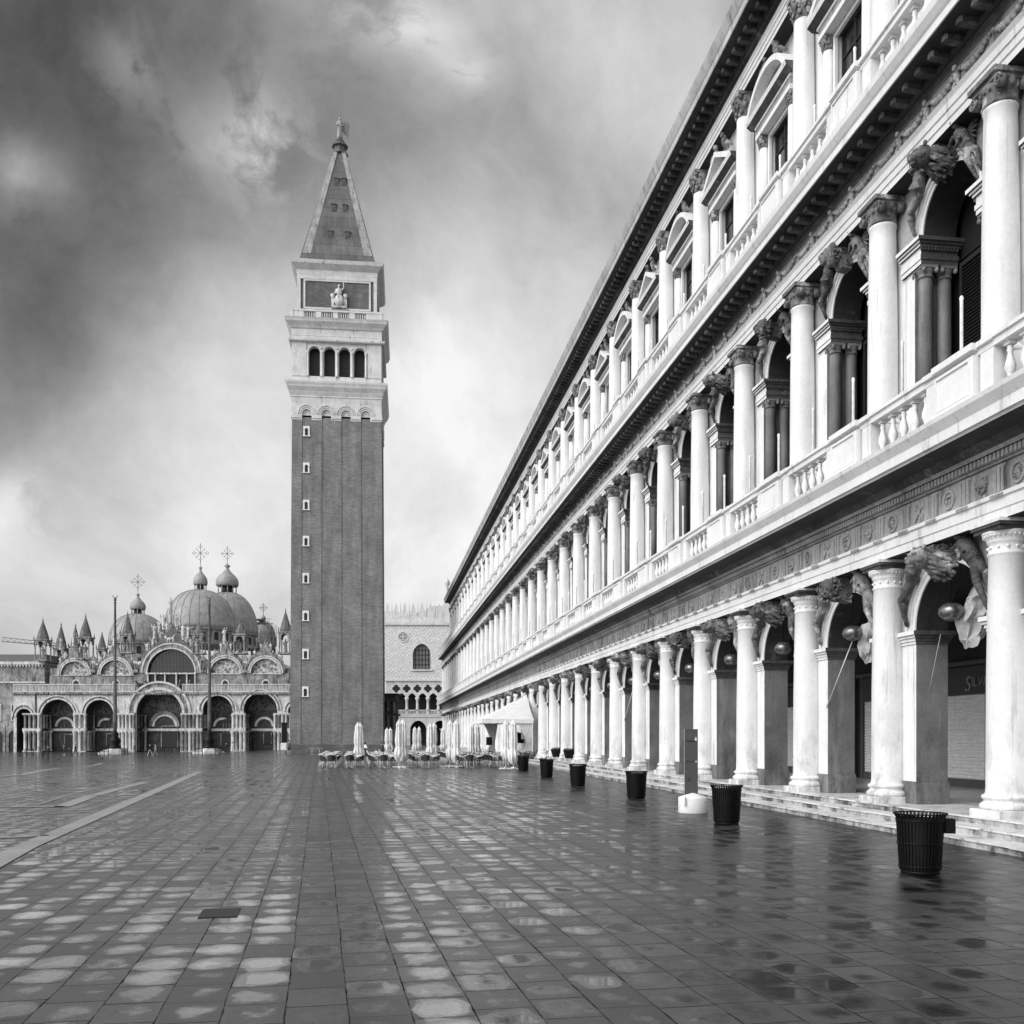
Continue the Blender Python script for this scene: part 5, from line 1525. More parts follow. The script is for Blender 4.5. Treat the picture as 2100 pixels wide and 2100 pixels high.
# scaffolding behind the right dome
mb = MB(); u0 = dome_world(zp(1565,0)[0], 58); Z = lambda zy: dome_z(zp(0,zy)[1], 58)
for k in range(7):
    for vv in (0,1.5): mb.tube([(u0+k*0.95,58+vv,Z(720)),(u0+k*0.95,58+vv,Z(530+abs(k-2)*18))],0.05,4)
for zy in (545,575,605,640,675): mb.tube([(u0,58,Z(zy)),(u0+5.7-0.02*(720-zy)*0.5,58,Z(zy))],0.05,4)
for k in range(6): mb.tube([(u0+k*0.95,58,Z(690)),(u0+(k+1)*0.95,58,Z(600))],0.035,4)
mb.box(u0-0.2,u0+2.2,57.9,59.6,Z(580),Z(568)); mb.box(u0,u0+1.6,57.9,59.6,Z(555),Z(545))
sc = mb.build('scaffold', M['panelgrey'], None, (0,0,0))
sc.matrix_world = Matrix.Translation(church.location) @ Matrix.Rotation(-PSI,4,'Z'); tag(sc, 'metal scaffolding rising beside the right-hand dome', 'scaffold')

# ------------------------------------------------------------------ low building at the far left
lb = wp(20, 1510, 196); lowb = empty('stone_building', (lb.x, lb.y, BZ), -PSI, 'low pale building with bracketed cornice left of the church', 'building')
mb = MB(); zt1 = CAMZ+(1510-1358)/2000*196-BZ
mb.box(-14,7.0,0,14,-0.5,zt1,0); mb.build('wall', M['marble'], lowb)
mb = MB(); mb.box(-14.2,7.2,-0.5,-0.004,zt1-0.5,zt1+0.1); mb.box(-14.2,7.2,-0.3,-0.004,zt1-4.2,zt1-3.9)
for k in range(34): mb.box(-14+k*0.62,-13.7+k*0.62,-0.4,-0.004,zt1-0.9,zt1-0.502)
mb.build('bracket_cornice', M['marble_lt'], lowb)
mb = MB(); mb.prism([(-14.3,zt1+0.102),(7.1,zt1+0.102),(7.1,zt1+1.6),(-14.3,zt1+1.6)], 0.5, 13); mb.build('roof', M['roof'], lowb)
for k in range(6):
    mb = MB(); u = -12.6+3.4*k; mb.box(u-0.75,u+0.75,-0.12,-0.004,6.2,9.6,0); mb.box(u-0.5,u+0.5,-0.16,-0.121,6.4,9.4,1); mb.build('window', [M['marble_lt'], M['dark']], lowb)
    mb = MB(); mb.archwall(u-1.6,u+1.6,-0.4,5.2,u,1.1,3.2,-0.2,-0.004,0,1,10); mb.box(u-1.15,u+1.15,-0.03,-0.006,-0.4,4.3,2); mb.build('arcade_arch', [M['marble'], M['marble_dk'], M['dark']], lowb)
# crane jib far behind it
cr = wp(60,1510,320); crane = empty('tower_crane', (cr.x, cr.y, BZ), -PSI, 'distant crane jib over the low building at the far left', 'crane')
mb = MB(); zj = CAMZ+(1510-1319)/2000*320-BZ
mb.tube([(-9,0,zj+0.6),(9,0,zj-0.9)],0.16,4); mb.tube([(-9,0,zj+2.0),(9,0,zj+0.0)],0.10,4)
for k in range(9): mb.tube([(-9+2*k,0,zj+0.6-0.165*k),(-8+2*k,0,zj+1.95-0.22*k)],0.07,4); mb.tube([(-8+2*k,0,zj+1.95-0.22*k),(-7+2*k,0,zj+0.43-0.165*k)],0.07,4)
mb.build('jib', M['spire'], crane)
mb = MB(); mb.box(9.2,10.2,-0.5,0.5,-2,zj+1.5); mb.build('mast', M['spire'], crane)

# ------------------------------------------------------------------ the gothic palace between tower and arcade
GD = 212.0
gp = wp(870, 1510, GD); gpal = empty('gothic_palace', (gp.x, gp.y, -0.6), -PSI, 'pale gothic palace with diamond patterned wall beyond the tower', 'palace')
def gu(x): return (x-870)/2000.0*GD
def gv(y): return CAMZ+(1510-y)/2000.0*GD+0.6
def qz(zx, zy): return gu(600+zx/3.513), gv(1200+zy/3.513)
# upper wall
u0, u1 = gu(715), gu(1010)
def wallhole():
    mb = MB()
    wc, _ = qz(930,0); rw = 64/3.513/2000*GD; wsil = qz(0,607)[1]; wsp = qz(0,500)[1]; zlo = qz(0,690)[1]; zhi = qz(0,288)[1]
    mb.box(u0,wc-3,0,1,zlo,zhi); mb.box(wc+3,u1,0,1,zlo,zhi)
    mb.box(wc-3,wc+3,0,1,zlo,wsil)
    mb.archwall(wc-3,wc+3,wsil,zhi,wc,rw,wsp,0,1,0,0,16,pointed=0.22)
    return mb, wc, rw, wsil, wsp
mb, wc, rw, wsil, wsp = wallhole(); mb.build('wall', M['diamond'], gpal)
mb = MB(); mb.box(wc-rw-0.1,wc+rw+0.1,0.7,0.8,wsil,wsp+rw*1.4,0)
for k in range(-2,3): mb.box(wc+k*rw*0.36-0.06,wc+k*rw*0.36+0.06,0.55,0.7,wsil,wsp+rw*(1.1-0.15*abs(k)),1)
for k in range(1,6): mb.box(wc-rw,wc+rw,0.56,0.69,wsil+k*1.05,wsil+k*1.05+0.1,1)
M['leaded'] = plain('leaded_glass', 0.16, 0.3)
mb.build('great_window', [M['leaded'], M['dark']], gpal)
mb = MB(); mb.box(wc-rw-0.5,wc+rw+0.5,-0.3,-0.003,wsil-0.35,wsil); mb.build('window_sill', M['palace_lt'], gpal)
# round window
cu_, cw_ = qz(797,371)
mb = MB(); mb.ring((cu_,cw_),0.95,1.25,-0.12,-0.003,0,2*pi,24,0); mb.disc(cu_,cw_,0.96,-0.02,1,24)
for a in range(4): mb.ring((cu_+0.42*cos(a*pi/2+pi/4),cw_+0.42*sin(a*pi/2+pi/4)),0.34,0.46,-0.1,-0.025,0,2*pi,12,0)
mb.build('round_window', [M['palace_lt'], M['marble']], gpal)
# roof line: moulding and pierced merlons
zr = qz(0,288)[1]
mb = MB(); mb.box(u0,u1,-0.35,1.0,zr+0.002,zr+0.7); mb.build('cornice', M['palace_lt'], gpal)
mer = MB()
mer.prism([(-0.85,0.7),(0.85,0.7),(0.95,1.6),(0.55,1.9),(0.75,2.7),(0.38,3.3),(0.30,3.9),(0,4.9),(-0.30,3.9),(-0.38,3.3),(-0.75,2.7),(-0.55,1.9),(-0.95,1.6)], 0.1, 0.4)
mer_me = mer.mesh('merlon', M['palace_lt'])
sp_ = MB(); sp_.lathe([(0.2,0.7),(0.16,1.0),(0.12,3.5),(0.02,5.2)], seg=6); sp_me = sp_.mesh('merlon_spike', M['palace_lt'])
for k in range(-3,8):
    u = qz(745+62*k,0)[0]
    if u0 < u < u1: place(mer_me, 'merlon', gpal, (u,0,zr)); place(sp_me, 'merlon_spike', gpal, (u-31/3.513/2000*GD,0.25,zr))
mb = MB(); mb.prism([(u0,zr+0.702),(u1,zr+0.702),(u1,zr+4.8),(qz(1000,0)[0],zr+4.6),(qz(860,0)[0],zr+2.6),(u0,zr+1.2)], 3, 14); mb.build('roof', M['tower_stone'], gpal)
mb = MB(); t_, b_ = qz(1113,0)[0], zr; mb.box(t_-0.6,t_+0.6,0.0,1.2,zr+0.7,zr+5.6); mb.lathe([(0.75,zr+5.6),(0.5,zr+6.4),(0.25,zr+8.4),(0.6,zr+9.0),(0.6,zr+9.5),(0.05,zr+10.4)],(t_,0.6,0),8); mb.build('corner_pinnacle', M['palace_lt'], gpal)
# quatrefoil tracery and loggia
zq = qz(0,745)[1]; ztr0 = qz(0,895)[1]
cx0 = 860; pitch = 76.0
def trac():
    """one bay of tracery: column, pointed arches rising into circles pierced by quatrefoils"""
    mb = MB(); P = pitch/3.513/2000*GD; R = P/2
    zA_ = qz(0,800)[1]; zB_ = qz(0,692)[1]
    # arch bay spandrel
    mb.archwall(-R,R,zA_,qz(0,748)[1]+0.0,0,R*0.74,zA_,0.1,0.6,0,0,14,pointed=0.45) if False else None
    n = 16
    top = zB_; pts = []
    for k in range(n+1):
        x = -R*0.72+R*1.44*k/n; a = abs(x)/(R*0.72)
        z = zA_ + (qz(0,778)[1]-zA_)*(1-a**1.5) if a < 1 else zA_
        pts.append((x, z))
    rows = [(-R,zA_-0.3)] + [(-R*0.72,zA_-0.3)] + pts + [(R*0.72,zA_-0.3),(R,zA_-0.3)]
    zmid = qz(0,772)[1]
    for v, fl in ((0.1,False),(0.6,True)):
        for a, b in zip(rows[:-1], rows[1:]):
            q = [(a[0],v,a[1]),(b[0],v,b[1]),(b[0],v,zmid),(a[0],v,zmid)]; mb.add(q, [(0,1,2,3) if not fl else (3,2,1,0)])
    for a, b in zip(rows[:-1], rows[1:]): mb.add([(a[0],0.1,a[1]),(b[0],0.1,b[1]),(b[0],0.6,b[1]),(a[0],0.6,a[1])],[(0,3,2,1)])
    mb.box(-R,R,0.1,0.6,zmid,zB_)
    # quatrefoil as inset dark lobes over the column line
    return mb, R
tb, TR = trac(); tb_me = tb.mesh('loggia_tracery', M['palace_lt'])
qf = MB()
for a in range(4): qf.disc(0.45*cos(a*pi/2),0.45*sin(a*pi/2),0.42,0,0,16)
qf.disc(0,0,0.3,-0.004,0,10)
qf_me = qf.mesh('quatrefoil_opening', M['dark'])
lc = MB(); lc.lathe([(0.42,0),(0.42,0.3),(0.33,0.45),(0.31,0)], seg=10); lc = MB()
zl0 = qz(0,900)[1]; zl1 = qz(0,800)[1]-0.3
lc.lathe([(0.42,zl0),(0.36,zl0+0.3),(0.30,zl0+0.4),(0.29,zl1-0.7),(0.5,zl1-0.2),(0.5,zl1)], seg=10); lc_me = lc.mesh('loggia_column', M['palace_lt'])
bal_ = MB(); zb0, zb1 = qz(0,935)[1], qz(0,898)[1]
bal_.box(-TR,TR,0.15,0.45,zb1-0.2,zb1); bal_.box(-TR,TR,0.15,0.45,zb0,zb0+0.15)
for k in range(7): bal_.box(-TR*0.72+k*TR*0.24-0.07,-TR*0.72+k*TR*0.24+0.07,0.2,0.4,zb0+0.15,zb1-0.2)
bal_.box(-TR,-TR*0.8,0.1,0.5,zb0+0.15,zb1-0.2); bal_.box(TR*0.8,TR,0.1,0.5,zb0+0.15,zb1-0.2)
bal_me = bal_.mesh('loggia_balustrade', M['palace_lt'])
for k in range(-2,5):
    uc = qz(cx0+pitch*k,0)[0]
    place(tb_me, 'loggia_tracery', gpal, (uc,0,0)); place(bal_me, 'loggia_balustrade', gpal, (uc,0,0))
    place(lc_me, 'loggia_column', gpal, (uc+TR,0.35,0)); place(qf_me, 'quatrefoil_opening', gpal, (uc+TR,0.085,zq))
ua_ = qz(cx0+pitch*-2.5,0)[0]; ub2 = qz(cx0+pitch*4.5,0)[0]
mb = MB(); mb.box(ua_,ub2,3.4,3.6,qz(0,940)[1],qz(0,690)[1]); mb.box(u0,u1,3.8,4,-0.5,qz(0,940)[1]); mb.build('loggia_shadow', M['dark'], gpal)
mb = MB(); mb.box(u0,u1,-0.2,0.8,qz(0,692)[1]+0.003,qz(0,690)[1]+0.35); mb.box(u0,u1,-0.15,3.4,qz(0,950)[1],qz(0,937)[1]); mb.build('string_courses', M['palace_lt'], gpal)
# ground arcade with pointed arches
for k in range(-1,3):
    cxx = 905+158*k; uc = qz(cxx,0)[0]; HWp = 79/3.513/2000*GD; rr_ = 58/3.513/2000*GD
    mb = MB(); mb.archwall(uc-HWp,uc+HWp,-0.5,qz(0,950)[1]-0.004,uc,rr_,qz(0,1040)[1],0.0,0.9,0,0,16,pointed=0.12)
    mb.ring((uc,qz(0,1040)[1]),0.1,0.2,0.0,0.01); mb.build('pointed_arch', M['palace_lt'], gpal)
# corner of the old gate house beside the tower
lg = wp(803, 1510, 140); logg = empty('marble_loggia', (lg.x, lg.y, -0.3), -PSI, 'small dark marble loggia tucked behind the right corner of the tower', 'loggia')
zz_ = lambda zy: CAMZ+(1510-(1200+zy/3.513))/2000*140+0.3
mb = MB()
mb.box(-2.4,0.55,0,4,-0.3,zz_(935)); mb.box(-2.6,0.85,-0.3,4,zz_(940),zz_(925)); mb.box(-2.4,0.5,0.3,4,zz_(925),zz_(830)); mb.box(-2.6,0.95,-0.25,4,zz_(838),zz_(825)); mb.box(-2.4,0.6,0,4,zz_(825),zz_(790)); mb.box(-2.6,1.0,-0.3,4,zz_(790),zz_(780))
mb.build('wall', M['marble_dk'], logg)
for u in (-1.6,-0.5,0.35):
    mb = MB(); mb.lathe([(0.28,-0.3),(0.22,0.3),(0.2,zz_(950)),(0.3,zz_(941))],(u,-0.05,0),8); mb.lathe([(0.22,zz_(925)),(0.17,zz_(900)),(0.16,zz_(850)),(0.25,zz_(839))],(u,0.1,0),8); mb.build('column', M['marble'], logg)
# ------------------------------------------------------------------ litter bins
def litter_bin():
    r = empty('litter_bin', (0,0,0), 0, 'x', 'litter bin')
    mb = MB()
    mb.lathe([(0.24,0.02),(0.25,0.04),(0.285,0.76),(0.275,0.76),(0.23,0.06),(0.22,0.05)], seg=32, smooth=True)
    n = 40
    for k in range(n):      # upright steel slats
        a = 2*pi*k/n
        c, s = cos(a), sin(a); w = 0.014
        vs = []
        for (rr, z) in ((0.275,0.05),(0.318,0.765),(0.352,0.825)):
            for q in (-w, w):
                vs.append((rr*c - q*s, rr*s + q*c, z))
        vs2 = [(x*0.965,y*0.965,z) for x,y,z in vs]
        mb.add(vs+vs2, [(0,1,3,2),(2,3,5,4),(7,6,8,9),(9,8,10,11),(0,2,8,6),(2,4,10,8),(1,7,9,3),(3,9,11,5),(4,5,11,10)])
    mb.build('slatted_body', M['black'], r)
    mb = MB()
    for z, rr in ((0.10,0.285),(0.42,0.303),(0.735,0.322)): mb.tube([(rr*cos(2*pi*k/32),rr*sin(2*pi*k/32),z) for k in range(32)], 0.009, 6, 0, True, True)
    mb.tube([(0.352*cos(2*pi*k/36),0.352*sin(2*pi*k/36),0.828) for k in range(36)], 0.010, 6, 0, True, True)
    mb.build('hoop', M['black'], r)
    mb = MB(); mb.lathe([(0.25,0.0),(0.26,0.012),(0.26,0.035),(0.2,0.045)], seg=28); mb.build('base_ring', M['black'], r)
    return r
bin0 = litter_bin()
bin_px = [(1887,1789.5),(1490,1689),(1305,1637.5),(1185,1611.7),(1121,1593.8),(1073,1580)]
bin_lab = ['nearest black slatted litter bin, with an ashtray box on its side, at the steps', 'black slatted litter bin just right of the grey sign post',
           'black slatted litter bin left of the grey sign post', 'black slatted litter bin fourth from the front, before plain columns', 'black litter bin with a pale bag on its rim beside the tent', 'farthest black litter bin, next to the café chairs']
bins = []
for k, (x, y) in enumerate(bin_px):
    p, d = ground_at(x, y)
    if k == 0: b = bin0; b.location = p; b['label'] = bin_lab[0]; b['group'] = 'litter bins along the arcade steps'
    else: b = copy_thing(bin0, p, 0.3*k, bin_lab[k], 'litter bins along the arcade steps')
    bins.append(b)
mb = MB(); mb.bevbox(-0.01,0.13,-0.09,0.09,0.56,0.76,0.008); mb.build('ashtray_box', M['black'], bins[0], (0.315*cos(-0.35),0.315*sin(-0.35),0), -0.35)
M['wetmetal'] = plain('worn_plate', 0.012, 0.6)
# pale bag lying on the fifth bin
mb = MB(); rr = random.Random(2)
mb.ell((0,0,0),(0.16,0.12,0.10),10,7,0,None,0.12,rr); mb.ell((-0.2,-0.05,-0.02),(0.13,0.08,0.07),8,6,0,None,0.15,rr); mb.ell((0.16,0.0,0.06),(0.06,0.04,0.09),8,5,0,None,0.1,rr)
bb = bins[4].location; mb = tag(mb.build('bag', M['cloth'], None, (bb.x-0.12, bb.y-0.1, bb.z+0.93)), 'crumpled pale bag lying on the rim of a far litter bin', 'bag')

# ------------------------------------------------------------------ sign post on a round stone
p, d = ground_at(1421, 1666)
sign = empty('sign_post', p, radians(-14), 'tall dark grey information panel standing in a round white stone base', 'sign')
mb = MB(); mb.lathe([(0.355,-0.02),(0.362,0.0),(0.362,0.36),(0.35,0.385),(0.0001,0.50)], seg=40); mb.build('stone_base', M['white'], sign)
mb = MB(); mb.box(-0.21,0.12,-0.035,0.035,0.44,2.08,[1,1,0,2,1,2]); mb.build('panel', [M['panelgrey'], M['alu'], M['shutter']], sign)
M['mark'] = plain('dark_print', 0.012, 0.4)
mb = MB()
for k in range(3): mb.disc(-0.145+0.073*k, 1.27, 0.027, -0.0365, 0, 14)
mb.box(-0.165,0.07,-0.0372,-0.0352,1.755,1.80)
mb.tube([(-0.14,-0.0365,0.78),(-0.10,-0.0365,0.86),(-0.06,-0.0365,0.87),(-0.06,-0.0365,0.82),(-0.10,-0.0365,0.79),(-0.10,-0.0365,0.84)], 0.006, 4)
mb.build('printed_marks', M['mark'], sign)
mb = MB(); mb.box(0.045,0.09,-0.0378,-0.0353,1.79,1.86); mb.box(0.05,0.085,-0.0378,-0.0353,1.875,1.885); mb.disc(0.075,1.27,0.02,-0.0365,0,12); mb.build('printed_emblem', M['alu'], sign)
mb = MB(); mb.box(-0.245,-0.215,-0.375,-0.10,0.20,0.42); mb.build('fixing_slot', M['shutter'], sign)

# ------------------------------------------------------------------ hanging globe lamps in the arches
lam = MB(); lam.lathe([(0.05,-0.19),(0.14,-0.165),(0.225,-0.09),(0.255,0.0),(0.235,0.08),(0.17,0.15),(0.12,0.175)], seg=28)
lam_me = lam.mesh('lamp_globe', M['lamp'])
cap = MB(); cap.lathe([(0.13,0.170),(0.135,0.185),(0.12,0.20),(0.03,0.215)], seg=20); cap.lathe([(0.010,0.21),(0.010,1.55)], seg=6)
cap_me = cap.mesh('lamp_rod', M['black'])
for n in range(N0, N0+24):
    Y = Yc(n)+BAY/2
    k = n-N0
    lb_ = 'dark metal globe lamp hanging in the arch nearest the right edge' if n == 0 else ('dark metal globe lamp hanging in the second arch from the right edge' if n == 1 else
          ('dark metal globe lamp hanging in the third arch from the right edge' if n == 2 else ('dark metal globe lamp hanging in the fourth arch from the right edge' if n == 3 else
          ('globe lamp outside the picture, in an arch beside the camera' if n < 0 else 'small globe lamp hanging in one of the farther arches'))))
    r = empty('globe_lamp', (XW+0.12, Y+0.15, 4.50), 0, lb_, 'lamp', 'globe lamps hanging in the arches')
    place(lam_me, 'lamp_globe', r); place(cap_me, 'lamp_rod', r)

# ------------------------------------------------------------------ bunched awnings drawn up under the arches
def bundle(seed, L=1.9):
    rnd = random.Random(seed); mb = MB()
    # spine from the high back corner down to the tail
    P = [Vector((0,0,0)), Vector((0.02,0.30,-0.12)), Vector((0.0,0.62,-0.36)), Vector((-0.03,0.90,-0.68)), Vector((-0.05,1.08,-1.02)), Vector((-0.05,1.22,-1.34))]
    seg = 26; rings = 26; vs = []
    ph = [rnd.uniform(0,6.28) for _ in range(6)]
    for k in range(rings):
        t = k/(rings-1); i = min(len(P)-2, int(t*(len(P)-1))); f = t*(len(P)-1)-i
        c = P[i].lerp(P[i+1], f)
        r = 0.15+0.20*sin(pi*min(1,t*1.05))**0.8
        if t > 0.9: r *= max(0.12,(1-t)/0.1)
        for j in range(seg):
            a = 2*pi*j/seg
            q = r*(1+0.22*sin(3*a+ph[0]+5*t)+0.16*sin(7*a+ph[1]-9*t)+0.10*sin(11*a+ph[2]+17*t)+0.14*sin(19*t+ph[3]+2*a)+rnd.uniform(-0.05,0.05))
            vs.append((c.x+q*cos(a)*0.75, c.y+q*sin(a)*0.85, c.z+q*sin(a)*0.55+0.04*sin(23*t+3*a)))
    fs = [(k*seg+j,k*seg+(j+1)%seg,(k+1)*seg+(j+1)%seg,(k+1)*seg+j) for k in range(rings-1) for j in range(seg)]
    mb.add(vs, fs, 0, False)
    # flat panel still hanging from the top
    vs = []; 
    for k in range(9):
        for j in range(9):
            t = j/8; s = k/8
            vs.append((0.06*sin(9*t+ph[4]+s*2), -0.30+0.95*t, 0.42-0.25*t-s*(0.62+0.3*t)+0.03*sin(14*t)))
    mb.add(vs, [(k*9+j,k*9+j+1,(k+1)*9+j+1,(k+1)*9+j) for k in range(8) for j in range(8)], 0, True)
    return mb
bun = [bundle(4).mesh('awning_bundle', M['sheer']), bundle(8).mesh('awning_bundle', M['sheer'])]
for n, lb_ in ((0,'pale bunched awning cloth hanging behind the nearest globe lamp'),(1,'pale bunched awning cloth behind the second globe lamp from the right'),(6,'bunched white awning in the arch left of the grey sign post'),(7,'bunched white awning in a middle arch, farther than the sign post'),(11,'twisted pale awning in an arch just right of the tent'),(12,'thin pale awning hanging in the arch next to the tent')):
    o = place(bun[n%2], 'bunched_awning', None, (XW+0.62, Yc(n)+1.25, 5.12)); tag(o, lb_, 'awning', 'awnings tied up in the arches')
# thin poles that hold some of them down
for n, dz, a, lb_ in ((0,0,(12.02,19.55,4.10),'thin dark rope hanging from the nearest awning'),(1,0,(12.0,23.45,4.32),'pale slanting pole from the second awning down to a pier'),(6,0,(12.0,44.9,4.2),'slender slanting pole on a middle pier left of the sign')):
    b_ = (XW-0.03, Yc(n+1)-0.83, 2.65) if n else (XW+0.3, Yc(1)-0.8, 2.75)
    mb = MB(); mb.tube([a, b_], 0.014 if n else 0.006, 6); tag(mb.build('awning_pole', M['alu'] if n else M['sheer']), lb_, 'pole')

# ------------------------------------------------------------------ café
chair_me = {}
def cafe_chair():
    r = empty('cafe_chair', (0,0,0), 0, 'x', 'chair')
    mb = MB(); mb.bevbox(-0.21,0.21,-0.21,0.20,0.41,0.445,0.015); mb.build('seat', M['weave'], r)
    mb = MB()
    # curved woven back
    n = 8; vs = []
    for k in range(n+1):
        a = -1.05+2.1*k/n
        for z, rr in ((0.47,0.235),(0.80,0.265)):
            vs.append((rr*sin(a), 0.02+rr*cos(a)*0.92, z)); 
    vs2 = [(x*0.93,y-0.012,z) for x,y,z in vs]
    fs = []
    m = len(vs)
    for k in range(n):
        a = 2*k; fs += [(a,a+2,a+3,a+1),(m+a,m+a+1,m+a+3,m+a+2),(a+1,a+3,m+a+3,m+a+1)]
    mb.add(vs+vs2, fs); mb.build('backrest', M['weave'], r)
    for s in (-1,1):
        mb = MB()
        # arm runs from the back rail round to the front leg
        mb.tube([(s*0.05,0.275,0.815),(s*0.17,0.225,0.80),(s*0.25,0.10,0.735),(s*0.275,-0.06,0.68),(s*0.265,-0.18,0.66),(s*0.245,-0.235,0.60),(s*0.225,-0.225,0.42)], 0.023, 6)
        mb.build('armrest', M['alu'], r)
    for s in (-1,1):
        mb = MB(); mb.tube([(s*0.225,-0.225,0.43),(s*0.24,-0.25,0.0)], 0.013, 6); mb.build('leg', M['alu'], r)
        mb = MB(); mb.tube([(s*0.20,0.18,0.45),(s*0.235,0.30,0.0)], 0.013, 6); mb.build('leg', M['alu'], r)
    return r
def cafe_table():
    r = empty('cafe_table', (0,0,0), 0, 'x', 'table')
    mb = MB(); mb.bevbox(-0.33,0.33,-0.33,0.33,0.715,0.74,0.008); mb.build('table_top', M['table'], r)
    mb = MB(); mb.lathe([(0.03,0.02),(0.03,0.71)], seg=8); mb.build('pedestal', M['alu'], r)
    mb = MB()
    for k in range(4):
        a = pi/4+k*pi/2; mb.tube([(0,0,0.06),(0.30*cos(a),0.30*sin(a),0.015)], 0.016, 5)
    mb.build('foot', M['alu'], r)
    return r
ch0 = cafe_chair(); tb0 = cafe_table(); used = [False, False]
def put(kind, loc, rz, label, group):
    i = 0 if kind == 'c' else 1
    src = ch0 if i == 0 else tb0
    if not used[i]:
        used[i] = True; src.location = loc; src.rotation_euler = (0,0,rz); src['label'] = label; src['group'] = group; return src
    return copy_thing(src, loc, rz, label, group)
rc = random.Random(12)
# blocks: (x left, x right) on the photograph at the front row, rows deep
blocks = [(658,742,12,'leftmost'),(752,818,13,'second'),(838,912,14,'middle'),(938,992,12,'fourth'),(1010,1060,7,'rightmost')]
for (xa, xb, rows, nm) in blocks:
    A, dA = ground_at(xa+8, 1575); B, dB = ground_at(xb-8, 1575)
    A = wp(xa+8,1510,58.5); B = wp(xb-8,1510,58.5)
    wdt = (B-A).length
    ax = (B-A).normalized(); dv = Vector((-ax.y, ax.x, 0))
    # the rows run away from the camera with the arcade
    dv = Vector((-0.02, 1.0, 0)).normalized()
    ncol = max(1, int(round(wdt/1.25)))
    cw = wdt/ncol
    for r_ in range(rows):
        for c in range(ncol):
            base = A + ax*(cw*(c+0.5)) + dv*(1.30*r_+0.35)
            base.z = gz(base.x, base.y)
            pos = '' if ncol == 1 else (' left' if c == 0 else (' right' if c == ncol-1 else ' middle'))
            if r_ == 0: tl = 'pale square café table,%s one in the front row of the %s block' % (pos or ' only', nm)
            else: tl = 'pale café table behind the front row of the %s block' % nm
            put('t', base, rc.uniform(-0.05,0.05), tl, 'café tables of the %s block' % nm)
            for s in ((-1,) if c == 0 else ()) + ((1,) if c == ncol-1 else ()):
                q = base + ax*(s*0.58) + Vector((rc.uniform(-0.04,0.04), rc.uniform(-0.06,0.06), 0))
                if r_ == 0: cl_ = 'dark woven café chair at the %s end of the front row, %s block' % ('left' if s<0 else 'right', nm)
                else: cl_ = 'dark woven café chair along the %s side of the %s block' % ('left' if s<0 else 'right', nm)
                put('c', q, (-pi/2 if s > 0 else pi/2) + rc.uniform(-0.25,0.25), cl_, 'café chairs of the %s block' % nm)
            q = base + ax*rc.uniform(-0.08,0.08) - dv*0.55
            if r_ == 0: cl_ = 'dark woven café chair with its back to the camera,%s front of the %s block' % (pos, nm)
            else: cl_ = 'dark woven café chair turned away, among the rows of the %s block' % nm
            put('c', q, pi+rc.uniform(-0.5,0.5), cl_, 'café chairs of the %s block' % nm)
# single chair standing out at the left and the two white tables near the tower foot
p, _ = ground_at(666, 1575.5); put('c', p, pi/2+0.5, 'single dark café chair standing out at the far left of the seating', 'café chairs of the leftmost block')
for k, x in enumerate((640, 655)):
    p, _ = ground_at(x, 1547.5)
    put('t', p, 0.2*k, 'white café table alone near the tower foot, %s of the two' % ('left' if k==0 else 'right'), 'white tables near the tower foot')

# closed parasols
def parasol(H=2.95, w=0.27, seed=1, bunch=True):
    rnd = random.Random(seed)
    r = empty('closed_parasol', (0,0,0), 0, 'x', 'parasol')
    mb = MB(); seg = 28
    prof = [(0.03,H),(0.07,H-0.05),(w*0.62,H-0.22),(w*0.66,H-0.32),(w*0.60,H-0.36),(w*0.74,H-0.8),(w*0.80,H-1.3),(w*0.66,H-1.62),(w*0.78,H-1.75),(w*1.0,H-1.98),(w*1.02,H-2.15),(w*0.72,H-2.35),(w*0.35,H-2.45)]
    vs = []; ph = rnd.uniform(0,6)
    for (rr, z) in prof:
        for i in range(seg):
            a = 2*pi*i/seg
            f = 1+0.20*sin(8*a+ph)+0.07*sin(3*a+z*2+ph)+rnd.uniform(-0.05,0.05)
            zz = z
            if z < H-1.9: zz = z-0.10*sin(5*a+ph)
            vs.append((rr*f*cos(a), rr*f*sin(a), zz))
    n = len(prof)
    mb.add(vs, [(k*seg+i,(k+1)*seg+i,(k+1)*seg+(i+1)%seg,k*seg+(i+1)%seg) for k in range(n-1) for i in range(seg)], 0, False)
    mb.build('canopy', M['cloth'], r)
    mb = MB(); mb.lathe([(0.030,0.05),(0.030,H-0.1)], seg=8); mb.lathe([(0.02,H-0.02),(0.035,H+0.03),(0.01,H+0.09)], seg=8); mb.build('pole', M['rod'], r)
    mb = MB(); mb.box(-0.42,0.42,-0.05,0.05,0.0,0.06); mb.box(-0.05,0.05,-0.42,0.42,0.06,0.11); mb.build('cross_base', M['rod'], r)
    return r
par = [parasol(2.95,0.27,1), parasol(2.8,0.30,2)]
pu = [False, False]
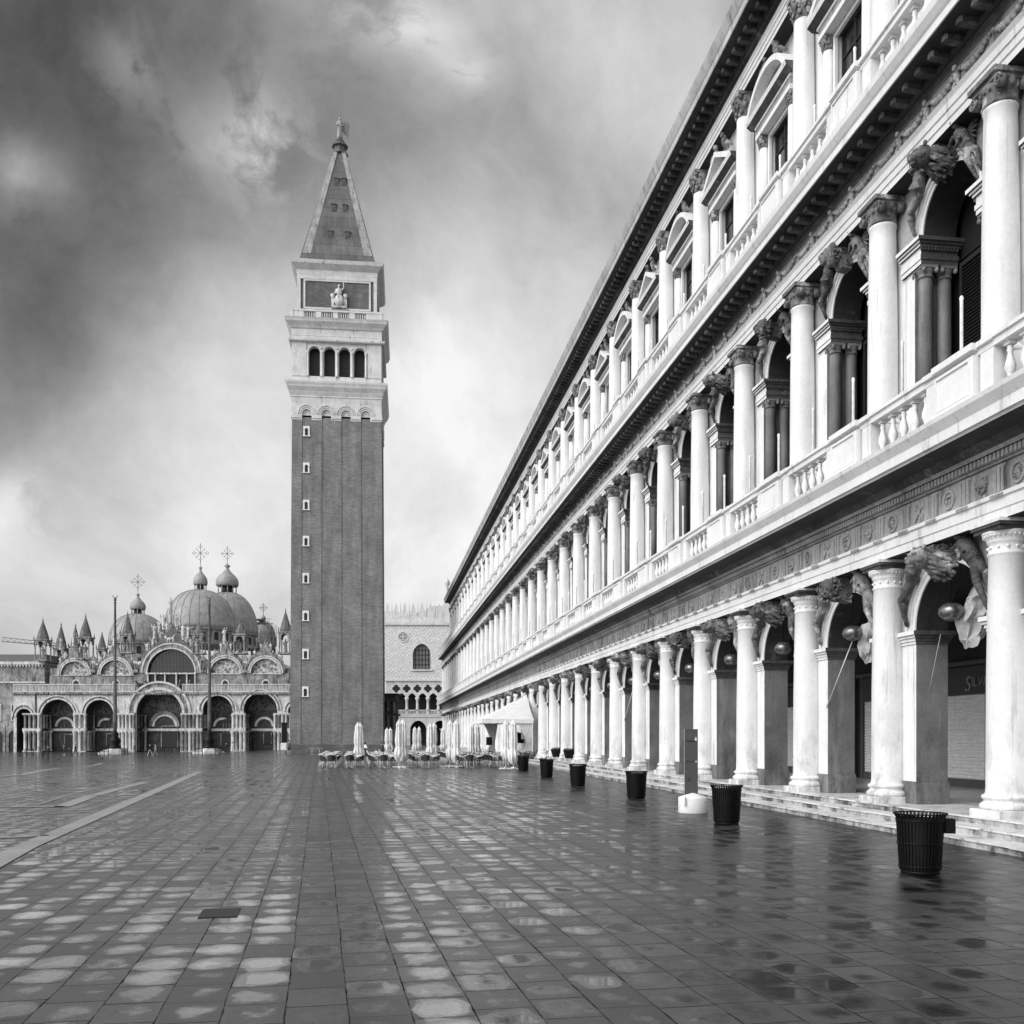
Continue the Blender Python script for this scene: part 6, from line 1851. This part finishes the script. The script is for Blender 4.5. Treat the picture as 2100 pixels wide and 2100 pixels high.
PAR = [(733.5,1480,64,0,'closed white parasol before the tower foot, left one of a close pair'),(738.5,1480.5,66,1,'closed white parasol before the tower foot, right one of a close pair'),
       (793.5,1492,96,0,'slim closed white parasol at the tower\'s right corner, left of two'),(800.5,1491.5,97,1,'slim closed white parasol at the tower\'s right corner, right of two'),
       (818,1474,58,0,'wide closed white parasol in front of the gothic palace corner'),(826,1473,59,1,'closed white parasol touching the wide one on its right'),
       (850.5,1489.5,98,1,'small closed white parasol before the left pointed arch'),(859.5,1489,99,0,'small closed white parasol just right of the one before the left pointed arch'),
       (882,1481,70,1,'closed white parasol left of the right pointed arch'),(890.5,1480.5,71,0,'closed white parasol overlapping the left side of the right pointed arch'),
       (908,1490.5,100,1,'smallest closed white parasol, seen in the right pointed arch'),
       (923,1474.5,60,0,'tall closed white parasol with a visible pole, left one of the pair'),(936,1474,59.5,1,'tall closed white parasol with a visible pole, right one of the pair'),
       (966.5,1482.5,72,0,'closed white parasol left of the tent eaves'),(978.5,1482.5,73,1,'closed white parasol under the left tent corner'),
       (1037,1474.5,57,0,'closed white parasol before the tent, left one'),(1052.5,1473,56.5,1,'closed white parasol before the tent, right one')]
for k, (x, y, d, v, lb_) in enumerate(PAR):
    q = wp(x, 1510, d); q.z = gz(q.x, q.y); top = CAMZ+(1510-y)/2000*d-q.z
    s = top/(3.04 if v==0 else 2.89)
    if not pu[v]: pu[v] = True; o = par[v]; o.location = q; o['label'] = lb_
    else: o = copy_thing(par[v], q, 0.4*k, lb_)
    o.scale = (0.92,0.92,s); o['group'] = 'closed parasols of the café'

# ------------------------------------------------------------------ the band tent
tent = empty('band_tent', (7.4, 69.3, 0), 0, 'white pitched canvas tent with draped curtains leaning against the arcade', 'tent')
mb = MB()
ez, az_ = 2.82, 5.05; W_, D_ = 3.75, 6.5
apex = (W_-0.05, 3.2, az_)
def sag(a, b, n, dz):
    return [tuple(Vector(a).lerp(Vector(b), k/n) + Vector((0,0,-dz*sin(pi*k/n)))) for k in range(n+1)]
c0 = (0,0,ez+0.30); c1 = (W_,0,ez+0.30); c2 = (W_,D_,ez+0.30); c3 = (0,D_,ez+0.30)
def tri(a, b, c, n=10):
    vs = []; idx = {}
    for i in range(n+1):
        for j in range(n+1-i):
            k = n-i-j; p = (Vector(a)*i+Vector(b)*j+Vector(c)*k)/n
            p.z -= 0.35*(1-abs(2*k/n-1))*0.5*min(1,(i+j)/n*1.5) + 0.02*sin(7*i+5*j)
            idx[(i,j)] = len(vs); vs.append(tuple(p))
    fs = []
    for i in range(n):
        for j in range(n-i):
            fs.append((idx[(i,j)],idx[(i+1,j)],idx[(i,j+1)]))
            if i+j < n-1: fs.append((idx[(i+1,j)],idx[(i+1,j+1)],idx[(i,j+1)]))
    mb.add(vs, fs, 0, True)
tri(c0,c1,apex); tri(c3,c0,apex); tri(c2,c3,apex)
mb.build('canvas_roof', M['cloth'], tent)
mb = MB()
for a, b in (((0,0),(W_,0)),((0,D_),(0,0)),((W_,D_),(0,D_))):
    n = 14
    for k in range(n):
        p = [a[0]+(b[0]-a[0])*t, a[1]+(b[1]-a[1])*t] if False else None
        t0, t1 = k/n, (k+1)/n
        x0,y0 = a[0]+(b[0]-a[0])*t0, a[1]+(b[1]-a[1])*t0; x1,y1 = a[0]+(b[0]-a[0])*t1, a[1]+(b[1]-a[1])*t1
        mb.add([(x0,y0,ez+0.30),(x1,y1,ez+0.30),(x1*1.0-0.02,y1-0.03,ez+0.02*(k%2)),(x0-0.02,y0-0.03,ez+0.02*((k+1)%2))],[(0,1,2,3)],0,True)
mb.build('valance', M['cloth'], tent)
for (x,y) in ((0.05,0.05),(W_-0.1,0.05),(0.05,D_-0.05)):
    mb = MB(); mb.box(x-0.04,x+0.04,y-0.04,y+0.04,0,ez+0.3); mb.build('tent_pole', M['rod'], tent)
def drape(x0, x1, xt, y):
    """curtain gathered at a tie and flaring again"""
    mb = MB(); n = 26; R_ = 16; vs = []
    for k in range(R_+1):
        t = k/R_; z = ez+0.02-(ez-0.12)*t
        if t < 0.52: f = t/0.52; wl = x0+(xt-0.14-x0)*f**0.8; wr = x1+(xt+0.14-x1)*f**1.2
        else: f = (t-0.52)/0.48; wl = xt-0.14-0.62*f; wr = xt+0.14+0.10*f
        for i in range(n+1):
            s = i/n; vs.append((wl+(wr-wl)*s, y+0.06*sin(s*42), z))
    mb.add(vs, [(k*(n+1)+i,k*(n+1)+i+1,(k+1)*(n+1)+i+1,(k+1)*(n+1)+i) for k in range(R_) for i in range(n)], 0, True)
    return mb
drape(W_-1.15, W_-0.05, W_-0.35, 0.1).build('side_curtain', M['cloth'], tent)
d2 = drape(-1.1, 0.0, -0.35, 0.0).build('side_curtain', M['cloth'], tent, (W_*0+1.9, D_-0.2, 0))
mb = MB(); mb.bevbox(0.1,W_-0.05,0.3,D_-0.3,0.0,0.42,0.03); mb.build('stage', M['panelgrey'], tent)
# things on the stage
gp_ = empty('grand_piano', (7.4+2.45, 70.4, 0.42), 0.3, 'black covered piano on the stage in the tent', 'piano')
mb = MB(); mb.prism([(-0.7,-0.65),(0.75,-0.65),(0.75,0.2),(0.45,0.6),(0.1,0.75),(-0.7,0.75)], 0, 0.3); 
g2 = MB(); g2.merge(mb, Matrix.Translation((0,0,0.98)) @ Matrix.Rotation(pi/2,4,'X') @ Matrix.Scale(1,4)); g2.build('case', M['black'], gp_)
mb = MB(); mb.prism([(-0.7,0),(0.75,0),(0.75,0.75),(-0.1,0.9),(-0.7,0.6)], 0.0, 0.03); mb.build('lid', M['black'], gp_, (0,0.3,0.98))
for (x,y) in ((-0.6,-0.5),(0.65,-0.5),(0,0.6)):
    mb = MB(); mb.lathe([(0.03,0),(0.05,0.7)],(x,y,0),8); mb.build('leg', M['black'], gp_)
spk = empty('loudspeaker', (7.4+0.55, 69.6, 0.42), 0, 'black loudspeaker on a stand at the left of the stage', 'loudspeaker')
mb = MB(); mb.bevbox(-0.2,0.2,-0.18,0.18,0.85,1.42,0.02); mb.build('cabinet', M['black'], spk)
mb = MB(); mb.lathe([(0.02,0.0),(0.02,0.86)],seg=6); mb.build('stand', M['black'], spk)
# hedge troughs round the stage
def hedge(loc, L, rz, label):
    r = empty('hedge_trough', loc, rz, label, 'hedge', 'hedges round the stage')
    mb = MB(); mb.bevbox(-L/2,L/2,-0.2,0.2,0,0.32,0.02); mb.build('trough', M['panelgrey'], r)
    mb = MB(); rr = random.Random(int(L*100)); 
    for _ in range(int(520*L)):
        x = rr.uniform(-L/2,L/2); y = rr.uniform(-0.26,0.26); z = rr.uniform(0.30,0.80)+0.04*sin(x*7)
        a = rr.uniform(0,6.28); t = rr.uniform(-0.9,0.9); s = rr.uniform(0.03,0.06)
        dx = Vector((cos(a),sin(a),t))*s; dy = Vector((-sin(a),cos(a),rr.uniform(-0.6,0.6)))*s*0.7; c = Vector((x,y,z))
        mb.add([c-dx,c+dy,c+dx,c-dy],[(0,1,2,3)])
    mb.build('foliage', M['hedge'], r)
hedge((6.0,67.5,0), 2.4, 0.0, 'clipped dark hedge trough left of the tent, behind café chairs')
hedge((8.6,68.4,0), 1.9, 0.0, 'clipped dark hedge trough before the stage')
hedge((10.5,68.9,0), 1.3, 0.0, 'clipped dark hedge trough at the right end of the stage')

# flower pots between the columns near the tent
for k, (x, lb_) in enumerate(((1126,'round dark planter between columns next to the tent'),(1150,'round dark planter between columns nearer than its twin'))):
    Y = 60.4-4.25*k-2.1
    r = empty('planter', (11.35, Yc(11-k)-1.9+4.25*0-0.0, 0.40), 0, lb_, 'planter', 'dark planters between the columns')
    mb = MB(); mb.lathe([(0.20,0.18),(0.24,0.2),(0.36,0.62),(0.38,0.64),(0.38,0.68),(0.3,0.68)], seg=20); mb.build('pot', M['black'], r)
    mb = MB()
    for q in range(3): mb.tube([(0.2*cos(2.1*q),0.2*sin(2.1*q),0.22),(0.26*cos(2.1*q),0.26*sin(2.1*q),0.0)],0.015,5)
    mb.build('stand', M['black'], r)
    mb = MB(); rr = random.Random(k)
    for _ in range(160):
        a = rr.uniform(0,6.28); q = 0.3*sqrt(rr.random()); c = Vector((q*cos(a),q*sin(a),0.68+rr.uniform(0,0.09))); s = 0.03
        dx = Vector((rr.uniform(-1,1),rr.uniform(-1,1),rr.uniform(-1,1)))*s; dy = Vector((rr.uniform(-1,1),rr.uniform(-1,1),rr.uniform(-1,1)))*s
        mb.add([c-dx,c+dy,c+dx,c-dy],[(0,1,2,3)])
    mb.build('foliage', M['hedge'], r)

# ------------------------------------------------------------------ flag poles before the church
for k, (x, ytop, lb_) in enumerate(((236,1218,'tall dark flagpole with a winged figure on top, left one before the church'),(429.5,1218.5,'tall dark flagpole before the right half of the church'))):
    d = 166.0; q = wp(x, 1510, d); q.z = gz(q.x,q.y)
    r = empty('flagpole', q, -PSI, lb_, 'flagpole', 'flagpoles before the church')
    H = CAMZ+(1510-ytop)/2000*d-q.z
    mb = MB(); mb.lathe([(0.30,3.9),(0.33,6),(0.24,16),(0.17,H-1.6),(0.24,H-1.5),(0.10,H-1.2)], seg=12); mb.build('pole', M['spire'], r)
    mb = MB(); mb.lathe([(1.0,0.9),(0.9,1.2),(0.7,1.6),(0.95,2.1),(0.8,2.6),(0.5,3.0),(0.62,3.4),(0.3,3.9)], seg=16); mb.build('bronze_base', M['black'], r)
    mb = MB(); mb.lathe([(2.9,0.0),(2.9,0.25),(2.5,0.25),(2.5,0.5),(2.0,0.5),(2.0,0.75),(1.4,0.75),(1.4,0.92)], seg=8, smooth=False); mb.build('stone_plinth', M['marble_lt'], r)
    mb = MB(); mb.ell((0,0,H-1.0),(0.26,0.2,0.28),8,6); mb.ell((0.1,0,H-0.7),(0.14,0.14,0.16),8,6)
    for s in (-1,1): capsule(mb,(0,0,H-0.85),(s*0.5,0,H-0.25),0.09,0.05,5)
    mb.build('finial', M['spire'], r)
# low barriers
def barrier(L):
    mb = MB(); n = max(2,int(L/1.3))
    for k in range(n+1): mb.box(-L/2+k*L/n-0.05,-L/2+k*L/n+0.05,-0.05,0.05,0,1.1)
    mb.box(-L/2,L/2,-0.03,0.03,0.95,1.03); mb.box(-L/2,L/2,-0.025,0.025,0.5,0.56)
    for k in range(n*4): mb.box(-L/2+k*L/n/4-0.02,-L/2+k*L/n/4+0.02,-0.015,0.015,0.1,0.95)
    return mb
for (xa, xb, d, lb_) in ((40,68,150,'low dark barrier at the far left edge before the church'),(205,222,160,'dark barrier left of the left flagpole'),(250,262,160,'dark barrier right of the left flagpole'),(322,384,176,'long row of low barriers before the central door'),(400,415,160,'dark barrier left of the right flagpole'),(441,462,160,'dark barrier right of the right flagpole')):
    q = wp((xa+xb)/2,1510,d); q.z = gz(q.x,q.y)
    o = barrier((xb-xa)/2000*d).build('barrier', M['black'], None, q, -PSI); tag(o, lb_, 'barrier')
# notice box at the church corner
q = wp(583,1510,186); q.z = gz(q.x,q.y); r = empty('notice_box', q, -PSI, 'slim dark notice box on a white foot at the church corner', 'sign')
mb = MB(); mb.bevbox(-0.65,0.65,-0.3,0.3,0.0,1.3,0.05); mb.build('foot', M['white'], r); mb = MB(); mb.box(-0.5,0.5,-0.2,0.2,1.3,5.2); mb.build('panel', M['black'], r)
# ------------------------------------------------------------------ people: one continuous skinned body each
def cloth_mat(name, skin, top, trous, shoe, H, waist=0.53, knee=None, hair=0.03):
    m, nt, b = new_mat(name)
    tc = nt.nodes.new('ShaderNodeTexCoord').outputs['Object']
    sep = nt.nodes.new('ShaderNodeSeparateXYZ'); nt.links.new(tc, sep.inputs[0])
    z = mnode(nt, 'DIVIDE', sep.outputs[2], H)
    rp = nt.nodes.new('ShaderNodeValToRGB'); nt.links.new(z, rp.inputs[0]); rp.color_ramp.interpolation = 'CONSTANT'
    stops = [(0.0, shoe), (0.045, skin if knee else trous)]
    if knee: stops.append((knee, trous))
    stops += [(waist, top), (0.845, skin), (0.955, hair)]
    els = rp.color_ramp.elements
    els[0].position = 0.0; els[0].color = (shoe,)*3+(1,)
    els[1].position = stops[1][0]; els[1].color = (stops[1][1],)*3+(1,)
    for p_, c in stops[2:]:
        e = els.new(p_); e.color = (c,)*3+(1,)
    nt.links.new(rp.outputs[0], b.inputs['Base Color']); b.inputs['Roughness'].default_value = 0.8
    return m

def person(loc, rz, H, pose, mat, label):
    """pose keys: stride, lean, arm_l, arm_r, sit"""
    k = H/1.75
    st = pose.get('stride', 0.12); lean = pose.get('lean', 0.0)
    V = []; E = []; R_ = []
    def v(p, r, parent=None):
        V.append(Vector(p)*k); R_.append(r*k)
        if parent is not None: E.append((parent, len(V)-1))
        return len(V)-1
    sit = pose.get('sit', False)
    hz = 0.92 if not sit else 0.50
    pel = v((0,0,hz), 0.135)
    sp = v((0,-lean*0.25,hz+0.20), 0.125, pel)
    chz = hz+0.42; ch = v((0,-lean*0.6,chz), 0.145, sp)
    nk = v((0,-lean*0.75,chz+0.16), 0.06, ch)
    hd = v((0,-lean*0.85-0.02,chz+0.27), 0.085, nk)
    hd2 = v((0,-lean*0.9-0.02,chz+0.37), 0.085, hd)
    v((0,-lean*0.95-0.02,chz+0.43), 0.05, hd2)
    v((0,-lean*0.9-0.115,chz+0.30), 0.018, hd)       # nose
    for s in (-1, 1):
        fy = -st*s
        hip = v((s*0.10,0,hz-0.06), 0.095, pel)
        if sit:
            kn = v((s*0.12,-0.42,0.50), 0.065, hip); an = v((s*0.12,-0.42,0.10), 0.042, kn)
        else:
            kn = v((s*0.11,fy*0.55-0.03,0.50), 0.065, hip); an = v((s*0.11,fy,0.10), 0.042, kn)
        ft = v((s*0.12,(0 if not sit else -0.42)+(fy if not sit else 0)-0.10,0.04), 0.038, an); v((s*0.125,(fy if not sit else -0.42)-0.19,0.035), 0.030, ft)
        shd = v((s*0.17,-lean*0.62,chz+0.07), 0.065, ch)
        arm = pose.get('arm_l' if s < 0 else 'arm_r', 'down')
        if arm == 'down': el = (s*0.25,-lean*0.5+0.03+fy*-0.3,chz-0.22); ha = (s*0.26,-lean*0.5-0.04-fy*0.6,chz-0.47)
        elif arm == 'bag': el = (s*0.24,-lean*0.5+0.05,chz-0.20); ha = (s*0.20,-lean*0.5-0.22,chz-0.22)
        elif arm == 'up': el = (s*0.26,-lean*0.5-0.12,chz-0.12); ha = (s*0.12,-lean*0.5-0.25,chz+0.18)
        else: el = (s*0.32,0.0,chz-0.15); ha = (s*0.18,-0.10,chz-0.32)
        e = v(el, 0.045, shd); w_ = v(ha, 0.032, e)
        d = (Vector(ha)-Vector(el)).normalized()*0.07
        h_ = v(Vector(ha)+d, 0.036, w_)
        for q in range(3): v(Vector(ha)+d*1.0+d*1.1+Vector((0.018*(q-1),0.006*(q-1),0)), 0.011, h_)
    me = bpy.data.meshes.new('person'); me.from_pydata([tuple(p) for p in V], E, [])
    o = bpy.data.objects.new('person', me); COL.objects.link(o)
    me.materials.append(mat)
    md = o.modifiers.new('skin', 'SKIN')
    for i, d in enumerate(me.skin_vertices[0].data if me.skin_vertices else []): pass
    if not me.skin_vertices:
        return o
    for i, d in enumerate(me.skin_vertices[0].data): d.radius = (R_[i], R_[i])
    me.skin_vertices[0].data[0].use_root = True
    md.use_smooth_shade = True
    sb = o.modifiers.new('sub', 'SUBSURF'); sb.levels = 1; sb.render_levels = 1
    o.location = loc; o.rotation_euler = (0,0,rz)
    tag(o, label, 'person', None)
    # bake so that the figure is one plain mesh
    bpy.context.view_layer.update()
    dg = bpy.context.evaluated_depsgraph_get()
    nm = bpy.data.meshes.new_from_object(o.evaluated_get(dg)); o.modifiers.clear(); o.data = nm; nm.name = 'person'
    for p in nm.polygons: p.use_smooth = True
    # hair as a small child piece
    mb = MB(); c = Vector((0,-lean*0.9+0.005,chz+0.375))*k
    mb.ell(c, (0.102*k,0.11*k,0.095*k), 10, 7); mb.build('hair', M['black'], o)
    return o

def skinned_ok():
    me = bpy.data.meshes.new('t'); me.from_pydata([(0,0,0),(0,0,1)],[(0,1)],[]); o = bpy.data.objects.new('t', me); COL.objects.link(o)
    o.modifiers.new('s','SKIN'); ok = bool(me.skin_vertices); bpy.data.objects.remove(o); return ok
if not skinned_ok():
    # the skin layer is only made by an operator in some builds: add it through bmesh
    import bmesh
    _old = bpy.data.meshes.new
cm = {}
def CM(key, *a):
    if key not in cm: cm[key] = cloth_mat(key, *a)
    return cm[key]
W_ = CM('dark_coat', 0.35, 0.012, 0.012, 0.01, 1.75)
PEOPLE = [ # x, foot y, height px, heading, pose, material args, label
 (88.3,1557.5,22,0.3,{'stride':0.1},('pc',0.35,0.02,0.015,0.01),'shorter person in dark clothes at the far left, beside a taller one'),
 (98.8,1557.5,28.5,-0.5,{'stride':0.12,'arm_r':'bag'},('pd',0.35,0.012,0.012,0.01),'tall person in a black coat at the far left of the square'),
 (81,1547.5,20,0.2,{'stride':0.2},('pe',0.35,0.16,0.12,0.05),'person in grey walking behind the pair at the far left'),
 (131.5,1552.5,26,0.1,{'stride':0.1,'arm_l':'bag'},('pf',0.35,0.05,0.02,0.01,1,0.30),'person in shorts with a bag before the left church portal'),
 (146.5,1551.6,18,-1.2,{'stride':0.1,'lean':0.5},('pg',0.35,0.03,0.03,0.01),'person bending forward before the left church portal'),
 (154.5,1551.4,25,1.5,{'stride':0.36},('ph',0.35,0.015,0.015,0.01),'person in black taking a long stride left of the left flagpole'),
 (245.5,1544.6,20,0,{'stride':0.08},('pi',0.3,0.012,0.012,0.01),'dark figure standing by the left flagpole base'),
 (275.5,1543.2,17.5,1.2,{'stride':0.3},('pj',0.4,0.10,0.02,0.02),'small person in light top and dark trousers right of the left flagpole'),
 (307.5,1550.5,27,1.4,{'stride':0.32,'arm_r':'bag'},('pk',0.5,0.012,0.30,0.3,1,0.33),'person with a black top and bare legs walking before the central portal'),
 (319,1550.3,27,-1.3,{'stride':0.25,'arm_l':'bag'},('pl',0.45,0.40,0.35,0.05,1,0.30),'person in pale clothes carrying a dark bag before the central portal'),
 (389.5,1539.8,17,0,{'stride':0.08},('pm',0.3,0.02,0.02,0.01),'dark figure left of the right flagpole, close to the church'),
 (463.8,1545,22.5,0.4,{'stride':0.12,'arm_l':'bag'},('pn',0.35,0.03,0.015,0.01),'person in dark clothes right of the right flagpole'),
 (476.8,1544.8,24,-0.6,{'stride':0.16},('po',0.45,0.55,0.40,0.3),'person dressed in white right of the right flagpole'),
 (486,1536.4,13,0,{'stride':0.08},('pp',0.4,0.6,0.02,0.02),'child in a white shirt and dark shorts by the church columns'),
 (504.8,1535,17,0,{'stride':0.08},('pq',0.4,0.30,0.20,0.1),'pale figure standing against the church columns'),
 (592,1549,30.5,pi,{'stride':0.10},('pr',0.35,0.10,0.015,0.02,1,0.33),'person in grey top and dark shorts at the left corner of the tower'),
]
for (x, y, hp, rz, pose, ma, lb_) in PEOPLE:
    q, d = ground_at(x, y)
    H = hp/2000.0*d
    H = max(1.15, min(1.85, H*1.0))
    a = list(ma); key = a[0]; knee = None
    if len(a) == 7: knee = a[6]; a = a[:5]
    mt = cloth_mat('clothes_'+key[-1], a[1], a[2], a[3], a[4], H, 0.53, knee)
    person(q, rz - PSI + (0 if abs(rz) > 3 else 0), H, pose, mt, lb_)
for (x, d, rz, ma, lb_) in ((749,93,2.6,(0.35,0.75,0.02,0.02),'person in a white shirt sitting at the café by the tower foot'),(783.5,88,0.3,(0.3,0.08,0.02,0.02),'dark-haired person in a dark jacket sitting at the café by the slim parasols'),(743.5,92,1.0,(0.3,0.02,0.02,0.02),'person in black half hidden behind the parasol pair by the tower')):
    q = wp(x,1510,d); q.z = gz(q.x,q.y)
    mt = cloth_mat('seated_clothes', ma[0], ma[1], ma[2], ma[3], 1.33, 0.40)
    person(q, rz, 1.72, {'sit':True,'arm_l':'bag','arm_r':'bag'}, mt, lb_)
    put('c', q + Vector((0,0,0)), rz, 'dark café chair with someone sitting on it near the tower foot', 'occupied café chairs')
# pigeons
def pigeon():
    mb = MB(); mb.ell((0,0,0.12),(0.065,0.13,0.065),10,7,0,Matrix.Rotation(-0.25,3,'X')); mb.ell((0,-0.13,0.20),(0.032,0.035,0.035),8,6)
    capsule(mb,(0,-0.08,0.15),(0,-0.13,0.20),0.04,0.03,6); mb.prism([(0.10,0.10),(0.24,0.06),(0.24,0.08),(0.10,0.15)],-0.03,0.03,'u')
    capsule(mb,(0,-0.16,0.20),(0,-0.19,0.195),0.010,0.004,5)
    for s in (-1,1): mb.tube([(s*0.025,0,0.07),(s*0.025,-0.01,0.0)],0.006,4)
    return mb.mesh('pigeon', M['panelgrey'])
pg = pigeon()
for (x,y,r_,lb_) in ((119,1559,1.4,'pigeon walking near the pair of people at the far left'),(210,1558.7,0.4,'pigeon on the paving below the left flagpole'),(168,1549.6,2.0,'pigeon beside the striding person in black'),(432.5,1551,1.2,'pigeon on the paving below the right flagpole')):
    q,_ = ground_at(x,y); o = place(pg,'pigeon',None,q,r_); o.scale = (1.7,1.7,1.7); tag(o,lb_,'pigeon','pigeons on the paving')
# one darker metal cover and leaves on the slabs
cv = MB(); cv.box(-0.20,0.20,-0.26,0.26,0.002,0.008)
q,_ = ground_at(451,1873); tag(cv.build('inspection_cover', M['wetmetal'], None, q, radians(3.35)), 'dark rectangular cover plate set among wet slabs in the foreground', 'cover plate')
# ------------------------------------------------------------------ camera, sky and sun
cam_d = bpy.data.cameras.new('camera'); cam = bpy.data.objects.new('camera', cam_d); COL.objects.link(cam)
cam.location = (0,0,CAMZ); cam.rotation_euler = (pi/2, 0, -PSI)
cam_d.sensor_width = 36; cam_d.lens = 36*2000/2100.0; cam_d.shift_y = 460/2100.0
cam_d.clip_start = 0.1; cam_d.clip_end = 4000
scene.camera = cam

SUN_EL, SUN_AZ = radians(38), radians(-118)     # azimuth from +Y towards +X: the light comes from the left, a little behind
sd = Vector((sin(SUN_AZ)*cos(SUN_EL), cos(SUN_AZ)*cos(SUN_EL), sin(SUN_EL)))
sun_d = bpy.data.lights.new('sun', 'SUN'); sun_d.energy = 1.4; sun_d.angle = radians(50); sun_d.color = (1,1,1)
sun = bpy.data.objects.new('sun', sun_d); COL.objects.link(sun)
sun.rotation_euler = (-sd).to_track_quat('-Z','Y').to_euler()

world = bpy.data.worlds.new('World'); scene.world = world; world.use_nodes = True
nt = world.node_tree; bg = nt.nodes['Background']
sky = nt.nodes.new('ShaderNodeTexSky'); sky.sky_type = 'NISHITA'; sky.sun_disc = False
sky.sun_elevation = SUN_EL; sky.sun_rotation = SUN_AZ
skb = nt.nodes.new('ShaderNodeRGBToBW'); nt.links.new(sky.outputs[0], skb.inputs[0])
tc = nt.nodes.new('ShaderNodeTexCoord').outputs['Generated']
nrm = nt.nodes.new('ShaderNodeVectorMath'); nrm.operation = 'NORMALIZE'; nt.links.new(tc, nrm.inputs[0])
D = nrm.outputs[0]
wz = nt.nodes.new('ShaderNodeTexNoise'); wz.inputs['Scale'].default_value = 2.6; wz.inputs['Detail'].default_value = 7; nt.links.new(D, wz.inputs[0])
wv = nt.nodes.new('ShaderNodeVectorMath'); wv.operation = 'MULTIPLY_ADD'
sub = nt.nodes.new('ShaderNodeVectorMath'); sub.operation = 'SUBTRACT'; nt.links.new(wz.outputs['Color'], sub.inputs[0]); sub.inputs[1].default_value = (0.5,0.5,0.5)
nt.links.new(sub.outputs[0], wv.inputs[0]); wv.inputs[1].default_value = (0.22,0.22,0.22); nt.links.new(D, wv.inputs[2])
DW = wv.outputs[0]
def spot(x, y, rad_px, amp, warp=True):
    p = (wp(x, y, 100) - Vector((0,0,CAMZ))).normalized()
    dn = nt.nodes.new('ShaderNodeVectorMath'); dn.operation = 'DISTANCE'
    nt.links.new(DW if warp else D, dn.inputs[0]); dn.inputs[1].default_value = p
    r = rad_px/2000.0*0.85
    g = mnode(nt, 'EXPONENT', mnode(nt, 'MULTIPLY', mnode(nt, 'POWER', mnode(nt, 'DIVIDE', dn.outputs['Value'], r), 2.0), -1.0))
    return mnode(nt, 'MULTIPLY', g, amp)
SPOTS = [(30,30,380,-0.34),(380,90,280,-0.13),(20,480,280,-0.17),(300,400,240,-0.05),(60,700,240,-0.10),(40,880,200,-0.08),(250,640,220,-0.06),
         (700,250,260,-0.08),(850,330,180,-0.06),(1150,330,280,-0.10),(620,60,250,-0.07),(1030,230,130,-0.06),
         (85,355,60,0.26),(60,340,80,0.05),(300,140,70,0.10),(590,330,90,0.17),(450,280,90,0.07),(975,215,50,0.15),(900,130,70,0.12),(800,60,100,0.05),
         (1150,80,230,0.05),(1330,120,150,0.08),
         (930,1000,420,0.17),(1080,720,300,0.09),(880,1250,320,0.13),(100,1010,70,0.08),(80,1090,100,0.04),(300,1010,260,0.06),(500,880,260,0.08),(330,1230,220,0.06)]
n1 = noise(nt, DW, 2.1, 8, 0.6); n2 = noise(nt, DW, 6.0, 8, 0.62); n3 = noise(nt, DW, 15.0, 6, 0.65)
wisp = remap(nt, mnode(nt, 'ADD', mnode(nt, 'MULTIPLY', n2, 0.6), mnode(nt, 'MULTIPLY', n3, 0.4)), 0.46, 0.54, 0.0, 1.55)
tot = None
for s_ in SPOTS:
    v = spot(*s_)
    if s_[2] <= 125 and s_[3] > 0: v = mnode(nt, 'MULTIPLY', v, wisp)
    tot = v if tot is None else mnode(nt, 'ADD', tot, v)
cl = mnode(nt, 'ADD', mnode(nt, 'MULTIPLY', mnode(nt,'SUBTRACT',n1,0.5), 0.34), mnode(nt, 'MULTIPLY', mnode(nt,'SUBTRACT',n2,0.5), 0.34))
cl = mnode(nt, 'ADD', cl, mnode(nt, 'MULTIPLY', mnode(nt,'SUBTRACT',n3,0.5), 0.12))
L = mnode(nt, 'ADD', mnode(nt, 'ADD', tot, cl), 0.69)           # display-like grey of the cloud
L = mnode(nt, 'MAXIMUM', L, 0.16); L = mnode(nt, 'MINIMUM', L, 0.92)
fw = nt.nodes.new('ShaderNodeVectorMath'); fw.operation = 'DOT_PRODUCT'; nt.links.new(D, fw.inputs[0]); fw.inputs[1].default_value = (-0.80,-0.56,0.20)
L = mnode(nt, 'ADD', L, remap(nt, fw.outputs['Value'], 0.25, 0.95, 0.0, 0.60))  # extra brightness added to the unseen sky behind-left, as soft front fill
Llin = mnode(nt, 'POWER', L, 2.2)
Lt = mnode(nt, 'ADD', mnode(nt, 'MULTIPLY', Llin, SKY_GAIN/0.1), mnode(nt, 'MULTIPLY', skb.outputs[0], 0.05))
cmb = nt.nodes.new('ShaderNodeCombineColor')
for i in range(3): nt.links.new(Lt, cmb.inputs[i])
nt.links.new(cmb.outputs[0], bg.inputs['Color']); bg.inputs['Strength'].default_value = 0.1

vs_ = scene.view_settings
scene.display_settings.display_device = 'sRGB'
vs_.view_transform = 'Standard'; vs_.look = 'None'; vs_.gamma = 1.0; vs_.use_curve_mapping = False
vs_.exposure = EXPO
scene.render.engine = 'CYCLES'
scene.cycles.max_bounces = 6; scene.cycles.diffuse_bounces = 3; scene.cycles.glossy_bounces = 3
scene.cycles.use_denoising = True
